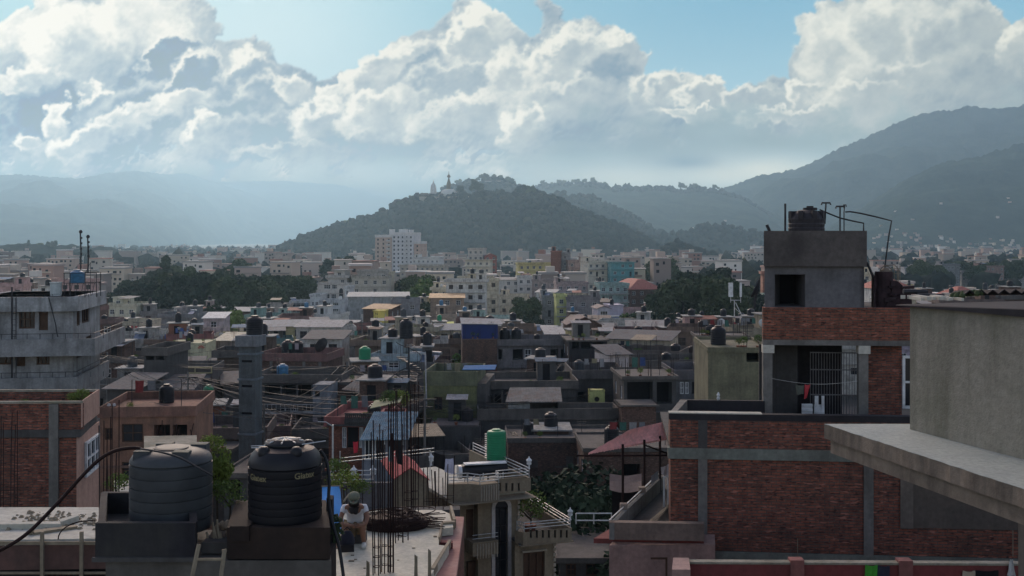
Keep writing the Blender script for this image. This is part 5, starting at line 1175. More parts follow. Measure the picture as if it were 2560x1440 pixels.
# ---------------------------------------------------------------- the far city: past counting
nd = NB('distant_walls'); gi = nd.t.nodes.new('ShaderNodeNewGeometry')
nd.col(nd.ramp(gi.outputs['Random Per Island'], [(0, (.24, .12, .09)), (.2, (.30, .25, .21)), (.36, (.46, .41, .34)), (.5, (.20, .16, .14)), (.64, (.55, .47, .35)), (.78, (.36, .23, .18)), (.9, (.40, .34, .29)), (1, (.66, .62, .55))])); M['far'] = nd.m
nd = NB('distant_roofs'); gi = nd.t.nodes.new('ShaderNodeNewGeometry')
nd.col(nd.ramp(gi.outputs['Random Per Island'], [(0, (.28, .27, .25)), (.35, (.18, .17, .16)), (.6, (.36, .34, .31)), (.8, (.26, .12, .09)), (1, (.5, .5, .48))])); M['farroof'] = nd.m
def far_city(Ys, xa, xb, lab, seed, gap=.18, zf=None, hmax=19):
    g = random.Random(seed); m = MB()
    for Y0 in Ys:
        X = px(xa, Y0)
        while X < px(xb, Y0):
            w = g.uniform(8, 20) if Y0 > 620 else g.uniform(7, 14); Y = Y0+g.uniform(-12, 12); x = 1280+X/Y*F
            if g.random() > (gap if 830 < x < 1700 or Y < 600 else .45) and not (930 < x+10 < 1060 and Y < 815 and Y > 740):
                d = g.uniform(8, 12); h = g.choice([7, 9, 12, 12, 15, 15, hmax-2, hmax])*g.uniform(.85, 1.05); h = min(h+(g.uniform(0, 5) if 830 < x < 1650 and Y < 700 else 0), cap(x, x+w/Y*F, Y)) if not blocked(X-1, X+w+1, Y-1, Y+d+1, x, x+w/Y*F) else 0; b = 0 if zf is None else zf(X, Y); a = g.uniform(-.3, .3)
                if h > 3:
                    ca, sa = math.cos(a), math.sin(a); q = lambda u, v: (X+u*ca-v*sa, Y+u*sa+v*ca)
                    f = [q(0, 0), q(w, 0), q(w, d), q(0, d)]; m.prism(f, b-3, b+h, 0)
                    m.prism([q(-.4, -.4), q(w+.4, -.4), q(w+.4, d+.4), q(-.4, d+.4)], b+h+.01, b+h+g.choice([.4, .9]), 1)
                    if g.random() < .5: u = g.uniform(0, w-4); m.prism([q(u, 2), q(u+3.5, 2), q(u+3.5, 6), q(u, 6)], b+h+.9, b+h+3.2, 0)
                    if Y < 1100:
                        for s in range(int(h/3)):
                            for i in range(int(w/3)):
                                if g.random() < .66: u = 1+i*3+g.uniform(-.4, .5); ww_ = g.choice([.9, 1.3, 1.3, 1.9]); z = b+h-2.3-s*3+g.choice([0, 0, -.6]); m.prism([q(u, -.06), q(u+ww_, -.06), q(u+ww_, .1), q(u, .1)], z, z+1.3, 2)
                            if g.random() < .35: m.prism([q(.3, -.9), q(w*g.uniform(.4, .95), -.9), q(w*.9, -.01), q(.3, -.01)], b+h-3.1-s*3, b+h-2.5-s*3, 0)
            X += w+g.choice([.5, 1, 3, 9])
    return m.build('distant_houses', [M['far'], M['farroof'], M['void']], None, label=lab, cat='houses', kind='stuff')
far_city([432, 470, 512, 560, 610, 660, 715, 800, 900, 1010], -80, 2640, 'crowded hazy city blocks between the old town and the hills', 1)
far_city([1150, 1300, 1480, 1700, 1950, 2250, 2600, 3000], -80, 2640, 'pale specks of the farthest valley houses', 2, .3)
def far_wood(n, xa, xb, ya, yb, seed, lab, r0=3.5, r1=6.5, zk=0.0):
    g = np.random.default_rng(seed); P = []; r = []
    for i in range(n):
        Y = g.uniform(ya, yb); x = g.uniform(xa, xb); q = g.uniform(r0, r1); P.append((px(x, Y), Y, q*.5+g.uniform(.1, .75)*q+zk)); r.append(q)
        if g.random() < .6:
            for k in range(3): P.append((px(x, Y)+g.normal()*q, Y+g.normal()*q, q*g.uniform(.4, 1.3)+zk)); r.append(q*.7)
    crowns('forest', P, r, M['wood1'], seed, 1, lab)
far_wood(420, -60, 800, 560, 1000, 31, 'hazy belts of trees in the far left city', 4, 6)
far_wood(420, -60, 760, 1000, 2800, 32, 'blue hazy tree line along the far left valley', 5, 9)
far_wood(150, 1050, 1950, 560, 1300, 33, 'trees scattered through the city under the stupa hill', 3.5, 6)
far_wood(620, 1740, 2640, 560, 2800, 34, 'hazy trees scattered over the right valley floor', 4, 8)
for i, (x, yt, Y, kd, lab) in enumerate([(70, 600, 1480, 'tall', 'tall feathery hazy tree on the far left skyline'), (128, 602, 1480, 'd', 'round hazy tree right of the feathery one on the far left skyline'), (100, 608, 1490, 'b', 'lower hazy tree between the two far left skyline trees'), (2300, 652, 640, 'b', 'hazy round tree behind the tank wreck')]):
    h = {'b': 13, 'd': 14, 'tall': 18}[kd]; tree(kd, px(x, Y), Y, pz(yt, Y)-16 if Y > 1000 else 0, 16/h if Y > 1000 else pz(yt, Y)/h, i*2, lab)
# houses climbing the foot of the right-hand mountain and the valley behind the stupa hill
def slope_houses(f, n, xa, xb, ta, tb, seed, lab, s0=5, s1=11):
    g = random.Random(seed); m = MB()
    for i in range(n):
        x, y, z = f(g.uniform(xa, xb), ta+(tb-ta)*g.random()**2); w = g.uniform(s0, s1); m.box(x, x+w*.6, y-3, y+3, z-3, z+g.uniform(2, 6), 0)
    m.build('distant_houses', [M['far'], M['farroof']], None, label=lab, cat='houses', kind='stuff')
slope_houses(hm3, 110, 2100, 2640, .02, .13, 5, 'tiny pale houses dotted over the foot of the right mountain', 7, 13)
slope_houses(hm3, 9, 2200, 2600, .2, .5, 6, 'a few tiny pale houses higher on the right mountain', 7, 12)
slope_houses(h4, 18, 1560, 1960, .05, .5, 7, 'tiny houses on the hazy slopes beyond the stupa hill', 8, 16)
# ================================================================ NEAR ROOFS
def L(t, x, y, Y):
    X, Z = px(x, Y), pz(y, Y); dx, dy = X-t.X, Y-t.Y
    return (dx*t.c+dy*t.s, -dx*t.s+dy*t.c, Z-t.Z)
def YZ(y, z): return (CZ-z)*F/(y-HZ)            # distance of a point at height z seen at row y
def LZ(t, x, y, z): return L(t, x, y, YZ(y, z))
def slab(t, nm, pts, z, th, mat, color=None, jit=0.0, seed=1):
    """a flat slab whose top outline is given by photo points at height z"""
    g = random.Random(seed); P = []
    q = [LZ(t, a, b, z)[:2] for a, b in pts]
    for i in range(len(q)):
        a, b = q[i], q[(i+1) % len(q)]; n = max(1, int(math.hypot(b[0]-a[0], b[1]-a[1])/.15)) if jit else 1
        for k in range(n):
            f = k/n; P.append((a[0]+(b[0]-a[0])*f+(g.uniform(-jit, jit) if k else 0), a[1]+(b[1]-a[1])*f+(g.uniform(-jit, jit) if k else 0)))
    return MB().prism(P, z-t.Z-th, z-t.Z, 0).build(nm, mat, t, color=color)
# ---------------------------------------------------------------- plastered house at the right edge
Cx, Cy = 4.92, 13.6; d_ = (.27, -.963); e_ = (.963, .27)
t = Fr('plastered_house', Cx, Cy, 0, 0, 'grey green plastered house corner with a wide concrete eaves slab at the right edge', 'house')
Q = lambda a, b: (a*d_[0]+b*e_[0], a*d_[1]+b*e_[1])
M['rend'] = plaster('grey_render', (.285, .27, .22), .6, .7, moss=(.13, .135, .09), dirt=(.13, .12, .09), bump=.9, sc=1.3)
zt = CZ-165/F*13.6; zs = CZ-2.34
MB().prism([Q(0, 0), Q(7, 0), Q(7, 5), Q(0, 5)], zs-.02, zt).build('wall', M['rend'], t)
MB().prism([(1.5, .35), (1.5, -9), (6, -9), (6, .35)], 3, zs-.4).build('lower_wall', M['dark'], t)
P1 = (3.98-Cx, 14.0-Cy); P2 = (4.81-Cx, 10.33-Cy); dd = (P2[0]-P1[0], P2[1]-P1[1]); P3 = (P2[0]+dd[0], P2[1]+dd[1])
g = random.Random(3); edge = []
for i in range(61):
    f = i/60*2; edge.append((P1[0]+dd[0]*f+g.uniform(-.012, .012), P1[1]+dd[1]*f))
M['bluecon'] = plaster('bluish_concrete', (.34, .37, .34), .4, .0, moss=(.22, .25, .24), bump=.4, sc=2.0)  # slab top paler and bluer than its fascia
M['fascia'] = plaster('stained_fascia', (.22, .18, .14), .6, .7, bump=.5)
sl_ = MB().prism(edge+[(5, P3[1]), (5, P1[1])], zs-.004, zs); sl_.build('eaves_top', M['bluecon'], t)
MB().prism([(a+g.uniform(-.004, .01), b) for a, b in edge]+[(5, P3[1]), (5, P1[1]-.002)], zs-.185, zs-.006).build('eaves_slab', M['fascia'], t)
MB().prism([(P1[0]+.06, P1[1]-.05), (P3[0]+.06, P3[1]), (5, P3[1]), (5, P1[1]-.05)], zs-.36, zs-.187).build('beam', M['fascia'], t)
# sheet roof stacked with scrap above the wall
t2 = Fr('tin_roof', Cx+.7, 14.4, zt, 0, 'black corrugated sheet roof with a toothed edge on top of the plastered house', 'roof')
m = MB(); n = 34
for j in range(2):
    pass
prof = []
for i in range(n+1): x = .3+i*.075; prof.append((x, .10+.055*(i % 2)+.02*x))
vs = [(a, 0, b) for a, b in prof]+[(a, .5, b-.03) for a, b in prof]+[(a, 0, b-.015) for a, b in prof]+[(a, .5, b-.05) for a, b in prof]; k = n+1
m.add(vs, [(i, i+1, k+i+1, k+i) for i in range(n)]+[(2*k+i+1, 2*k+i, 3*k+i, 3*k+i+1) for i in range(n)]+[(i, 2*k+i, 2*k+i+1, i+1) for i in range(n)])
m.build('sheet', M['black'], t2)
cx_ = Cx+.7; cy_ = 14.4
Q2 = lambda a, b, z: (Cx+a*d_[0]+b*e_[0]-cx_, Cy+a*d_[1]+b*e_[1]-cy_, z)
MB().hexa([Q2(6, .03, 0), Q2(6, 5, 0), Q2(-.3, 5, 0), Q2(-.15, -.1, 0)], [Q2(6, .05, .22), Q2(6, 5, .24), Q2(-.3, 5, .05), Q2(-.15, -.08, .012)]).build('board', M['black'], t2)
m = MB()
for i in range(26): 
    a = g.uniform(-.62, .25); s = g.uniform(.012, .035); m.box(a, a+s*2.2, .1+g.uniform(-.3, .3), .3, .03, .05+s)
m.build('rubble', M['light'], None, label='pale rubble lying along the top of the plastered wall', cat='rubble', kind='stuff').location = t2.o.location
MB().tube([(-.32, .5, .12), (.0, .52, .11)], .034, 10).tube([(-.16, .42, .07), (.2, .44, .06)], .03, 10).build('rolled_mat', M['steel'], None, label='dark rolled mats lying on the wall top beside the field view', cat='roll', loc=t2.o.location)
m = MB()
for i in range(14): a = .22+i*.03; m.lathe([(.03, 0), (.045, .03), (.03, .06), (.01, .08)], a*.9, .1+g.uniform(-.1, .1), .04+i*.004, n=7)
m.build('moss_clump', M['leafd'], None, label='dark mossy clump at the left end of the toothed sheet roof', cat='moss', kind='stuff').location = t2.o.location
# ---------------------------------------------------------------- long brick house with the stair house on top
t = Fr('brick_house', px(1690, 28), 28, 0, -5.2, 'long bare brick house with concrete frame and a tall stair house on its roof', 'house')
bt = t
U = t.u; zt = t.w(1033); zb1, zb0 = t.wx(1119, 1700), t.wx(1146, 1700); zc1, zc0 = t.wx(1377, 1750), t.wx(1402, 1750)
We = U(2900)
m = MB(); m.box(U(1692), We, 0, .23, zb0, zb1-.3).box(U(1692), We, 0.001, .23, 0, zb0).build('wall', M['brick'], t)
MB().box(U(1675), We, -.04, .22, zb1, zt-.16).build('parapet_wall', M['brick'], t)
MB().box(U(1672), We, -.05, .24, zt-.16, zt).build('coping', M['black'], t); MB().box(U(1672), U(1905), -.055, .25, zt, zt+.025).build('coping_top', M['light'], t)
MB().box(U(1670), We, -.06, .3, zb0, zb1).box(U(1747), We, -.05, .1, zc0, zc1).build('beam', plaster('green_grey_concrete', (.16, .175, .15), .5, .35, bump=.4), t)
for a, b in ((1745, 1768), (2159, 2183)): MB().box(U(a), U(b), -.045, .1, zc1, zb0).build('column', M['concrete'], t)
for a in (1745, ): MB().box(U(a), U(1768), -.05, .1, zb1, zt-.16).build('column', M['dark'], t)
MB().box(U(1676), U(1694), -.02, .9, 0, zt-.17).build('end_wall', M['brick3'], t)
MB().box(U(2252), We, -.03, .02, t.wx(1322, 2400), t.wx(1175, 2300)).build('plaster_panel', plaster('shaded_brown_render', (.10, .085, .07), .4, .4), t)  # render coloured darker to paint in the shadow under the eaves slab
MB().box(U(2250), U(2282), -.05, -.031, t.wx(1320, 2260), t.wx(1165, 2260)).build('panel_post', plaster('brown_render_light', (.14, .12, .10), .4, .4), t)
m = MB(); m.tube([(U(2530), -.06, t.w(1390, U(2530))), (U(2530), -.06, t.w(1325, U(2530)))], .012, 5); m.tube([(U(1993), -.06, t.w(1400, U(1993))), (U(1993), -.06, t.w(1345, U(1993)))], .01, 5); m.build('conduit', M['plank'], t)
D0 = 2.35
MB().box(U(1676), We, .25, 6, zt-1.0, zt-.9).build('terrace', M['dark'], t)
uu0, uu1 = U(1700, D0), U(1912, D0)
MB().box(uu0, uu1, D0, D0+.15, zt-.9, zt).build('back_parapet', M['black'], t)
MB().hexa([(U(1676), .2, zt-.9), (U(1676)+.16, .2, zt-.9), (uu0+.2, D0, zt-.9), (uu0, D0, zt-.9)], [(U(1676), .2, zt), (U(1676)+.16, .2, zt), (uu0+.2, D0, zt), (uu0, D0, zt)]).build('side_parapet', M['concrete'], t)
MB().lathe([(.03, 0), (.05, .05), (.03, .1), (.05, .14), (.01, .22)], uu0+1.05, D0+.07, zt, n=8).build('finial', M['frame'], t)
# stair house
v0 = D0+.05; V_ = lambda x: U(x, v0); Wz = lambda y, x=2000: t.wx(y, x, v0)
z850, z862, z770, z577, z665, z1035 = Wz(850), Wz(863), Wz(769), Wz(577), Wz(666), zt-.9
ua, ub, uc, ud, ue = V_(1908), V_(1931), V_(2147), V_(2171), V_(2300)
for a, b in ((ua, ub), (uc, ud)): MB().box(a, b, v0, v0+.26, z1035, z862-.22).build('column', M['concrete'], t); MB().box(a-.01, b+.05, v0-.03, v0+.28, z862-.22, z862).build('capital', M['light'], t)
MB().box(ua, ue, v0-.02, v0+.3, z862, z850).build('lintel', M['concrete'], t); MB().box(ua, ue, v0, v0+.23, z850, z770).build('brick_band', M['brick3'], t)
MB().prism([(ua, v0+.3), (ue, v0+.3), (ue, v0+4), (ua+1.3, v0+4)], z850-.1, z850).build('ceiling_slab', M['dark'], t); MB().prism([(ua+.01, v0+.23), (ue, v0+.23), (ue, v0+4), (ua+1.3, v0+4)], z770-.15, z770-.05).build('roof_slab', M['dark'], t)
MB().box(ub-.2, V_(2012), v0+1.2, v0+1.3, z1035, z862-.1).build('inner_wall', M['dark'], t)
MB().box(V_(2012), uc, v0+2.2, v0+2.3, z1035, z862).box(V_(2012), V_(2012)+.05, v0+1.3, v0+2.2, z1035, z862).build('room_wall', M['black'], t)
MB().box(ud+.001, V_(2263), v0+.35, v0+.5, z1035, z862).build('side_wall', M['brick'], t)
MB().prism([(ua+.02, v0+.26), (ua+.2, v0+.26), (ua+1.4, v0+4), (ua+1.2, v0+4)], z1035, z850-.1).build('return_wall', M['dark'], t)
m = MB(); gv = v0+1.0; ga, gb = U(2026, gv), U(2144, gv); zg = t.wx(880, 2080, gv)
nb = 17
for i in range(nb+1): m.tube([(ga+(gb-ga)*i/nb, gv, z1035), (ga+(gb-ga)*i/nb, gv, zg)], .011, 4)
for z in (z1035+.12, z1035+.95, zg-.02, zg-.5): m.box(ga, gb, gv-.01, gv+.01, z-.015, z+.015)
m.build('barred_gate', M['rail'] if False else plain('gate_grey', (.12, .12, .125), .5, .2), t)
window(t, lambda a, d, b: (a, v0+.4+d-.1, b), V_(2263), V_(2290), t.wx(1025, 2270, v0), t.wx(892, 2270, v0), .0, 'frame', 'glass', 0, 1, .07)
m = MB(); q_ = v0+.6
for a, b, c, e in ((2005, 2032, 1012, 1016), (2005, 2032, 1022, 1028), (2037, 2046, 990, 1030), (2054, 2061, 990, 1030)): m.box(U(a, q_), U(b, q_), q_, q_+.05, t.wx(e, a, q_), t.wx(c, a, q_))
m.box(U(2003, q_), U(2064, q_), q_+.04, q_+.08, z1035, z1035+.06).box(U(2005, q_), U(2032, q_), q_+.045, q_+.07, z1035, t.wx(1010, 2015, q_)).box(U(2036, q_), U(2062, q_), q_+.045, q_+.07, z1035, t.wx(1012, 2040, q_))
m.build('chair', M['frame'], None, label='white plastic chair standing in the open room behind the bars', cat='chair').location = t.o.location
COL.objects[-1].rotation_euler = t.o.rotation_euler
# upper room
vt = v0+.12; a_, b_ = V_(1910), V_(2166)
m = MB(); Wd = b_-a_-.06
facade(m, Wd, z770-.05, z665, [(U(1937, vt)-a_-.03, U(2013, vt)-a_-.03, z770+.01, t.wx(686, 1970, vt), 1.6, 1)], lambda a, d, b: (a_+.03+a, vt+d, b))
m.prism([(a_+.03, vt+.001), (a_+.15, vt+.001), (a_+1.12, vt+2.899), (a_+1.0, vt+2.899)], z770-.05, z665).box(b_-.15, b_-.03, vt, vt+3, z770-.05, z665).box(a_+1.0, b_-.15, vt+2.9, vt+3, z770-.05, z665)
M['roomwall'] = plaster('grey_block_wall', (.125, .125, .13), .45, .35, bump=.4)
m.build('upper_room', [M['roomwall'], M['void']], t)
MB().prism([(a_-.01, v0-.02), (b_+.01, v0-.02), (b_+.01, vt+3.1), (a_+1.05, vt+3.1)], z665, z577).build('water_box', plaster('brown_grey_render', (.10, .09, .082), .6, .25, dirt=(.03, .027, .027), bump=.4), t)
# scrap and old drums beside the upper room
sv = v0+1.0; S_ = lambda x, y: (U(x, sv), sv, t.wx(y, x, sv))
def place(o, T0): o.location = T0.o.location; o.rotation_euler = T0.o.rotation_euler; return o
g = random.Random(12)
m = MB()
b0 = S_(2210, 768); m.lathe([(.26, 0), (.26, .5), (.24, .52), (.25, .9), (.25, 1.0)], b0[0], sv, b0[2], n=16)
m.hexa([(S_(2182, 768)[0], sv-.1, b0[2]), (S_(2200, 768)[0], sv-.1, b0[2]), (S_(2205, 768)[0], sv+.2, b0[2]), (S_(2182, 768)[0], sv+.2, b0[2])], [(S_(2183, 690)[0], sv-.1, S_(2183, 690)[2]), (S_(2196, 694)[0], sv-.1, S_(2196, 680)[2]), (S_(2200, 680)[0], sv+.2, S_(2200, 684)[2]), (S_(2183, 690)[0], sv+.2, S_(2183, 690)[2])])
pts = [(2228, 768), (2222, 700), (2238, 702), (2250, 712), (2256, 722), (2262, 730), (2272, 732), (2275, 768)]
q_ = [S_(a, b) for a, b in pts]; m.ext([(a, c) for a, _, c in q_], sv-.25, sv+.35)
for i in range(16): x = g.uniform(2215, 2270); y = g.uniform(715, 760); a = S_(x, y); s = g.uniform(.05, .14); m.hexa([(a[0]-s, sv-.35, a[2]-s*.4), (a[0]+s, sv-.4, a[2]-s*.2), (a[0]+s, sv-.2, a[2]-s*.2), (a[0]-s, sv-.2, a[2]-s*.4)], [(a[0]-s*.8, sv-.35, a[2]+s*.3), (a[0]+s, sv-.4, a[2]+s*.5), (a[0]+s, sv-.2, a[2]+s*.5), (a[0]-s, sv-.2, a[2]+s*.3)])
place(m.build('scrap_heap', plain('rusty_scrap', (.035, .022, .025), .8, .3, .6, 6), None, label='heap of rusty drums and sheet scrap right of the upper room', cat='scrap'), t)
m = MB(); c0 = S_(2213, 680); c1 = S_(2246, 700)
pr = []
for i in range(9): a = math.pi*i/8; pr.append((c0[0]-math.cos(a)*.16+.02, sv, c0[2]+math.sin(a)*.17))
m.tube(pr, .015, 5)
fr_ = [(2213, 664), (2236, 662), (2246, 672), (2246, 705), (2238, 700)]
m.tube([S_(*p) for p in fr_], .014, 5)
for x in (2236, 2243, 2250): m.tube([S_(x, 664), S_(x, 708)], .01, 4)
for y in (672, 684): m.tube([S_(2215, y), S_(2252, y)], .01, 4)
m.lathe([(.16, -.18), (.165, -.05), (.13, .05), (.05, .12)], c0[0]+.02, sv+.05, c0[2], n=14)
place(m.build('cage_frame', plain('pale_rust', (.16, .13, .10), .7, .2), None, label='pale bent cage and round cap on top of the scrap heap', cat='frame'), t)
place(MB().tube([S_(2167, 655), S_(2190, 708)], .035, 6).build('pipe', M['steel'], None, label='slanting dark pipe between the upper room and the scrap heap', cat='pipe'), t)
# rooftop of the upper room
tv = v0+1.2; R_ = lambda x, y: (U(x, tv), tv, t.wx(y, x, tv)); zr = z577
c0 = R_(2016, 577); m = MB(); rr = (U(2062, tv)-U(1971, tv))/2
hh = t.wx(520, 2000, tv)-zr
prof = [(rr*.98, -.02), (rr, hh*.12), (rr*.97, hh*.16), (rr, hh*.3), (rr*.97, hh*.34), (rr, hh*.5), (rr*.94, hh*.62), (rr*.82, hh*.76), (rr*.6, hh*.86), (rr*.3, hh*.92)]
m.lathe(prof, c0[0], tv, zr, n=26)
for i in range(8): a = i*math.pi/4+.3; m.hexa(*[[(c0[0]+math.cos(a+s_)*r_, tv+math.sin(a+s_)*r_, zr+z_) for r_, s_ in ((rr*.62, -.14), (rr*1.0, -.14), (rr*1.0, .14), (rr*.62, .14))] for z_ in (hh*.5, hh*.86)])
te = Fr('water_tank', t.X, t.Y, 0, -5.2, 'squat dirty black water tank on top of the stair house', 'water tank')
m.build('tank_body', plain('dusty_black', (.026, .024, .027), .6, 0, .5, 5), te)
MB().lathe([(.2, 0), (.2, .07), (.1, .075), (.1, .12)], c0[0]+.1, tv, zr+hh*.9, n=14).build('lid', M['tankb'], te)
def stick(pts, r, lab, nm='pipe', cat='pipe', tt=0, n=6, mat='steel'):
    m = MB().tube([R_(*p) for p in pts], r, n)
    if tt: q_ = R_(*pts[-1]); m.tube([(q_[0]-tt, tv, q_[2]-.06), (q_[0]-tt*.85, tv, q_[2]), (q_[0]+tt*.85, tv, q_[2]), (q_[0]+tt, tv, q_[2]-.06)], r*1.1, n)
    return place(m.build(nm, M[mat], None, label=lab, cat=cat), t)
stick([(1963, 578), (1963, 509)], .03, 'upright bare pole left of the tank on the stair house', 'pole', 'pole')
stick([(1924, 578), (1917, 562)], .045, 'short leaning stub of pipe at the roof corner of the stair house')
stick([(2062, 560), (2065, 507)], .022, 'tee topped pipe right behind the squat tank', tt=.13)
stick([(2100, 578), (2100, 516)], .022, 'tee topped pipe at the middle right of the stair house roof', tt=.12)
stick([(2110, 578), (2110, 530), (2112, 512)], .015, 'thin upright pole with a small top beside the tee topped pipe', tt=.04)
stick([(2049, 524), (2075, 535), (2100, 545), (2130, 552), (2159, 558), (2159, 578)], .022, 'bent pipe running from the tank top down to the right roof edge')
stick([(2113, 530), (2125, 529), (2150, 533), (2190, 542), (2229, 552), (2222, 590), (2212, 668)], .022, 'long bent pipe arching from the roof down to the scrap heap')
dd_ = R_(1903, 768); dish(*t.world(U(1896, v0-.2), v0-.2, z770-.02), .28, 1.25, 'dark satellite dish on the left corner below the upper room', mast=.35)
m = MB(); a, b = (U(1931, v0), v0+.1, Wz(948)), (U(2147, v0), v0+.1, Wz(952)); m.tube([tuple(a[k]+(b[k]-a[k])*f-(k == 2)*math.sin(f*math.pi)*.12 for k in range(3)) for f in [i/10 for i in range(11)]], .006, 4)
place(m.build('clothes_line', M['rail'], None, label='thin clothes line across the open room of the stair house', cat='line'), t)
def cloth(fr, pts, lab, col, amp=.02, cat='cloth', sub=7):
    """a hanging cloth given by its top-left, top-right, bottom-right, bottom-left corners (local), with folds"""
    A, B, C, D = [Vector(p) for p in pts]; n = sub; vs = []
    for j in range(n+1):
        for i in range(n+1):
            f, h = i/n, j/n; p = (A*(1-f)+B*f)*(1-h)+(D*(1-f)+C*f)*h; p = p+Vector((0, math.sin(f*9+h*2)*amp*(.4+h)+.012*math.sin(i*2.3+j), -.02*math.sin(f*math.pi)*(1-h))); vs.append(p)
    m = MB().add([tuple(p) for p in vs]+[tuple(p+Vector((0, .012, 0))) for p in vs], [(j*(n+1)+i, j*(n+1)+i+1, (j+1)*(n+1)+i+1, (j+1)*(n+1)+i) for j in range(n) for i in range(n)]+[((n+1)**2+(j+1)*(n+1)+i, (n+1)**2+(j+1)*(n+1)+i+1, (n+1)**2+j*(n+1)+i+1, (n+1)**2+j*(n+1)+i) for j in range(n) for i in range(n)])
    o = m.build('hanging_cloth', M['colour'], None, color=col, smooth=True, label=lab, cat=cat)
    if fr is not None: place(o, fr)
    return o
H_ = lambda x, y: (U(x, v0+.08), v0+.08, t.wx(y, x, v0+.08))
cloth(t, [H_(1989, 961), H_(2010, 963), H_(2008, 985), H_(1992, 987)], 'dull grey cloth on the line in the open room', (.10, .11, .09))
cloth(t, [H_(2012, 961), H_(2026, 961), H_(2016, 995), H_(2011, 998)], 'small red cloth on the line in the open room', (.42, .05, .06))
# ---------------------------------------------------------------- red parapet at the bottom right with laundry
t = Fr('red_parapet', px(1670, 21), 21, 0, -1, 'dark red painted roof parapet with square piers along the bottom right', 'wall')
z1 = t.w(1404); M['redp'] = plaster('dark_red_paint', (.165, .045, .045), .35, .3)
MB().box(.3, 12, 0, .14, 18, z1-.04).build('wall', M['redp'], t); MB().box(.28, 12, -.02, .16, z1-.04, z1).build('coping', M['rend'], t)
for a in (1975, 2246, 2590): MB().box(t.u(a), t.u(a)+.26, -.05, .19, 18, z1+.05).build('pier', plaster('worn_pink', (.24, .10, .09), .4, .3), t)
MB().prism([(0, -.6), (.34, -.6), (.42, .16), (.12, .16)], 18, z1+.03).build('end_pier', plaster('pale_pink', (.36, .24, .21), .3, .2), t)
G_ = lambda x, y, v=-.06: (t.u(x, v), v, t.wx(y, x, v))
cloth(t, [G_(2164, 1412), G_(2194, 1413), G_(2192, 1450), G_(2163, 1450)], 'bright green cloth hanging over the red parapet', (.06, .30, .04))
cloth(t, [G_(2195, 1413), G_(2224, 1415), G_(2224, 1450), G_(2193, 1450)], 'dark blue cloth beside the green one on the red parapet', (.03, .035, .06))
cloth(t, [G_(2408, 1427), G_(2438, 1427), G_(2438, 1455), G_(2406, 1455)], 'cream towel hanging over the red parapet', (.42, .36, .28))
cloth(t, [G_(2440, 1426), G_(2496, 1426), G_(2496, 1455), G_(2440, 1455)], 'black cloth beside the cream towel on the red parapet', (.012, .01, .014))
cloth(t, [G_(2526, 1398), G_(2532, 1398), G_(2538, 1440), G_(2520, 1440)], 'white crumpled cloth hanging near the bottom right corner', (.50, .52, .52))
# ---------------------------------------------------------------- red tiled canopy
A = Vector((2.08, 30, 24.19)); B = Vector((4.9, 32.5, 24.19)); Cc = Vector((5.05, 33.2, 24.62)); Dd = Vector((3.37, 31.24, 24.62))
t = Fr('tiled_canopy', A.x, A.y, 0, 0, 'red tile patterned sheet canopy on thin steel posts left of the brick house', 'canopy')
m = MB(); n1, n2 = 72, 9; vs = []
for j in range(n2+1):
    for i in range(n1+1):
        f = i/n1; h = j/n2; lo = A.lerp(B, f); hi = Dd.lerp(Cc, f) if True else None; p = lo.lerp(hi, h)-Vector((A.x, A.y, 0)); p.z += .022*abs(math.sin(f*math.pi*30))-.012*(j % 2); vs.append(tuple(p))
m.add(vs+[(a, b, c-.05) for a, b, c in vs], [(j*(n1+1)+i, j*(n1+1)+i+1, (j+1)*(n1+1)+i+1, (j+1)*(n1+1)+i) for j in range(n2) for i in range(n1)]+[((n1+1)*(n2+1)+(j+1)*(n1+1)+i, (n1+1)*(n2+1)+(j+1)*(n1+1)+i+1, (n1+1)*(n2+1)+j*(n1+1)+i+1, (n1+1)*(n2+1)+j*(n1+1)+i) for j in range(n2) for i in range(n1)])
nn = len(vs); 
m.f += [(i, nn+i, nn+i+1, i+1) for i in range(n1)]; m.m += [0]*n1
m.build('roof', plain('red_tile_sheet', (.88, .44, .39), .6, 0, .3, 5), t)
for x, Y in ((1557, 30.7), (1611, 31.4), (1650, 32.0)): a = L(t, x, 1130, Y); MB().tube([(a[0], a[1], 19.5), (a[0], a[1], 24.3)], .035, 6).build('post', M['rust'], t)
a, b = L(t, 1440, 1139, 31), L(t, 1690, 1138, 31.6); MB().tube([a, b], .03, 5).tube([L(t, 1611, 1112, 31.4), L(t, 1672, 1135, 32)], .025, 5).build('rail', M['rust'], t)
# ---------------------------------------------------------------- pink house under the canopy
zp = CZ-6.92
t = Fr('pink_house', px(1523, 27), 27, 0, 0, 'dusty pink house with a cluttered roof terrace and red painted eaves', 'house')
MB().prism([LZ(t, 1523, 1356, 22.6)[:2], (2.6, 0), (4, 8), L(t, 1660, 1190, 34)[:2]], 0, zp-.55).build('wall', plaster('pink_wall', (.30, .20, .17), .3, .3), t)
slab(t, 'terrace_floor', [(1540, 1318), (1760, 1318), (1800, 1190), (1650, 1190)], zp-.40, .12, M['dark'])
slab(t, 'eaves', [(1484, 1346), (1760, 1352), (1760, 1330), (1545, 1310)], zp-.48, .12, plaster('red_eaves', (.20, .06, .055), .4, .3))
MB().prism([LZ(t, 1523, 1306, zp)[:2], LZ(t, 1760, 1310, zp)[:2], LZ(t, 1760, 1304, zp)[:2], LZ(t, 1523, 1300, zp)[:2]], zp-.42, zp).build('front_parapet', plaster('worn_cream', (.20, .15, .12), .5, .3), t)
P_ = [LZ(t, 1523, 1306, zp), LZ(t, 1558, 1270, zp), LZ(t, 1604, 1228, zp), LZ(t, 1650, 1186, zp)]
m = MB()
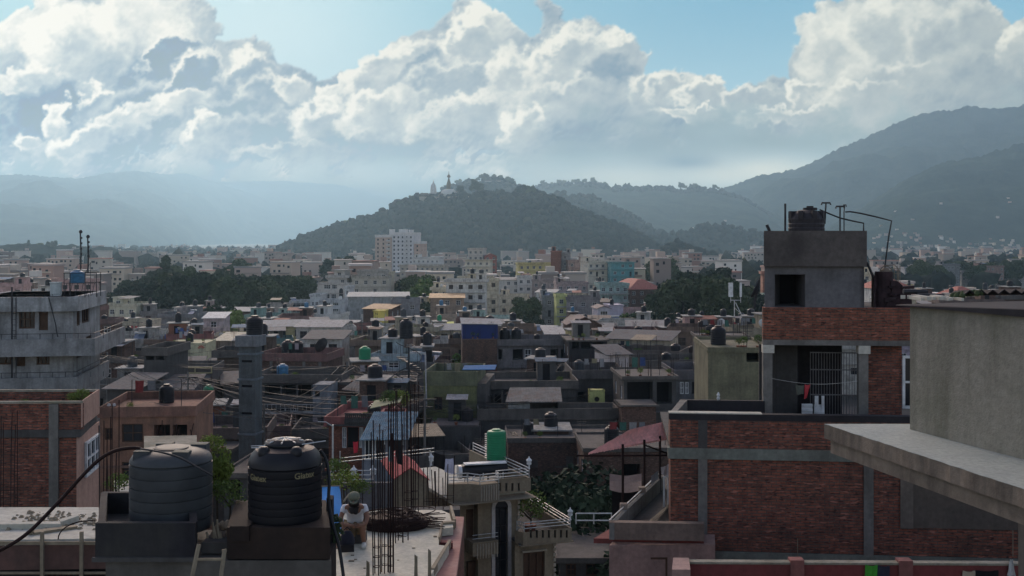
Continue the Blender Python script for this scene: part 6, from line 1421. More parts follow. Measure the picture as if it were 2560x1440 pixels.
for i in range(3): a, b = P_[i], P_[i+1]; m.prism([(a[0], a[1]), (a[0]+.12, a[1]-.03), (b[0]+.12, b[1]-.03), (b[0], b[1])], zp-.42, zp-.02)
m.build('side_parapet', M['concrete'], t); m = MB()
for i in range(2): a = P_[i+1]; MB().box(a[0]-.08, a[0]+.1, a[1]-.1, a[1]+.1, zp-.4, zp+.12).build('pillar', plaster('cream_pillar', (.24, .19, .15), .4, .3), t)
MB().tube([(P_[0][0], P_[0][1], zp+.05), (P_[3][0], P_[3][1], zp+.05)], .02, 5).build('handrail', M['rail'], t)
o_ = L(t, 1605, 1395, 26.96); window(t, lambda a, d, b: (a, d-.06, b), L(t, 1605, 1395, 27)[0], L(t, 1668, 1395, 27)[0], t.w(1470), t.w(1392), .05, 'wood', 'void', 1, 0, .05)
m = MB()
for k in range(4): m.tube([L(t, 1618+k*7, 1308-k*1.5, 27.9), L(t, 1672+k*3, 1262-k*3, 30.2)], .02, 5)
m.build('pipe_bundle', M['plank'], None, label='bundle of pipes lying across the pink house terrace', cat='pipes').location = t.o.location
m = MB(); f0 = 30.2
for x in (1660, 1671, 1684): m.tube([L(t, x, 1272, f0), L(t, x, 1192, f0)], .03, 4)
m.tube([L(t, 1658, 1192, f0), L(t, 1700, 1190, f0)], .03, 4).tube([L(t, 1658, 1272, f0), L(t, 1700, 1272, f0)], .03, 4)
m.build('gate_frame', M['frame'], None, label='white metal gate frame on the pink house terrace', cat='gate').location = t.o.location
m = MB(); m.hexa([L(t, 1628, 1212, 30.5), L(t, 1646, 1196, 31), L(t, 1646, 1196, 31.05), L(t, 1628, 1212, 30.55)], [L(t, 1628, 1190, 30.5), L(t, 1646, 1176, 31), L(t, 1646, 1176, 31.05), L(t, 1628, 1190, 30.55)]); m.build('panel', M['glass'] if False else plain('grey_panel', (.22, .23, .27), .5), None, label='grey panel standing in a frame on the terrace parapet', cat='panel').location = t.o.location
cloth(t, [L(t, 1652, 1168, 30), L(t, 1672, 1160, 30), L(t, 1671, 1190, 30), L(t, 1654, 1186, 30)], 'white cloth hanging beside the brick house corner', (.42, .38, .37))
cloth(t, [L(t, 1673, 1160, 30.4), L(t, 1686, 1159, 30.4), L(t, 1686, 1190, 30.4), L(t, 1673, 1190, 30.4)], 'pale mint cloth hanging behind the white one at the brick corner', (.30, .36, .34))
t4 = Fr('net_awning', px(1524, 33), 33, pz(1235, 33), 0, 'torn pale awning sagging under the tiled canopy', 'awning')
m = MB(); n = 12; vs = []
for j in range(4):
    for i in range(n+1): f = i/n; a = L(t4, 1524+f*80, 1190+j*14-6*abs(f-.5)*2*(j == 0)-10*(f-.5)**2*j, 33-.25*j); vs.append(a)
m.add(vs, [(j*(n+1)+i, (j+1)*(n+1)+i, (j+1)*(n+1)+i+1, j*(n+1)+i+1) for j in range(3) for i in range(n)]); m.build('awning_cloth', M['colour'], t4, color=(.20, .16, .14)); MB().tube([L(t4, 1524, 1212, 32.7), L(t4, 1604, 1208, 32.7)], .02, 4).build('bar', M['rust'], t4)
MB().hexa([L(t4, 1530, 1290, 33.2), L(t4, 1600, 1290, 33.2), L(t4, 1600, 1290, 34), L(t4, 1530, 1290, 34)], [L(t4, 1530, 1226, 33.2), L(t4, 1600, 1222, 33.2), L(t4, 1600, 1222, 34), L(t4, 1530, 1226, 34)]).build('dark_shed', M['void'], t4)
# ---------------------------------------------------------------- beige house in the middle
t = Fr('beige_house', px(1112, 50), 50, 0, 24, 'beige house with a tall arched window and slotted roof parapets in the lower centre', 'house')
bh = t; U = t.u; M['beige'] = plaster('beige_paint', (.215, .18, .125), .25, .35); M['beige2'] = plaster('beige_paint_light', (.33, .30, .24), .2, .2)
z1 = t.w(1207); z0 = t.w(1243); uA, uB, uC = U(1178), U(1225), U(1313)
m = MB(); q_ = lambda a, v=0: (a, v)
ops = [(U(x)-uB, U(x+5)-uB, t.wx(1212, x)-.17, t.wx(1212, x)+.20, .1, 1) for x in (1234, 1250, 1265, 1281)]
facade(m, uC-uB, z0+.05, z1, ops, lambda a, d, b: (uB+a, -.62+d, b)); m.add([(uB, -.62, z0+.05), (uC, -.62, z0+.05), (uC, -.28, z0+.05), (uB, -.28, z0+.05)], [(0, 3, 2, 1)])
m.box(uC-.12, uC, -.619, 6.8, z0+.05, z1-.001); m.box(0, uC-.12, -.3, -.25, z0+.05, z1-.002)
m.build('roof_parapet', [M['beige'], M['void']], t)
MB().prism([(0, -.25), (0, -.45), (U(1160), -.8), (uA, -1.1), (uB-.05, -1.1), (uB, -.44), (uB, -.25)], z0-.2, z1+.02).build('bay_parapet', M['beige'], t)
for i in range(8): x = uA+.03+(uB-uA-.1)*i/7; MB().box(x, x+.045, -1.15, -1.101, z0-.08, z1-.04).build('fluting', M['beige2'], t)
MB().box(0, uC+.06, -1.2, 7, z0-.16, z0-.121).build('cornice', M['beige'], t)
MB().box(0, uC-.1, -.2, 6.5, z0-.12, z0+.0).build('roof_slab', M['light'], t)
uw0, uw1 = U(1195), U(1296); arch0, arch1 = U(1237), U(1269); za = t.wx(1268, 1253)
m = MB()
ops = [(arch0-uw0, arch1-uw0, 2, za, .3, 1)]; facade(m, uw1-uw0, 0, z0-.12, ops, lambda a, d, b: (uw0+a, d, b)); m.box(uw0-.001, uw0+.1, .001, 3, 0, z0-.13).box(uw1-.1, uw1, .001, 3, 0, z0-.13)
m.build('wall', [M['beige'], M['glass']], t)
cxa = (arch0+arch1)/2; ra = (arch1-arch0)/2
m = MB(); K = 14
out = [(cxa+math.cos(math.pi*k/K)*(ra+.17), za+math.sin(math.pi*k/K)*(ra+.17)) for k in range(K+1)]; inn = [(cxa+math.cos(math.pi*k/K)*ra, za+math.sin(math.pi*k/K)*ra) for k in range(K+1)]
out = [(out[0][0], 2)]+out+[(out[-1][0], 2)]; inn = [(inn[0][0], 2)]+inn+[(inn[-1][0], 2)]
for k in range(len(out)-1): m.add([(out[k][0], -.06, out[k][1]), (out[k+1][0], -.06, out[k+1][1]), (inn[k+1][0], -.06, inn[k+1][1]), (inn[k][0], -.06, inn[k][1]), (out[k][0], .0, out[k][1]), (out[k+1][0], .0, out[k+1][1]), (inn[k+1][0], .2, inn[k+1][1]), (inn[k][0], .2, inn[k][1])], [(0, 1, 2, 3), (0, 4, 5, 1), (3, 2, 6, 7)])
ar = m.build('arched_window', plaster('white_surround', (.42, .41, .40), .15, .2), t)
MB().ext(inn, .16, .2).build('pane', M['glass'], ar); MB().ext([(cxa-ra, za+.001), (cxa+ra, za+.001), (cxa+ra*1.02, za+ra*1.02), (cxa-ra*1.02, za+ra*1.02)], -.002, .0) 
MB().ext([(a, b) for a, b in inn[1:-1]], -.02, .0).build('fan_pane', M['glass'], ar)
m = MB()
for z in (za-.1, za-.9, za-1.7, za-2.5): m.box(cxa-ra, cxa+ra, .1, .15, z-.012, z+.012)
m.box(cxa-.012, cxa+.012, .09, .14, 2, za); m.build('glazing_bar', M['steel'], ar)
# left recess with little balcony, lower right wing with its terrace
ul = U(1150)
MB().box(ul-.8, uw0, .5, 5, 0, z0-.13).build('left_wall', M['beige'], t)
MB().box(U(1176), U(1192), .45, .5, t.wx(1345, 1180, .5), t.wx(1272, 1180, .5)).build('shutter', M['wood'], t)
bu0, bu1 = U(1172), U(1236); zb = t.wx(1348, 1200)
MB().box(bu0, bu1-.02, -.5, .45, zb-.62, zb).box(bu0+.02, bu1-.03, -.53, -.501, zb-.03, zb+.02).build('balcony', M['beige'], t)
for i in range(8): x = bu0+.2+(bu1-bu0-.3)*i/7; MB().box(x, x+.04, -.53, -.501, zb-.75, zb-.08).build('fluting', M['beige2'], t)
MB().tube([(bu0, -.45, zb+.34), (bu1-.02, -.45, zb+.34)], .012, 5).tube([(bu0, -.45, zb+.17), (bu1-.02, -.45, zb+.17)], .012, 5).build('balcony_rail', M['rail'], t)
MB().box(U(1176), U(1195), .3, .49, 2, t.wx(1408, 1190)).build('shutter', M['wood'], t)
tr = Fr('beige_house_wing', px(1287, 50.6), 50.6, 0, 20, 'lower wing of the beige house with a slotted terrace parapet', 'house'); U2 = tr.u
zz1 = tr.w(1326); zz0 = tr.w(1358); W2 = U2(1420); m = MB()
facade(m, W2-.25, zz0, zz1, [(U2(x)-.25, U2(x+5)-.25, tr.wx(1330, x)-.17, tr.wx(1330, x)+.20, .1, 1) for x in (1316, 1331, 1346, 1361, 1376, 1391, 1405)], lambda a, d, b: (.25+a, -.45+d, b))
m.box(.25, W2, -.449, -.35, zz0-.02, zz0); m.box(W2-.12, W2, -.449, 5.9, zz0, zz1-.002); m.add([(0, 0, zz0), (.25, -.45, zz0), (.25, -.45, zz1), (0, 0, zz1)], [(0, 1, 2, 3)])
m.build('terrace_parapet', [M['beige'], M['void']], tr)
MB().box(.1, W2+.08, -.5, 6, zz0-.07, zz0-.021).build('cornice', M['beige'], tr); MB().box(.1, W2-.15, -.33, 5.8, zz0-.02, zz0+.06).build('terrace_floor', M['dark'], tr)
ww = U2(1386); m = MB(); wz0, wz1 = 5, tr.wx(1380, 1330); wa, wb = U2(1308), U2(1362)
facade(m, ww, 0, zz0-.07, [(wa, wb, wz0, wz1, .2, 1)], front(tr)); m.box(ww-.1, ww, .001, 3, 0, zz0-.08); m.build('wall', [M['beige'], M['void']], tr)
wn = window(tr, front(tr), wa, wb, wz1-2.6, wz1, .1, 'wood', 'wood', 2, 0, .06); MB().box(wa-.05, wb+.08, -.10, .0, wz1+.02, wz1+.10).build('window_hood', M['beige2'], tr)
for i in range(34): 
    z = zz0-.3-i*.24
    if z > 3: MB().box(ww-.06, ww+.06, -.05, .05, z, z+.14).build('quoin', M['beige2'], tr)
for i in range(22): z = z0-.4-i*.24; MB().box(uw1-.06, uw1+.06, -.05, .05, z, z+.14).build('quoin', M['beige2'], bh)
def rail(t, pts, hs_, r=.022, nm='railing', posts=True):
    m = MB()
    for h in hs_: m.tube([(a, b, c+h) for a, b, c in pts], r, 5)
    for a, b, c in pts: m.tube([(a, b, c), (a, b, c+hs_[-1])], r, 5)
    return m.build(nm, M['rail'], t)
rail(bh, [(.05, -.3, z1), (U(1160), -.48, z1), (uA, -1.05, z1), (uB, -1.0, z1), (uB+.05, -.56, z1), (uC-.06, -.56, z1), (uC-.06, 6.4, z1)], (.15, .3, .45))
rail(tr, [(.1, 0, zz1), (.3, -.4, zz1), (W2-.06, -.4, zz1), (W2-.06, 5.6, zz1), (.1, 5.6, zz1)], (.15, .3, .42))
def lamp(t, a, b, c, lab):
    e = Fr('garden_lamp', *t.world(a, b, c), 0, lab, 'lamp'); e.o.scale = (1.9, 1.9, 1.9); MB().lathe([(.03, 0), (.02, .04), (.02, .1), (.055, .11), (.06, .14)], n=8).build('post', M['frame'], e); MB().lathe([(.05, .14), (.06, .2), (.075, .215), (.02, .27), (.008, .31)], n=8).build('lamp_head', M['frame'], e)
lamp(bh, uC-.06, -.56, z1+.4, 'small white lantern at the right corner of the beige house roof'); lamp(tr, W2-.06, -.4, zz1+.35, 'small white lantern at the right corner of the lower wing terrace')
lamp(bh, .5, 3.2, z1+.15, 'small white lantern behind the white sheet on the line'); lamp(bh, -1.8, 3, z1+.2, 'small white lantern left of the black cloth')
tree('plant', *tr.world(1.2, 1.2, zz0+.05), 1.4, 1, 'pale green shrub in a pot on the lower wing terrace', name='potted_shrub', cat='shrub')
MB().lathe([(.22, 0), (.32, .4), (.33, .42)], n=12).build('flower_pot', M['brick3'], None, label='clay pot under the pale shrub on the lower wing terrace', cat='pot', loc=tr.world(1.2, 1.2, zz0+.05))
# roof things of the beige house: green tank on its stand, lying boiler, laundry
Yt = 54; e = Fr('green_water_tank', px(1241, Yt), Yt, pz(1148, Yt), 0, 'bright green ribbed water tank standing above the beige house roof', 'water tank')
r = 24/F*Yt; h = (1148-1078)/F*Yt; prof = [(r*.96, 0)]
for i in range(11): z = .02+i*(h-.08)/11; prof += [(r, z), (r, z+(h-.08)/11*.6), (r*.965, z+(h-.08)/11*.8)]
prof += [(r*.99, h-.05), (r*.9, h+.01), (r*.62, h+.05)]; MB().lathe(prof, n=28).build('tank_body', M['green'], e, True)
MB().lathe([(r*.5, h+.045), (r*.5, h+.09), (r*.42, h+.11)], n=18).build('lid', M['green'], e)
m = MB()
for a, b in ((-.4, -.4), (.4, -.4), (.4, .4), (-.4, .4)): m.tube([(a, b, -1.8), (a, b, -.02)], .04, 5)
m.box(-.5, .5, -.5, .5, -.06, -.001).build('tank_stand', M['steel'], None, label='dark steel stand carrying the green water tank', cat='stand', loc=e.o.location)
m = MB(); 
for i in range(12): m.box(-r-.1, -r+.0, -.05, .05, .05+i*h/13, .09+i*h/13)
m.build('step', M['rail'], e)
Yh = 52.6; e = Fr('lying_boiler', px(1205, Yh), Yh, pz(1200, Yh), 14, 'long dark solar boiler with white pipes lying on the beige house roof', 'boiler'); e.o.scale = (1.95, 1.95, 1.95)
MB().tube([(-.55, 0, .22), (.62, 0, .26)], .15, 16).build('boiler_tank', M['tankb'], e); MB().box(-.45, .6, -.12, .12, .40, .43).build('cover', M['frame'], e)
MB().lathe([(.17, -.03), (.17, .05)], n=16).build('end_cap', M['rail'], e, loc=(-.57, 0, .22)).rotation_euler = (0, math.pi/2, 0)
m = MB()
for a in (-.4, 0, .5): m.tube([(a, -.1, -.25), (a, -.14, .2)], .02, 4).tube([(a, .2, -.25), (a, .1, .2)], .02, 4)
m.tube([(-.5, -.3, -.25), (-.2, -.1, .15)], .02, 4); m.build('stand', M['rail'], e)
K_ = lambda x, y, v: (bh.u(x, v), v, bh.wx(y, x, v))
cloth(bh, [K_(1085, 1131, 2.2), K_(1112, 1137, 2.2), K_(1120, 1180, 2.2), K_(1086, 1165, 2.2)], 'big black cloth hanging on the line above the red shed roof', (.012, .011, .012), .05)
cloth(bh, [K_(1114, 1147, 2.1), K_(1133, 1146, 2.1), K_(1136, 1186, 2.1), K_(1112, 1180, 2.1)], 'white sheet hanging on the line beside the black cloth', (.50, .50, .60), .04)
# red roofed shed left of it
Y = 47.5; t = Fr('gabled_shed', px(985, Y), Y, 0, 14, 'beige gabled shed with a worn red roof beside the beige house', 'shed'); U = t.u
pk = (U(1027), t.w(1172)); e0 = (U(985), t.w(1200)); e1 = (U(1071), t.w(1206)); w_ = U(1071); Dp = 3
MB().ext([(e0[0], 0), (w_, 0), (w_, e1[1]), pk, (e0[0], e0[1])], 0, .1).box(w_-.1, w_, .101, Dp+1.1, 0, e1[1]-.02).build('wall', M['beige'], t)
MB().hexa([(pk[0], -.06, pk[1]), (w_+.05, -.06, e1[1]), (w_+.05, Dp+1.2, e1[1]), (pk[0], Dp+1.2, pk[1])], [(pk[0], -.06, pk[1]+.04), (w_+.05, -.06, e1[1]+.04), (w_+.05, Dp+1.2, e1[1]+.04), (pk[0], Dp+1.2, pk[1]+.04)]).hexa([(e0[0]-.05, -.06, e0[1]), (pk[0]-.001, -.06, pk[1]), (pk[0]-.001, Dp+1.2, pk[1]), (e0[0]-.05, Dp+1.2, e0[1])], [(e0[0]-.05, -.06, e0[1]+.04), (pk[0]-.001, -.06, pk[1]+.04), (pk[0]-.001, Dp+1.2, pk[1]+.04), (e0[0]-.05, Dp+1.2, e0[1]+.04)]).build('roof', plaster('red_painted_roof', (.30, .06, .065), .3, .2), t)
MB().ext([(U(1026), t.w(1192)), (U(1030), t.w(1192)), (U(1028), t.w(1186))], -.02, .0).build('vent_hole', M['void'], t)
t = Fr('garden_wall', px(826, 44), 44, 0, 2, 'grey stained wall with white pipe railing behind the seated person', 'wall'); z = t.w(1208)
MB().box(0, t.u(984), 0, .2, 0, z).build('wall', M['roomwall'], t); MB().box(0, t.u(1150), 0-.6, -.01, 0, t.w(1268)).build('ledge', M['dark'], t)
rail(t, [(0, .1, z-.02), (t.u(860), .1, z), (t.u(905), .1, z), (t.u(935), .1, z)], (.12, .3, .48)); 
m = MB(); m.tube([(t.u(830), 2.5, z+.5), (t.u(1080), 2.5, z+.9)], .02, 4).tube([(t.u(830), 2.5, z+.35), (t.u(1080), 2.5, z+.75)], .02, 4)
for x in (850, 935, 1075): m.tube([(t.u(x, 2.5), 2.5, z-.5), (t.u(x, 2.5), 2.5, z+.8)], .025, 4)
place(m.build('railing', M['rail'], None, label='white pipe railing running behind the rebar columns', cat='railing'), t)
for x, lab in ((884, 'small white lantern above the plants left of the rebar'), (932, 'small white lantern on the railing end by the rebar')): lamp(t, t.u(x), .1, z+.1, lab)
cloth(t, [(t.u(866), 2.4, t.w(1132)), (t.u(880), 2.4, t.w(1131)), (t.u(878), 2.4, t.w(1160)), (t.u(868), 2.4, t.w(1163))], 'bright red cloth hanging below the brick house with white windows', (.55, .04, .06))
cloth(t, [(t.u(960), 2.0, t.w(1140)), (t.u(975), 2.0, t.w(1140)), (t.u(974), 2.0, t.w(1180)), (t.u(961), 2.0, t.w(1180))], 'pale blue cloth hanging among the rebar columns', (.22, .30, .32))
cloth(t, [(t.u(980), 2.0, t.w(1138)), (t.u(1000), 2.0, t.w(1138)), (t.u(998), 2.0, t.w(1190)), (t.u(983), 2.0, t.w(1185))], 'black cloth hanging among the rebar columns', (.012, .012, .014))
# brick house with white windows, blue shed, peach house
t1 = house(822, 950, 1040, 76, 8, -4, (.3, .1, .06), 'brick3', 2, None, 'red brick house with tall white windows and a dark balustrade', [(1068, 1120, [(855, 866, 'x'), (898, 908, 'x'), (868, 896, 'd')])], head=False, extras=False, par=.7, ledge=.3, rng=random.Random(41), sidewin=False)
m = MB()
for i in range(14): m.lathe([(.07, 0), (.12, .2), (.05, .5), (.09, .8)], t1.u(868)+i*.14, -.5, t1.w(1058), n=6)
m.box(0, t1.W, -.6, -.4, t1.w(1058)-.1, t1.w(1058)).build('balustrade', M['dark'], t1)
t1 = Fr('blue_roof_shed', px(905, 68), 68, 0, 3, 'shed with a blue corrugated roof and white framed windows', 'shed'); wq = t1.u(1014); z = t1.w(1096)
m = MB(); facade(m, wq, 0, z, [(t1.u(912), t1.u(932), t1.w(1150), z-.08, .1, 1), (t1.u(938), t1.u(962), t1.w(1150), z-.08, .1, 1), (t1.u(970), t1.u(1008), t1.w(1150), z-.08, .1, 1)], front(t1)); m.box(0, .08, .001, 4, 0, z-.01).box(wq-.08, wq, .001, 4, 0, z-.01); m.build('wall', [M['paint'], M['void']], t1, color=(.16, .18, .21))
for a, b in ((912, 932), (938, 962), (970, 1008)): window(t1, front(t1), t1.u(a), t1.u(b), t1.w(1150), z-.08, .03, 'frame', 'glass', 1, 0, .04)
n = 44; vs = []
for j in range(2):
    for i in range(n+1): vs.append((-.1+(wq+.3)*i/n+.5*j, -.7+5*j, z+.0+.95*j+.06*(i % 2)))
MB().add(vs+[(a, b, c-.03) for a, b, c in vs], [(i, i+1, n+2+i, n+1+i) for i in range(n)]+[(2*(n+1)+i, i, i+1, 2*(n+1)+i+1) for i in range(n)][0:0]+[(i, 2*(n+1)+i, 2*(n+1)+i+1, i+1) for i in range(n)]).build('roof', M['tin'], t1, color=(.13, .22, .28))
house(950, 1012, 1038, 74, 3, 2, (.3, .1, .06), 'brick3', 2, None, 'small orange brick block with plants above the blue corrugated roof', auto=False, extras=False, par=.35, ledge=.03, rng=random.Random(42))
for i, (x, lab) in enumerate(((975, 'leafy green plant on top of the orange brick block, left one'), (1000, 'leafy green plant on top of the orange brick block, right one'))): tree('plant', px(x, 74.6), 74.6, pz(1040, 74.6), 1.2, i, lab, name='shrub', cat='shrub')
MB().hexa([(px(925, 73), 73, pz(1022, 73)), (px(1000, 73), 73, pz(1006, 73)), (px(1000, 73), 75.4, pz(1003, 73)), (px(925, 73), 75.4, pz(1016, 73))], [(px(925, 73), 73, pz(1022, 73)+.04), (px(1000, 73), 73, pz(1006, 73)+.04), (px(1000, 73), 75.4, pz(1003, 73)+.04), (px(925, 73), 75.4, pz(1016, 73)+.04)]).build('shade_sheet', M['colour'], None, color=(.25, .26, .16), label='faded yellowish sheet shading the plants on the brick block', cat='sheet')
m = MB().tube([(px(832, 66), 66, pz(1062, 66)), (px(832, 66), 66, pz(1200, 66))], .06, 6).tube([(px(795, 66), 66, pz(1054, 66)), (px(815, 66), 66, pz(1055, 66)), (px(832, 66), 66, pz(1066, 66))], .03, 6); m.build('bent_pipe', M['rail'], None, label='pale bent pipe post right of the black ribbed tank', cat='pipe')
# ---------------------------------------------------------------- left: brick house with pink end, peach house behind
t = Fr('brick_house', px(-260, 30), 30, 0, 1.0, 'brick house with grey concrete frame and a pinkish plastered end at the left', 'house'); U = t.u
z0, zt = t.wx(1268, 100), t.wx(1003, 100); za, zb = t.wx(1074, 100), t.wx(1093, 100); uR = U(205); uR2 = U(190)
bX = lambda x, v: px(x, 30+v)-t.X
MB().prism([(0, .02), (uR2, .02), (bX(243, 2.6), 2.6), (0, 2.6)], 0, zb).build('wall', M['brick'], t); MB().box(0, uR-.02, 0, .2, za, zt-.08).build('parapet_wall', M['brick'], t)
MB().prism([(0, -.05), (uR2+.12, -.05), (uR2+.12, .1), (bX(243, 2.6), 2.6), (0, 2.6)], zb+.001, za).build('beam', M['dark'], t)
MB().box(U(124), U(147), -.06, .15, 0, zt-.08).build('column', M['concrete'], t)
MB().box(0, uR, -.04, .1, zt-.06, zt).box(0, bX(248, 2.4), 2.3, 2.42, zt-.06, zt).build('coping', M['rend'], t); MB().box(0, bX(246, 2.35), 2.3, 2.41, za, zt-.07).build('back_parapet', M['brick'], t)
pk = plaster('pinkish_plaster', (.42, .27, .21), .2, .25)
MB().hexa([(uR-.02, -.02, za+.06), (uR, -.02, za+.06), (bX(250, 2.42), 2.42, za+.06), (bX(246, 2.42), 2.42, za+.06)], [(uR-.02, -.02, zt), (uR, -.02, zt), (bX(250, 2.42), 2.42, zt), (bX(246, 2.42), 2.42, zt)]).build('end_parapet', pk, t)
MB().hexa([(uR2+.005, .02, 0), (uR2+.03, .02, 0), (bX(250, 2.6), 2.6, 0), (bX(247, 2.6), 2.6, 0)], [(uR2+.005, .02, zb), (uR2+.03, .02, zb), (bX(250, 2.6), 2.6, zb), (bX(247, 2.6), 2.6, zb)]).build('end_wall', pk, t)
w_ = [(uR2+.03+(bX(250, 2.6)-uR2-.03)*.3, .02+2.58*.3), (uR2+.03+(bX(250, 2.6)-uR2-.03)*.9, .02+2.58*.9)]; zz = (t.wx(1190, 230, 1), t.wx(1103, 230, 1))
fn = lambda a, d, b: (w_[0][0]+(w_[1][0]-w_[0][0])*a+.035-d, w_[0][1]+(w_[1][1]-w_[0][1])*a, b)
window(t, fn, 0, 1, zz[0], zz[1], 0, 'frame', 'glass', 2, 1, .07)
for i, (x, s) in enumerate(((60, .16), (205, .3), (185, .25))): tree('plant', *t.world(U(x, 1.5), 1.5, za+.3), s*1.4, i, ('low weeds on the brick house roof edge', 'bushy weeds at the right end of the brick house roof', 'weeds beside the bushy ones on the brick house roof')[i], name='weeds', cat='weeds')
t1 = house(250, 486, 1018, 66, 8, 6, (.25, .135, .09), 'paint', 2, None, 'peach coloured house with dark windows behind the rebar at the left', [(1060, 1106, [(305, 358, 'b')]), (1155, 1200, [(305, 345, 'b')]), (1070, 1100, [(262, 282, 'b')]), (1062, 1150, [(385, 425, 'v'), (432, 468, 'v')])], head=False, extras=False, par=.62, ledge=.12, rng=random.Random(51), sidewin=False)
for i, (x, lab) in enumerate(((270, 'white bundle lying on the peach house parapet, left one'), (283, 'white bundle lying on the peach house parapet, right one'))):
    MB().lathe([(.05, 0), (.12, .05), (.1, .16), (.03, .2)], n=9).build('bundle', M['colour'], None, color=(.4, .38, .38), label=lab, cat='bundle', loc=t1.world(t1.u(x), .2, t1.H))
# ---------------------------------------------------------------- pale slab roof at the left with rubble
zs = CZ-5.6; t = Fr('slab_roof', px(100, 22), 22, 0, 0, 'pale rough concrete roof slab with rubble and planks at the lower left', 'roof')
slab(t, 'slab_top', [(-120, 1352), (245, 1346), (340, 1346), (340, 1268), (-120, 1268)], zs, .10, M['light'], jit=.01)
a0, a1 = LZ(t, -120, 1352, zs), LZ(t, 245, 1346, zs)
MB().hexa([(a0[0], a0[1]-.03, zs-.55), (a1[0]+1, a1[1]-.03, zs-.55), (a1[0]+1, a1[1]+.1, zs-.55), (a0[0], a0[1]+.1, zs-.55)], [(a0[0], a0[1]-.03, zs-.101), (a1[0]+1, a1[1]-.03, zs-.101), (a1[0]+1, a1[1]+.1, zs-.101), (a0[0], a0[1]+.1, zs-.101)]).build('edge_board', plaster('red_brown_board', (.12, .07, .06), .5, .4), t)
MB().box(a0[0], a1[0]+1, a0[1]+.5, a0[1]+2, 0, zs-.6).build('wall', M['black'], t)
MB().box(a0[0], a1[0]+1, a0[1]-.08, a0[1]-.04, zs-.60, zs-.56).box(a0[0], a1[0]+1, a0[1]-.06, a0[1]-.035, zs-.06, zs-.0).build('edge_strip', M['plank'], t)
for i, x in enumerate((112, 210)): q = LZ(t, x, 1352, zs); MB().box(q[0]-.03, q[0]+.03, q[1]-.14, q[1]-.09, zs-1.6, zs+.2).build('plank_post', M['plank'], None, label='upright wooden prop at the edge of the pale slab, %s' % ('left one' if i == 0 else 'right one'), cat='prop', loc=t.o.location)
for i, x in enumerate(range(115, 245, 14)): q = LZ(t, x, 1352, zs); MB().tube([(q[0], q[1]+.1, zs-2.6), (q[0]+.02, q[1]+.1, zs-.6)], .03, 6).build('bamboo_prop', M['rust'], None, label='dark bamboo prop under the pale slab roof', cat='prop', group='bamboo props under the pale slab roof', loc=t.o.location)
g = random.Random(8); m = MB()
for i in range(150):
    x = g.gauss(150, 60); y = g.uniform(1280, 1325); s = g.uniform(.01, .05); q = LZ(t, max(-80, min(235, x)), y, zs); m.hexa([(q[0]-s, q[1]-s, zs), (q[0]+s, q[1]-s, zs), (q[0]+s, q[1]+s, zs), (q[0]-s, q[1]+s, zs)], [(q[0]-s*.5, q[1]-s*.4, zs+s*g.uniform(.5, 1.2)), (q[0]+s*.7, q[1]-s*.5, zs+s), (q[0]+s*.4, q[1]+s, zs+s*.7), (q[0]-s*.6, q[1]+s*.6, zs+s)])
m.build('rubble', M['plank'], None, label='crumbs of rubble strewn over the pale slab roof', cat='rubble', kind='stuff').location = t.o.location
for pts, h, lab in (([(-40, 1318), (150, 1316), (152, 1322), (-40, 1324)], .10, 'low concrete kerb on the left of the pale slab'), ([(148, 1313), (195, 1300), (198, 1304), (152, 1320)], .12, 'pale stone block on the pale slab roof'), ([(80, 1332), (190, 1318), (194, 1322), (86, 1338)], .05, 'long plank lying across the pale slab roof')):
    q = [LZ(t, a, b, zs)[:2] for a, b in pts]; MB().prism(q, zs, zs+h).build('kerb_block' if h > .06 else 'plank', M['light'] if h > .06 else M['plank'], None, label=lab, cat='block' if h > .06 else 'plank', loc=t.o.location)
MB().tube([LZ(t, 36, 1392, zs-.5), LZ(t, 82, 1325, zs+.1)], .04, 5).build('leaning_plank', M['plank'], None, label='pale plank leaning over the front edge of the pale slab', cat='plank', loc=t.o.location)
q = LZ(t, 160, 1352, zs); MB().tube([(q[0]+math.cos(math.pi*(1-i/10*.55))*.6+.45, q[1]+.1, zs+.0+math.sin(math.pi*(1-i/10*.55))*.35) for i in range(11)], .012, 5).build('bent_rod', M['rust'], None, label='thin bent rod arching over the pale slab edge', cat='rod', loc=t.o.location)
MB().prism([L(t, 285, 1260, 25)[:2], L(t, 345, 1260, 25)[:2], L(t, 345, 1215, 28)[:2], L(t, 285, 1215, 28)[:2]], pz(1235, 26.5)-.1, pz(1235, 26.5)).build('far_slab', M['light'], t)
def rebar_column(x, yb, Y, heights, lab, w=.16, r=.012, grp='rebar columns rising from unfinished roofs', stirrups=True, lean=.03, z=None):
    z = pz(yb, Y) if z is None else z; e = Fr('rebar_column', px(x, Y), Y, z, 0, lab, 'rebar', grp); g = random.Random(int(x*7+yb))
    n = len(heights)
    for i, yt in enumerate(heights):
        a = 2*math.pi*i/n+.6; u, v = math.cos(a)*w*.7, math.sin(a)*w*.7; h = pz(yt, Y)-z; la, lb = g.uniform(-lean, lean), g.uniform(-lean, lean)
        MB().tube([(u, v, -.05), (u+la*.4, v, h*.5), (u+la, v+lb, h)], r, 5).build('bar', M['rust'], e)
    if stirrups:
        m = MB()
        for k in range(int(min(h for h in [pz(y, Y)-z for y in heights])*.25/.15)): m.tube([(math.cos(a)*w*.75, math.sin(a)*w*.75, .1+k*.15) for a in [j*math.pi/2+.6 for j in range(5)]], r*.6, 4)
        if m.v: m.build('stirrups', M['rust'], e)
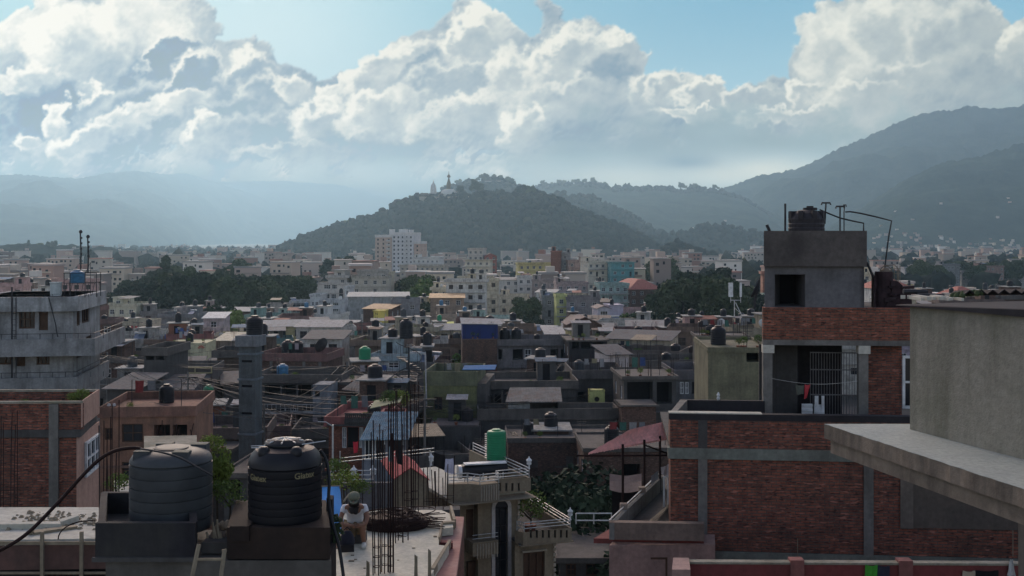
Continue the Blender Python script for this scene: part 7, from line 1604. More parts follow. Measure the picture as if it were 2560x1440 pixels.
RC = [(18, 1268, 24, [1028, 1035, 1040, 1046, 1052, 1060], 'thick rebar cluster against the brick wall at the far left', .3), (262, 1300, 20.5, [1042, 1052, 1062, 1070], 'tall rebar column left of the grey tank', .14), (284, 1295, 20.9, [1000, 1012, 1140, 1130], 'rebar column just right of the tall one by the grey tank', .14), (318, 1230, 27, [1190, 1192], 'two short rods on the far pale slab', .1),
  (942, 1432, 17.1, [1060, 1052, 1078, 1090], 'rebar column on the near edge of the pale roof, left one', .09), (962, 1428, 17.2, [1050, 1075, 1110], 'rebar column on the near edge of the pale roof, second from left', .08), (978, 1430, 17.2, [1000, 1005, 1010, 1045, 1082], 'thickest rebar column on the near edge of the pale roof', .06),
  (998, 1355, 18.9, [1060, 975], 'pair of rods behind the thickest rebar column', .1), (1008, 1352, 19.0, [990, 978, 1010], 'tall rods in the middle of the pale roof', .14), (1022, 1282, 21, [960, 975, 985, 1000], 'rebar column at the back of the pale roof by the ring heap', .14), (1038, 1280, 21, [955, 975, 1000], 'rebar column at the back right of the pale roof', .1),
  (1078, 1262, 22.5, [1165, 1172, 1168, 1175], 'short rods in front of the gabled shed, left bunch', .25), (1095, 1262, 22.6, [1163, 1178, 1185, 1190], 'short rods in front of the gabled shed, middle bunch', .3), (1112, 1255, 22.8, [1142, 1180, 1175], 'short rods in front of the gabled shed, right bunch', .3),
  (880, 1262, 23, [1150, 1160, 1156, 1170], 'thin rods sticking up beside the grey stained wall', .35)]
for x, yb, Y, hs_, lab, w_ in RC: rebar_column(x, yb, Y, hs_, lab, w_, r=.010)
for i, x in enumerate((398, 408, 420, 428, 436, 445, 456, 468, 478)): rebar_column(x, 1118, 30, [1050+((i*13) % 40), 1064+((i*7) % 30)], 'bunch of dark rods on the pale roof behind the grey tank', .1, .014, 'rods behind the grey tank', False, .12)
slab(Fr('slab_roof', px(420, 30), 30, 0, 0, 'pale flat roof behind the grey tank carrying bunches of rods', 'roof'), 'slab_top', [(360, 1130), (492, 1128), (492, 1088), (360, 1090)], CZ-5.3, .15, M['rend'])
# ---------------------------------------------------------------- pale unfinished roof with the seated person
zr = CZ-5.2; t = Fr('unfinished_roof', px(960, 18), 18, 0, 0, 'pale concrete roof slab of an unfinished house with formwork along its edge', 'roof'); ro = t
M['newcon'] = plaster('fresh_concrete', (.56, .53, .43), .35, .0, moss=(.20, .22, .17), dirt=(.16, .15, .11), bump=.5, sc=1.6)
slab(t, 'slab_top', [(700, 1440), (1076, 1440), (1122, 1365), (1096, 1362), (1100, 1322), (1133, 1318), (1124, 1284), (1103, 1275), (780, 1275), (640, 1330)], zr, .14, M['newcon'], jit=.006)
slab(t, 'ledge', [(1060, 1460), (1138, 1460), (1160, 1292), (1120, 1290)], zr-.16, .12, plaster('pinkish_slab', (.34, .18, .155), .4, .1, moss=(.35, .33, .29)))
q0, q1 = LZ(t, 1138, 1460, zr-.28), LZ(t, 1160, 1292, zr-.28); MB().prism([(q0[0]-.2, q0[1]), (q0[0], q0[1]), (q1[0], q1[1]), (q1[0]-.2, q1[1])], 13, zr-.285).build('wall', M['brick'], t)
slab(t, 'near_strip', [(600, 1462), (1100, 1462), (1080, 1438), (600, 1438)], zr-.15, .2, M['dark'])
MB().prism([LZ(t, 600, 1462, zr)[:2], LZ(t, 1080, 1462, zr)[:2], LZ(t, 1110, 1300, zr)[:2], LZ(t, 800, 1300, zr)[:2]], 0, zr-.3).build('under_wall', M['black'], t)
def board(pts, z, h, lab, mat='plank'):
    q = [LZ(ro, a, b, z)[:2] for a, b in pts]; MB().prism(q, z, z+h).build('formwork_board', M[mat], None, label=lab, cat='board', loc=ro.o.location)
board([(1124, 1284), (1130, 1284), (1140, 1320), (1133, 1320)], zr-.1, .16, 'formwork board at the far corner of the pale roof')
board([(1104, 1322), (1138, 1320), (1138, 1324), (1104, 1326)], zr-.1, .14, 'cross board closing the notch in the pale roof')
board([(1096, 1362), (1104, 1324), (1108, 1324), (1100, 1364)], zr-.1, .14, 'side board in the notch of the pale roof')
board([(1076, 1440), (1122, 1365), (1128, 1367), (1086, 1440)], zr-.1, .12, 'long slanting formwork board by the near right edge')
board([(1100, 1364), (1132, 1366), (1132, 1372), (1098, 1370)], zr-.14, .1, 'short red brown board under the notch', 'redp')
for x, yt, lab in ((920, 1405, 'leftmost wooden stake at the near edge of the pale roof'), (1040, 1390, 'middle wooden stake at the near edge of the pale roof'), (1074, 1376, 'tallest wooden stake at the near right edge of the pale roof')):
    Y = 16.95; MB().hexa([(-.03, -.02, -.3), (.03, -.02, -.3), (.03, .02, -.3), (-.03, .02, -.3)], [(-.022, -.015, pz(yt, Y)-zr+.03), (.022, -.015, pz(yt, Y)-zr-.02), (.022, .015, pz(yt, Y)-zr-.01), (-.022, .015, pz(yt, Y)-zr+.02)]).build('stake', M['plank'], None, label=lab, cat='stake', loc=(px(x, Y), Y, zr))
g = random.Random(14); e = Fr('ring_heap', px(985, 20), 20, zr, 0, 'wide flat heap of rusty steel rings and rods on the pale roof', 'steel heap'); m = MB()
for i in range(46):
    r = g.uniform(.22, .62); cx, cy = g.uniform(-.22, .25), g.uniform(-.25, .25); z = .03+i*.0042; ti = g.uniform(-.05, .05)
    m.tube([(cx+math.cos(a)*r*1.0, cy+math.sin(a)*r*.72, z+math.cos(a+i)*ti) for a in [k*2*math.pi/22 for k in range(23)]], .011, 4)
for i in range(16): a = g.uniform(-.25, .25); m.tube([(-.5, a, .03+i*.01), (.75+g.uniform(0, .2), a*1.6+g.uniform(-.1, .1), .03+g.uniform(0, .1))], .01, 4)
m.lathe([(.62, 0), (.60, .12), (.45, .19), (.1, .2)], sx=1, sy=.75, n=26)
m.build('rings', M['rust'], e)
m = MB()
for i in range(24): 
    q = LZ(ro, g.uniform(640, 1100), g.uniform(1290, 1435), zr); s = g.uniform(.008, .025); m.box(q[0]-s, q[0]+s*g.uniform(1, 3), q[1]-s, q[1]+s, zr, zr+s*.8)
m.build('debris', M['plank'], None, label='small chips lying on the pale unfinished roof', cat='debris', kind='stuff').location = ro.o.location
# tarpaulin
e = Fr('tarpaulin', px(830, 19.6), 19.6, zr, 0, 'light blue tarpaulin sheet hung slanting behind the seated person', 'tarpaulin'); n = 14; vs = []
for j in range(n+1):
    for i in range(n+1):
        f, h = i/n, j/n; xt = 800+f*48; xb = 800+f*62; x = xt+(xb-xt)*h; y = 1216+h*118; Y = 20.1-.9*h; a = L(e, x, y, Y); vs.append((a[0], a[1]+.03*math.sin(f*7+h*3)+.02*math.sin(h*11), max(.01, a[2])))
m = MB().add(vs+[(a, b+.01, c) for a, b, c in vs], [(j*(n+1)+i, (j+1)*(n+1)+i, (j+1)*(n+1)+i+1, j*(n+1)+i+1) for j in range(n) for i in range(n)]+[((n+1)**2+j*(n+1)+i, (n+1)**2+j*(n+1)+i+1, (n+1)**2+(j+1)*(n+1)+i+1, (n+1)**2+(j+1)*(n+1)+i) for j in range(n) for i in range(n)])
m.build('sheet', plain('blue_tarp', (.10, .30, .62), .5, 0, .15, 3), e, True)
m = MB(); m.tube([L(e, 802, 1216, 20.1), L(e, 850, 1214, 20.1)], .012, 5).tube([L(e, 850, 1214, 20.1), L(e, 852, 1330, 20.0)], .014, 5).tube([L(e, 858, 1255, 19.9), L(e, 872, 1236, 20.1)], .02, 5); m.build('pole', M['plank'], e)
# ---------------------------------------------------------------- the seated person
def body(name, joints, edges, mat, parent, sub=2):
    me = bpy.data.meshes.new(name); me.from_pydata([j[0] for j in joints], edges, []); o = bpy.data.objects.new(name, me); COL.objects.link(o)
    sk_ = o.modifiers.new('s', 'SKIN'); sk_.use_smooth_shade = True
    for i, j in enumerate(joints):
        v = me.skin_vertices[0].data[i]; r = j[1]; v.radius = r if isinstance(r, tuple) else (r, r); v.use_root = (i == 0)
    o.modifiers.new('u', 'SUBSURF').levels = sub; o.modifiers['u'].render_levels = sub
    dg = bpy.context.evaluated_depsgraph_get(); dg.update(); m2 = bpy.data.meshes.new_from_object(o.evaluated_get(dg)); bpy.data.objects.remove(o)
    m2.materials.clear(); m2.materials.append(mat); m2.polygons.foreach_set('use_smooth', [True]*len(m2.polygons))
    q = bpy.data.objects.new(name, m2); COL.objects.link(q); q.parent = parent.o if isinstance(parent, Fr) else parent; return q
M['skin'] = plain('skin', (.20, .105, .07), .6, 0, .1, 6); M['hair'] = plain('dark_hair', (.012, .010, .012), .5); M['tee'] = plain('white_tee', (.55, .56, .58), .85, 0, .08, 8); M['khaki'] = plain('khaki_shorts', (.16, .12, .075), .85, 0, .15, 8)
M['cap'] = plain('olive_cap', (.13, .14, .10), .9, 0, .2, 10); M['shoe'] = plain('white_shoe', (.45, .46, .43), .6)
Yp = 18.75; p = Fr('person', px(886, Yp), Yp, zr, 4, 'person in olive cap and white shirt sitting bent forward with crossed arms on pale roof', 'person')
# faces the camera (-v); pelvis on the low seat at .16
J = [((0, .20, .26), (.135, .115)), ((0, .17, .40), (.125, .10)), ((0, .09, .54), (.135, .10)), ((0, .0, .655), (.10, .075)), ((0, -.045, .70), .048), ((0, -.075, .745), .052), ((0, -.115, .80), (.072, .078)), ((0, -.15, .80), (.05, .06)),
     ((-.17, .03, .63), .052), ((-.225, -.07, .50), .042), ((-.20, -.17, .405), .035), ((-.03, -.27, .40), .028), ((.03, -.285, .405), .024),
     ((.17, .03, .63), .052), ((.225, -.07, .50), .042), ((.20, -.17, .395), .035), ((.04, -.25, .375), .028), ((-.025, -.275, .375), .024),
     ((-.10, .12, .25), .085), ((-.145, -.20, .37), .062), ((-.14, -.14, .21), .05), ((-.13, -.10, .07), .034), ((-.13, -.16, .035), .034), ((-.135, -.26, .03), .028),
     ((.10, .12, .25), .085), ((.145, -.20, .37), .062), ((.155, -.14, .21), .05), ((.165, -.09, .07), .034), ((.17, -.15, .035), .034), ((.175, -.25, .03), .028)]
E_ = [(0, 1), (1, 2), (2, 3), (3, 4), (4, 5), (5, 6), (6, 7), (3, 8), (8, 9), (9, 10), (10, 11), (11, 12), (3, 13), (13, 14), (14, 15), (15, 16), (16, 17), (0, 18), (18, 19), (19, 20), (20, 21), (21, 22), (22, 23), (0, 24), (24, 25), (25, 26), (26, 27), (27, 28), (28, 29)]
bd = body('body', J, E_, M['skin'], p)
for s, hx, hz in ((1, .055, .405), (-1, -.05, .375)):
    for k in range(4): a = -.012+k*.014; body('finger', [((hx, -.275, hz+a), .009), ((hx+s*.03, -.285, hz+a-.004), .008), ((hx+s*.05, -.275, hz+a-.012), .007)], [(0, 1), (1, 2)], M['skin'], bd, 1)
    body('thumb', [((hx-s*.03, -.28, hz+.022), .010), ((hx-s*.005, -.295, hz+.036), .008)], [(0, 1)], M['skin'], bd, 1)
body('shirt', [((0, .185, .33), (.165, .145)), ((0, .15, .45), (.155, .125)), ((0, .08, .57), (.16, .12)), ((0, .02, .655), (.115, .09)), ((-.165, .035, .635), .07), ((-.215, -.045, .54), .066), ((.165, .035, .635), .07), ((.215, -.045, .54), .066)], [(0, 1), (1, 2), (2, 3), (3, 4), (4, 5), (3, 6), (6, 7)], M['tee'], p)
body('shorts', [((0, .2, .24), (.16, .125)), ((-.11, .08, .27), .10), ((-.14, -.10, .335), .082), ((-.142, -.17, .36), .076), ((.11, .08, .27), .10), ((.14, -.10, .335), .082), ((.142, -.17, .36), .076)], [(0, 1), (1, 2), (2, 3), (0, 4), (4, 5), (5, 6)], M['khaki'], p)
body('hair', [((0, -.075, .835), (.082, .075)), ((0, -.06, .76), (.088, .06)), ((-.03, -.10, .67), (.06, .035)), ((-.03, -.14, .56), (.04, .025)), ((.035, -.11, .67), (.06, .035)), ((.03, -.15, .55), (.04, .022)), ((-.075, -.06, .70), (.035, .035)), ((.075, -.06, .70), (.035, .035))], [(0, 1), (1, 2), (2, 3), (1, 4), (4, 5), (1, 6), (1, 7)], M['hair'], p)
c = MB().lathe([(.099, 0), (.1, .03), (.09, .065), (.06, .092), (.02, .102)], n=20, sy=1.05).build('cap', M['cap'], p, True, loc=(0, -.085, .825)); c.rotation_euler = (math.radians(24), 0, 0)
MB().prism([(-.075, -.07), (-.06, -.15), (0, -.175), (.06, -.15), (.075, -.07)], 0, .012).build('cap_peak', M['cap'], c)
m = MB(); m.lathe([(.008, 0), (.016, .012), (.008, .02)], 0, 0, 0, n=6); o = m.build('nose', M['skin'], bd, loc=(0, -.205, .775))
for s in (-1, 1): MB().lathe([(.006, 0), (.011, .006), (.006, .012)], n=8).build('eye', M['hair'], bd, loc=(s*.026, -.195, .795))
for s, fx in ((-1, -.135), (1, .172)): body('shoe', [((fx, -.09, .05), .045), ((fx, -.16, .042), .046), ((fx+s*.004, -.26, .036), .042), ((fx+s*.004, -.29, .034), .032)], [(0, 1), (1, 2), (2, 3)], M['shoe'], p)
MB().box(-.17, .17, .08, .36, 0, .16).build('concrete_block', M['dark'], None, label='low dark block the person sits on', cat='block', loc=p.world(0, 0, 0))
e = Fr('backpack', px(868, 18.25), 18.25, zr, 10, 'dark backpack standing before the seated person', 'backpack')
body('bag', [((0, 0, .09), (.14, .11)), ((0, .01, .22), (.145, .10)), ((0, .03, .33), (.10, .07)), ((0, .04, .38), (.05, .04))], [(0, 1), (1, 2), (2, 3)], plain('navy_cloth', (.014, .015, .024), .8), e); MB().tube([(-.05, .0, .39), (0, 0, .44), (.05, 0, .39)], .01, 5).build('handle', M['black'], e)
MB().box(-.11, .11, -.115, -.085, .05, .17).build('pocket', M['black'], e)
q = [LZ(ro, a, b, zr)[:2] for a, b in ((822, 1370), (862, 1374), (895, 1356), (832, 1352))]; MB().prism(q, zr+.002, zr+.012).build('mat', plain('brown_mat', (.10, .06, .045), .9), None, label='flattened brown mat beside the backpack', cat='mat', loc=ro.o.location)
# far people on the little pink roof room
def standing(x, yb, Y, h, lab, shirt, legs='khaki'):
    f = Fr('person', px(x, Y), Y, pz(yb, Y), 0, lab, 'person'); s = h/1.7
    k = lambda a: tuple(c_*s for c_ in a)
    Jb = [(k((0, 0, .95)), (.13*s, .10*s)), (k((0, 0, 1.2)), (.13*s, .1*s)), (k((0, 0, 1.4)), (.12*s, .09*s)), (k((0, 0, 1.5)), .05*s), (k((0, -.01, 1.62)), .085*s), (k((-.2, 0, 1.38)), .05*s), (k((-.26, -.05, 1.1)), .04*s), (k((-.2, -.25, .98)), .032*s), (k((.2, 0, 1.38)), .05*s), (k((.26, -.05, 1.1)), .04*s), (k((.2, -.25, .98)), .032*s), (k((-.1, 0, .85)), .085*s), (k((-.1, 0, .45)), .06*s), (k((-.1, 0, .06)), .04*s), (k((.1, 0, .85)), .085*s), (k((.1, 0, .45)), .06*s), (k((.1, 0, .06)), .04*s)]
    body('body', Jb, [(0, 1), (1, 2), (2, 3), (3, 4), (2, 5), (5, 6), (6, 7), (2, 8), (8, 9), (9, 10), (0, 11), (11, 12), (12, 13), (0, 14), (14, 15), (15, 16)], M['skin'], f, 1)
    body('shirt', [(k((0, 0, .98)), (.15*s, .12*s)), (k((0, 0, 1.25)), (.15*s, .12*s)), (k((0, 0, 1.42)), (.13*s, .1*s)), (k((-.22, 0, 1.36)), .065*s), (k((.22, 0, 1.36)), .065*s)], [(0, 1), (1, 2), (2, 3), (2, 4)], M[shirt], f, 1)
    MB().lathe([(.09*s, 0), (.092*s, .05*s), (.06*s, .1*s)], n=10).build('hair', M['hair'], f, True, loc=k((0, 0, 1.64)))
standing(1549, 948, 128, 1.68, 'small standing person in a white shirt by the pinkish roof room', 'tee'); standing(1537, 950, 128.5, 1.45, 'shorter dark haired person in khaki beside the white shirted one', 'khaki')
# ---------------------------------------------------------------- the two big tanks and their plinth
zp = CZ-700/F*15.0
def trough():
    t = Fr('tank_plinth', px(238, 14.6), 14.6, 0, 0, 'black stained concrete trough and plinth carrying the two big water tanks', 'plinth'); U = t.u
    top = t.w(1308); bot = t.w(1392); u1 = U(488); Bx = lambda x, v: px(x, 14.6+v)-t.X; dp = 1.75
    wm = plaster('black_wet_wall', (.024, .024, .028), .35, .5, moss=(.075, .075, .06), dirt=(.010, .009, .011))
    MB().prism([(0, 0), (u1, 0), (u1-.01, .1), (0, .1)], bot, top).prism([(0, .101), (.1, .101), (.1+Bx(252, dp), dp), (Bx(252, dp), dp)], bot, top-.002).prism([(u1-.1, .101), (u1, .101), (Bx(486, dp), dp), (Bx(486, dp)-.1, dp)], bot, top-.002).prism([(Bx(252, dp), dp), (Bx(486, dp), dp), (Bx(486, dp), dp+.1), (Bx(252, dp), dp+.1)], bot, top-.001).build('trough_wall', wm, t)
    MB().prism([(.1, .1), (u1-.1, .1), (Bx(486, dp)-.1, dp), (Bx(252, dp)+.1, dp)], bot, 25.93).build('trough_floor', M['dark'], t); MB().box(-.03, u1+.03, -.04, -.001, bot-.06, bot+.0).build('ledge', M['dark'], t)
    MB().prism([(.12, .05), (u1+1.8, .05), (Bx(815, 1.6), 1.6), (Bx(300, 1.6), 1.6)], 22, bot-.065).build('base_wall', plaster('grey_stained', (.105, .10, .09), .5, .4), t)
    r0 = U(565); r1 = U(824); dk = plaster('brown_stained', (.034, .024, .019), .5, .5, dirt=(.010, .009, .010))
    MB().prism([(r0, .05), (r1, .05), (Bx(815, 1.6), 1.6), (Bx(590, 1.6), 1.6)], t.w(1400), 26.17).build('plinth_block', dk, t)
    MB().box(r0+.05, U(622), .0, .35, 26.0, 26.2).build('plinth_step', dk, t); MB().box(u1+.001, r0-.001, .3, 1.2, t.w(1400), t.w(1372)).build('middle_step', M['dark'], t)
    MB().box(r1-.35, r1-.04, .1, .8, 22, t.w(1400)).build('leg_wall', dk, t)
    return t
tp_ = trough()
def big_tank(x, Y, half, ysh, yb, mat, lab, ribs, dome, seed):
    r = half/F*Y; z = pz(yb, Y); e = Fr('water_tank', px(x, Y), Y, z, 0, lab, 'water tank'); H = pz(ysh, Y)-z; prof = [(r*.97, 0)]
    for i in range(ribs):
        a = .03+i*(H-.05)/ribs; st = (H-.05)/ribs; prof += [(r*.998, a), (r, a+st*.03), (r, a+st*.90), (r*.968, a+st*.925), (r*.968, a+st*.98)]
    prof += [(r, H), (r*.985, H+dome*.2), (r*.93, H+dome*.5), (r*.80, H+dome*.8), (r*.6, H+dome*.95), (r*.42, H+dome)]
    o = MB().lathe(prof, n=96).build('tank_body', M[mat], e, True); o.data.set_sharp_from_angle(angle=math.radians(28)); return e, r, H
e, r, H = big_tank(428, 15.6, 100, 1150, 1318, 'tankg', 'big grey ribbed water tank with four square lugs', 6, .17, 1)
for x, y in ((-.31, -.25), (.24, -.30), (-.19, .34), (.33, .28)):
    MB().hexa([(x-.12, y-.10, H-.02), (x+.12, y-.10, H-.02), (x+.12, y+.10, H-.02), (x-.12, y+.10, H-.02)], [(x-.11, y-.09, H+.175), (x+.11, y-.09, H+.175), (x+.11, y+.09, H+.18), (x-.11, y+.09, H+.18)]).build('lug', M['tankg'], e)
    MB().box(x-.115, x+.115, y-.095, y+.095, H+.181, H+.187).build('lug_top', M['rend'], e)
MB().lathe([(.24, H+.12), (.24, H+.185), (.2, H+.195), (.05, H+.2)], n=26).build('lid', M['tankg'], e)
e, r, H = big_tank(713, 15.2, 91, 1158, 1293, 'tankb', 'big black ribbed water tank with yellow lettering and four round lugs', 7, .26, 2)
for a in (-2.25, -.95, .7, 2.4):
    x, y = math.cos(a)*r*.72, math.sin(a)*r*.72; m = MB(); n = 14
    m.lathe([(.085, 0), (.085, .10), (.075, .15), (.045, .18), (.01, .185)], x, y, H+.10, n=18); m.build('lug', M['tankb'], e, True)
MB().lathe([(.26, H+.24), (.275, H+.27), (.27, H+.30), (.2, H+.31), (.19, H+.335), (.06, H+.34)], n=32).build('lid', M['tankb'], e, True)
m = MB()
for i in range(8): a = i*math.pi/4; m.tube([(math.cos(a)*.04, math.sin(a)*.04, H+.345), (math.cos(a)*.25, math.sin(a)*.25, H+.315)], .011, 5)
m.tube([(-.42, -.2, H+.25), (-.2, -.22, H+.26)], .009, 5).tube([(.15, -.15, H+.27), (.55, .05, H+.30)], .009, 5); m.tube([(-.62+.17, -.1, H+.255), (-.22, -.08, H+.262)], .008, 5); m.build('tie_wires', M['rail'], e)
M['gold'] = plain('faded_yellow_print', (.17, .15, .085), .7, 0, .5, 20)
def curved_text(e, r, s, ang, z, size, mat):
    cu = bpy.data.curves.new('lettering', 'FONT'); cu.body = s; cu.size = size; cu.align_x = 'CENTER'; cu.extrude = .002; cu.resolution_u = 3; cu.offset = size*.02
    o = bpy.data.objects.new('lettering', cu); COL.objects.link(o); dg = bpy.context.evaluated_depsgraph_get(); dg.update(); me = bpy.data.meshes.new_from_object(o.evaluated_get(dg)); bpy.data.objects.remove(o)
    for v in me.vertices:
        th = ang+v.co.x/r; rr = r+.004+v.co.z; y = v.co.y; v.co = (math.sin(th)*rr, -math.cos(th)*rr, z+y)
    me.materials.clear(); me.materials.append(mat); q = bpy.data.objects.new('lettering', me); COL.objects.link(q); q.parent = e.o
curved_text(e, r, 'Giatex', -.62, H-.155, .115, M['gold']); curved_text(e, r, 'Giatex', .75, H-.125, .115, M['gold'])
# hoses
def hose(pts, r, lab, mat='rust', n=8, nm='hose'):
    P = [Vector(p) for p in pts]; out = []
    for i in range(len(P)-1):
        a, b, c, d = P[max(0, i-1)], P[i], P[i+1], P[min(len(P)-1, i+2)]
        for k in range(6): f = k/6; out.append(.5*((2*b)+(c-a)*f+(2*a-5*b+4*c-d)*f*f+(3*b-a-3*c+d)*f**3))
    out.append(P[-1]); return MB().tube([tuple(p_) for p_ in out], r, n).build(nm, M[mat], None, True, label=lab, cat='hose')
W3 = lambda x, y, Y: (px(x, Y), Y, pz(y, Y))
hose([W3(-30, 1392, 14.2), W3(60, 1340, 14.6), W3(140, 1262, 15), W3(230, 1165, 15.2), W3(280, 1130, 15.3), W3(325, 1120, 15.4), W3(352, 1122, 15.4)], .025, 'thick black hose arching from the lower left to the grey tank', 'rust')
hose([W3(352, 1122, 15.2), W3(400, 1130, 15.0), W3(450, 1145, 14.95), W3(500, 1172, 14.95), W3(532, 1190, 15.0)], .014, 'thin hose running across the top of the grey tank', 'steel')
hose([W3(800, 1125, 15.4), W3(815, 1150, 15.4), W3(823, 1200, 15.3), W3(822, 1250, 15.2), W3(832, 1310, 15.0), W3(848, 1370, 14.9), W3(860, 1450, 14.8)], .024, 'black hose hanging down the right side of the black tank', 'tankb')
m = MB(); Y = 14.1
for a, b in (((481, 1440), (498, 1360)), ((553, 1440), (562, 1375))): m.tube([W3(*a, Y), W3(*b, Y+.1)], .03, 5)
m.tube([W3(555, 1377, Y+.1), W3(566, 1375, Y+.1)], .02, 4).tube([W3(490, 1398, Y+.05), W3(558, 1398, Y+.05)], .02, 4); m.build('ladder', M['plank'], None, label='weathered ladder top leaning on the plinth between the tanks', cat='ladder')
# things between the tanks
e = Fr('post', px(836, 15.6), 15.6, 0, 0, 'dark rotten wall stub right of the black tank', 'wall stub'); g = random.Random(5)
MB().hexa([(-.12, -.1, 22), (.02, -.1, 22), (.0, .1, 22), (-.12, .1, 22)], [(-.10, -.08, pz(1242, 15.6)), (-.02, -.08, pz(1246, 15.6)), (-.02, .08, pz(1242, 15.6)), (-.1, .08, pz(1240, 15.6))]).build('stub', M['black'], e)
m = MB()
for i in range(60):
    a = (g.gauss(.03, .03), g.uniform(-.12, .05), pz(g.uniform(1290, 1350), 15.6)); s = g.uniform(.01, .03); m.hexa([(a[0]-s, a[1]-s, a[2]-s), (a[0]+s, a[1]-s, a[2]-s), (a[0]+s, a[1]+s, a[2]-s), (a[0]-s, a[1]+s, a[2]-s)], [(a[0]-s*.4, a[1]-s*.6, a[2]+s), (a[0]+s*.7, a[1]-s*.3, a[2]+s*.8), (a[0]+s*.4, a[1]+s, a[2]+s), (a[0]-s, a[1]+s*.4, a[2]+s*.9)])
m.build('moss', M['leafd'], e)
for i, (x, yb, Y, k, s, sz, lab) in enumerate([(545, 1305, 16.4, 'bushy', .26, .40, 'climbing green plant between the two big tanks'), (528, 1160, 16.6, 'plant', .35, .3, 'leafy shoot at the right shoulder of the grey tank'), (572, 1300, 16.0, 'plant', .42, .4, 'low leafy plant left of the black tank base'),
   (846, 1215, 22.5, 'plant', .4, .4, 'yellow green plant above the blue tarpaulin'), (862, 1250, 21.8, 'plant', .6, .4, 'leafy plant behind the head of the seated person'), (898, 1262, 21.9, 'plant', .4, .35, 'small yellow leaved plant right of the cap'), (293, 1250, 24, 'plant', .45, .4, 'small green plant by the rebar left of the grey tank'), (340, 1312, 15.4, 'plant', .16, .16, 'tiny weeds growing in the trough beside the grey tank')]):
    tree(k, px(x, Y), Y, pz(yb, Y), s, i*1.1, lab, name='plant', cat='plant', sz=sz)
g = random.Random(19); e = Fr('rubbish_heap', px(555, 15.2), 15.2, pz(1368, 15.2), 0, 'heap of sacks and broken wood between the two big tanks', 'rubbish'); M['sack'] = plain('sackcloth', (.16, .125, .09), .95, 0, .5, 12)
for i in range(6):
    x, z = g.uniform(-.14, .18), g.uniform(.05, .28); o = body('sack', [((x, g.uniform(-.1, .1), z), g.uniform(.05, .09)), ((x+g.uniform(-.06, .08), .02, z+.09), g.uniform(.04, .07)), ((x+g.uniform(-.05, .12), 0, z+.15), .02)], [(0, 1), (1, 2)], M['sack'], e, 1)
for i in range(7): x = g.uniform(-.15, .15); MB().tube([(x, -.12, .0), (x+g.uniform(-.12, .06), -.05, g.uniform(.2, .42))], .014, 5).build('stick', M['plank'], e)
MB().box(-.2, .22, -.1, .4, -.3, .05).build('crate', M['rust'], e)
# big dark tree and lower trees in the gap by the beige house
for i, (x, yt, Y, k, s, lab) in enumerate([(1385, 1105, 76, 'near', 2.9, 'large dark tree filling the gap behind the beige house'), (1335, 1170, 70, 'near', 1.8, 'darker low tree right behind the beige house roof'), (1452, 1165, 72, 'near', 2.0, 'dark tree at the right of the gap near the tiled canopy'), (1425, 1265, 64, 'near', 1.7, 'low dark tree deep in the gap between the houses')]):
    z = pz(yt, Y)-9*s*1.08; tree(k, px(x, Y), Y, z, s, i*2, lab)
rail(Fr('balustrade', px(1440, 62), 62, pz(1310, 62), 0, 'dim balustrade at the bottom of the dark gap', 'balustrade'), [(0, 0, 0), (1, 0, 0), (2, 0, 0), (3, 0, 0)], (.2, .6), .04)
house(1400, 1530, 1392, 60, 6, 0, (.06, .06, .065), 'dark', 2, None, 'shadowy house deep in the gap between the beige and pink houses', [(1410, 1440, [(1415, 1440, 'b'), (1465, 1500, 'b')])], head=False, extras=False, par=.3, rng=random.Random(61), sidewin=False)
house(560, 640, 1180, 66, 6, -4, (.06, .055, .06), 'dark', 2, None, 'dark house seen between the two big tanks', [(1200, 1240, [(575, 600, 'v')])], head=False, extras=False, par=.3, rng=random.Random(62), sidewin=False)
house(470, 575, 1120, 84, 8, -4, (.07, .06, .065), 'dark', 2, None, 'dark house behind the green climbing plant', [(1140, 1170, [(490, 520, 'v')])], head=False, extras=False, par=.3, rng=random.Random(63), sidewin=False)
# phone mast on a roof, left of the stair house
e = Fr('phone_mast', px(1836, 185), 185, pz(790, 185), 0, 'small phone mast with two white panels on a roof by the right tree clump', 'mast'); e.o.scale = (1.4, 1.4, 1.4)
m = MB().tube([(0, 0, 0), (0, 0, 1.9*1)], .06, 6).tube([(.9, 0, 0), (.15, 0, 1.6)], .05, 5).tube([(.1, 0, .9), (.55, 0, .5)], .04, 4).tube([(-.5, 0, 1.9), (.8, 0, 1.9)], .05, 5).tube([(-.45, 0, 1.6), (-.45, 0, 3.9)], .04, 5).tube([(.75, 0, 1.6), (.75, 0, 3.9)], .04, 5); m.build('frame', M['rail'], e)
for a, b in ((-.45, .26), (.75, .12)): MB().box(a-b, a+b, -.15, .0, 2.3, 4.0).build('antenna_panel', M['frame'], e)

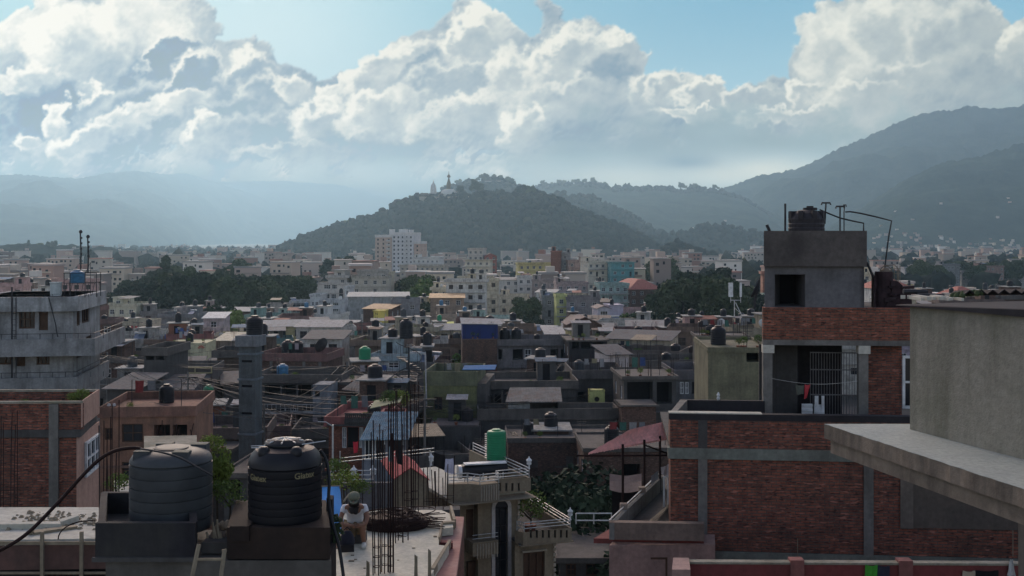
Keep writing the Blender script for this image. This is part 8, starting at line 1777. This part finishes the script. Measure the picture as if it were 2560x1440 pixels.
# ---------------------------------------------------------------- what people keep on the near flat roofs
CR = random.Random(33); CC = [(.5, .5, .5), (.4, .08, .08), (.08, .14, .35), (.45, .40, .25), (.05, .05, .06), (.3, .32, .34), (.10, .25, .20), (.5, .45, .48)]
CN = ['white', 'red', 'blue', 'cream', 'black', 'grey', 'green', 'pale pink']
for bt_, Y, x0, x1 in BARE:
    if Y > 170 and CR.random() < .4: continue
    zt_ = bt_.top; zn = zone((x0+x1)/2, Y)
    if CR.random() < .75:
        u0 = CR.uniform(.3, bt_.W*.3); u1 = min(bt_.W-.3, u0+CR.uniform(2, 4.5)); v_ = CR.uniform(.5, bt_.D*.6); hh = CR.uniform(1.5, 1.9)
        m = MB()
        for u_ in (u0, u1): m.tube([(u_, v_, zt_), (u_, v_, zt_+hh)], .03, 4)
        m.tube([(u0, v_, zt_+hh), ((u0+u1)/2, v_, zt_+hh-.08), (u1, v_, zt_+hh)], .012, 3)
        place(m.build('clothes_line', M['steel'], None, label='clothes line on a flat roof, '+zn, cat='clothes line', group='clothes lines on near roofs'), bt_)
        for k in range(CR.randint(1, 4)):
            a = u0+.2+k*.75; 
            if a+.6 > u1: break
            c = CR.randrange(8); h_ = CR.uniform(.5, 1.0); cloth(bt_, [(a, v_, zt_+hh-.06), (a+CR.uniform(.35, .6), v_, zt_+hh-.06), (a+.5, v_, zt_+hh-h_), (a, v_, zt_+hh-h_)], '%s laundry on a roof line, %s' % (CN[c], zn), tuple(q*(.5 if Y < 150 else .8) for q in CC[c]), .04, sub=4)['group'] = 'laundry on near roofs'
    if CR.random() < .6: tank(*bt_.world(CR.uniform(.7, bt_.W-.7), CR.uniform(.8, bt_.D-.8), zt_), CR.uniform(.85, 1.25), CR.choice(['tankb', 'tankb', 'tankb', 'tankb', 'tankg', 'tankg', 'tankb', 'blue']), 'water tank on a near flat roof, '+zn, 'rooftop water tanks of the city', sz=CR.uniform(.7, 1.0))
    if CR.random() < .22:
        w_ = CR.uniform(1.4, 2.4); u0 = CR.uniform(.2, max(.3, bt_.W-w_-.2)); v_ = bt_.D-1.7; k = CR.uniform(.6, 1); f = Fr('roof_hut', *bt_.world(u0, v_, zt_), math.degrees(bt_.a), 'small roof hut with a tin lid, '+zn, 'hut', 'roof huts on near houses')
        m = MB(); facade(m, w_, 0, 1.9, [(w_*.3, w_*.3+.7, 0, 1.65, .2, 1)], front(f)); m.box(0, .08, .001, 1.4, 0, 1.89).box(w_-.08, w_, .001, 1.4, 0, 1.89).box(.08, w_-.08, 1.32, 1.4, 0, 1.89); m.build('wall', [M['dark'] if Y < 140 else M['concrete'], M['void']], f)
        MB().hexa([(-.2, -.3, 1.9), (w_+.2, -.3, 1.9), (w_+.2, 1.6, 2.1), (-.2, 1.6, 2.1)], [(-.2, -.3, 1.94), (w_+.2, -.3, 1.94), (w_+.2, 1.6, 2.14), (-.2, 1.6, 2.14)]).build('roof', M['tin'], f, color=tuple(k*q for q in CR.choice([(.3, .3, .3), (.2, .15, .12), (.12, .18, .24)])))
    for k in range(CR.randint(1, 4)):
        x_ = CR.uniform(.4, bt_.W-.4); p_ = bt_.world(x_, .25, zt_); MB().lathe([(.1, 0), (.15, .22), (.16, .24)], n=8).build('flower_pot', M['brick3'], None, label='flower pot on a roof edge, '+zn, cat='pot', group='flower pots on near roofs', loc=p_)
        tree('plant', p_[0], p_[1], p_[2]+.15, CR.uniform(.3, .6), k, 'leafy pot plant on a roof edge, '+zn, 'pot plants on near roofs', 'plant', 'plant')
    if CR.random() < .4:
        a = CR.uniform(.3, bt_.W*.5); m = MB()
        for k in range(5): m.tube([(a+k*.12, bt_.D*.4, zt_+.03), (a+k*.1+CR.uniform(-.3, .3), bt_.D*.4+1.8, zt_+.05)], .03, 4)
        place(m.build('timber_stack', M['plank'], None, label='loose timber lying on a roof, '+zn, cat='timber', group='timber on near roofs'), bt_)

# ---------------------------------------------------------------- utility poles and sagging wires
WR = random.Random(44)
def wire(a, b, sag, r, lab, grp):
    m = MB(); m.tube([(a[0]+(b[0]-a[0])*f, a[1]+(b[1]-a[1])*f, a[2]+(b[2]-a[2])*f-sag*4*f*(1-f)) for f in [i/14 for i in range(15)]], r, 3)
    m.build('overhead_wire', M['steel'], None, label=lab, cat='wire', group=grp)
PO = []
for (x, yt, Y) in ((268, 880, 118), (470, 930, 98), (660, 1010, 84), (868, 905, 120), (1062, 985, 88), (1255, 960, 104), (1420, 900, 128), (1610, 935, 112), (1700, 880, 140), (345, 800, 200), (905, 800, 210), (1480, 790, 230)):
    z = pz(yt, Y); m = MB().tube([(0, 0, 0), (0, 0, z)], .14, 6, 0, .09); e = Fr('utility_pole', px(x, Y), Y, 0, 0, 'grey utility pole with crossarms, '+zone(x, Y), 'utility pole', 'utility poles of the old town')
    m.build('pole', M['concrete'], e); MB().box(-.9, .9, -.05, .05, z-.5, z-.4).box(-.6, .6, -.05, .05, z-1.1, z-1.0).build('crossarm', M['steel'], e); PO.append((e.X, Y, z))
for i in range(len(PO)):
    for j in range(i+1, len(PO)):
        if math.hypot(PO[i][0]-PO[j][0], PO[i][1]-PO[j][1]) < 42:
            for k in (-.8, .8, .3): wire((PO[i][0]+k, PO[i][1], PO[i][2]-.45), (PO[j][0]+k, PO[j][1], PO[j][2]-.45), WR.uniform(.8, 1.8), .022, 'sagging overhead wire between utility poles', 'wires between the utility poles')
for i in range(26):
    a = WR.choice(PO); h = WR.choice([b for b in BARE if abs(b[0].X-a[0]) < 34 and abs(b[1]-a[1]) < 34] or [None])
    if h: wire((a[0], a[1], a[2]-.5), h[0].world(WR.uniform(.2, h[0].W-.2), .1, h[0].top+WR.uniform(.5, 1.8)), WR.uniform(.5, 1.6), .02, 'sagging service wire from a utility pole to a house roof', 'service wires to the houses')
# more rod stubs, aerials and sheets on the near houses
for bt_, Y, x0, x1 in BARE:
    if WR.random() < .5:
        a = WR.uniform(.4, bt_.W-.4); h = WR.uniform(1.5, 3.2); m = MB().tube([(a, .6, bt_.top), (a+WR.uniform(-.1, .1), .6, bt_.top+h)], .03, 4)
        for k in range(4): m.box(a-.45+k*.05, a+.45-k*.05, .58, .62, bt_.top+h-.1-k*.16, bt_.top+h-.075-k*.16)
        place(m.build('aerial', M['steel'], None, label='thin aerial mast on a roof, '+zone((x0+x1)/2, Y), cat='aerial', group='aerials on near roofs'), bt_)
    if WR.random() < .35 and bt_.W > 4: rebars(bt_, [(u_, v_, bt_.top) for u_ in (.3, bt_.W*.5, bt_.W-.3) for v_ in (.3, bt_.D-.4)], 1.6, .02)
# ================================================================ labels: where several still read the same, say which one by its place
def _finish():
    bpy.context.view_layer.update()
    from collections import defaultdict
    d = defaultdict(list)
    for o in COL.objects:
        if o.parent is None and 'label' in o.keys() and o.get('kind') is None: d[o['label']].append(o)
    OW = ['', 'second', 'third', 'fourth', 'fifth', 'sixth', 'seventh', 'eighth', 'ninth', 'tenth', 'eleventh', 'twelfth']
    for lab, os_ in d.items():
        if len(os_) < 2: continue
        if len(os_) <= 12 and len(lab.split()) <= 12:
            os_.sort(key=lambda o: o.location.x/max(1, o.location.y))
            for i, o in enumerate(os_): o['label'] = lab+', '+('leftmost' if i == 0 else 'rightmost' if i == len(os_)-1 else OW[i]+' from left')
        elif any(o.get('group') is None for o in os_):
            for o in os_: o['group'] = lab
_finish()
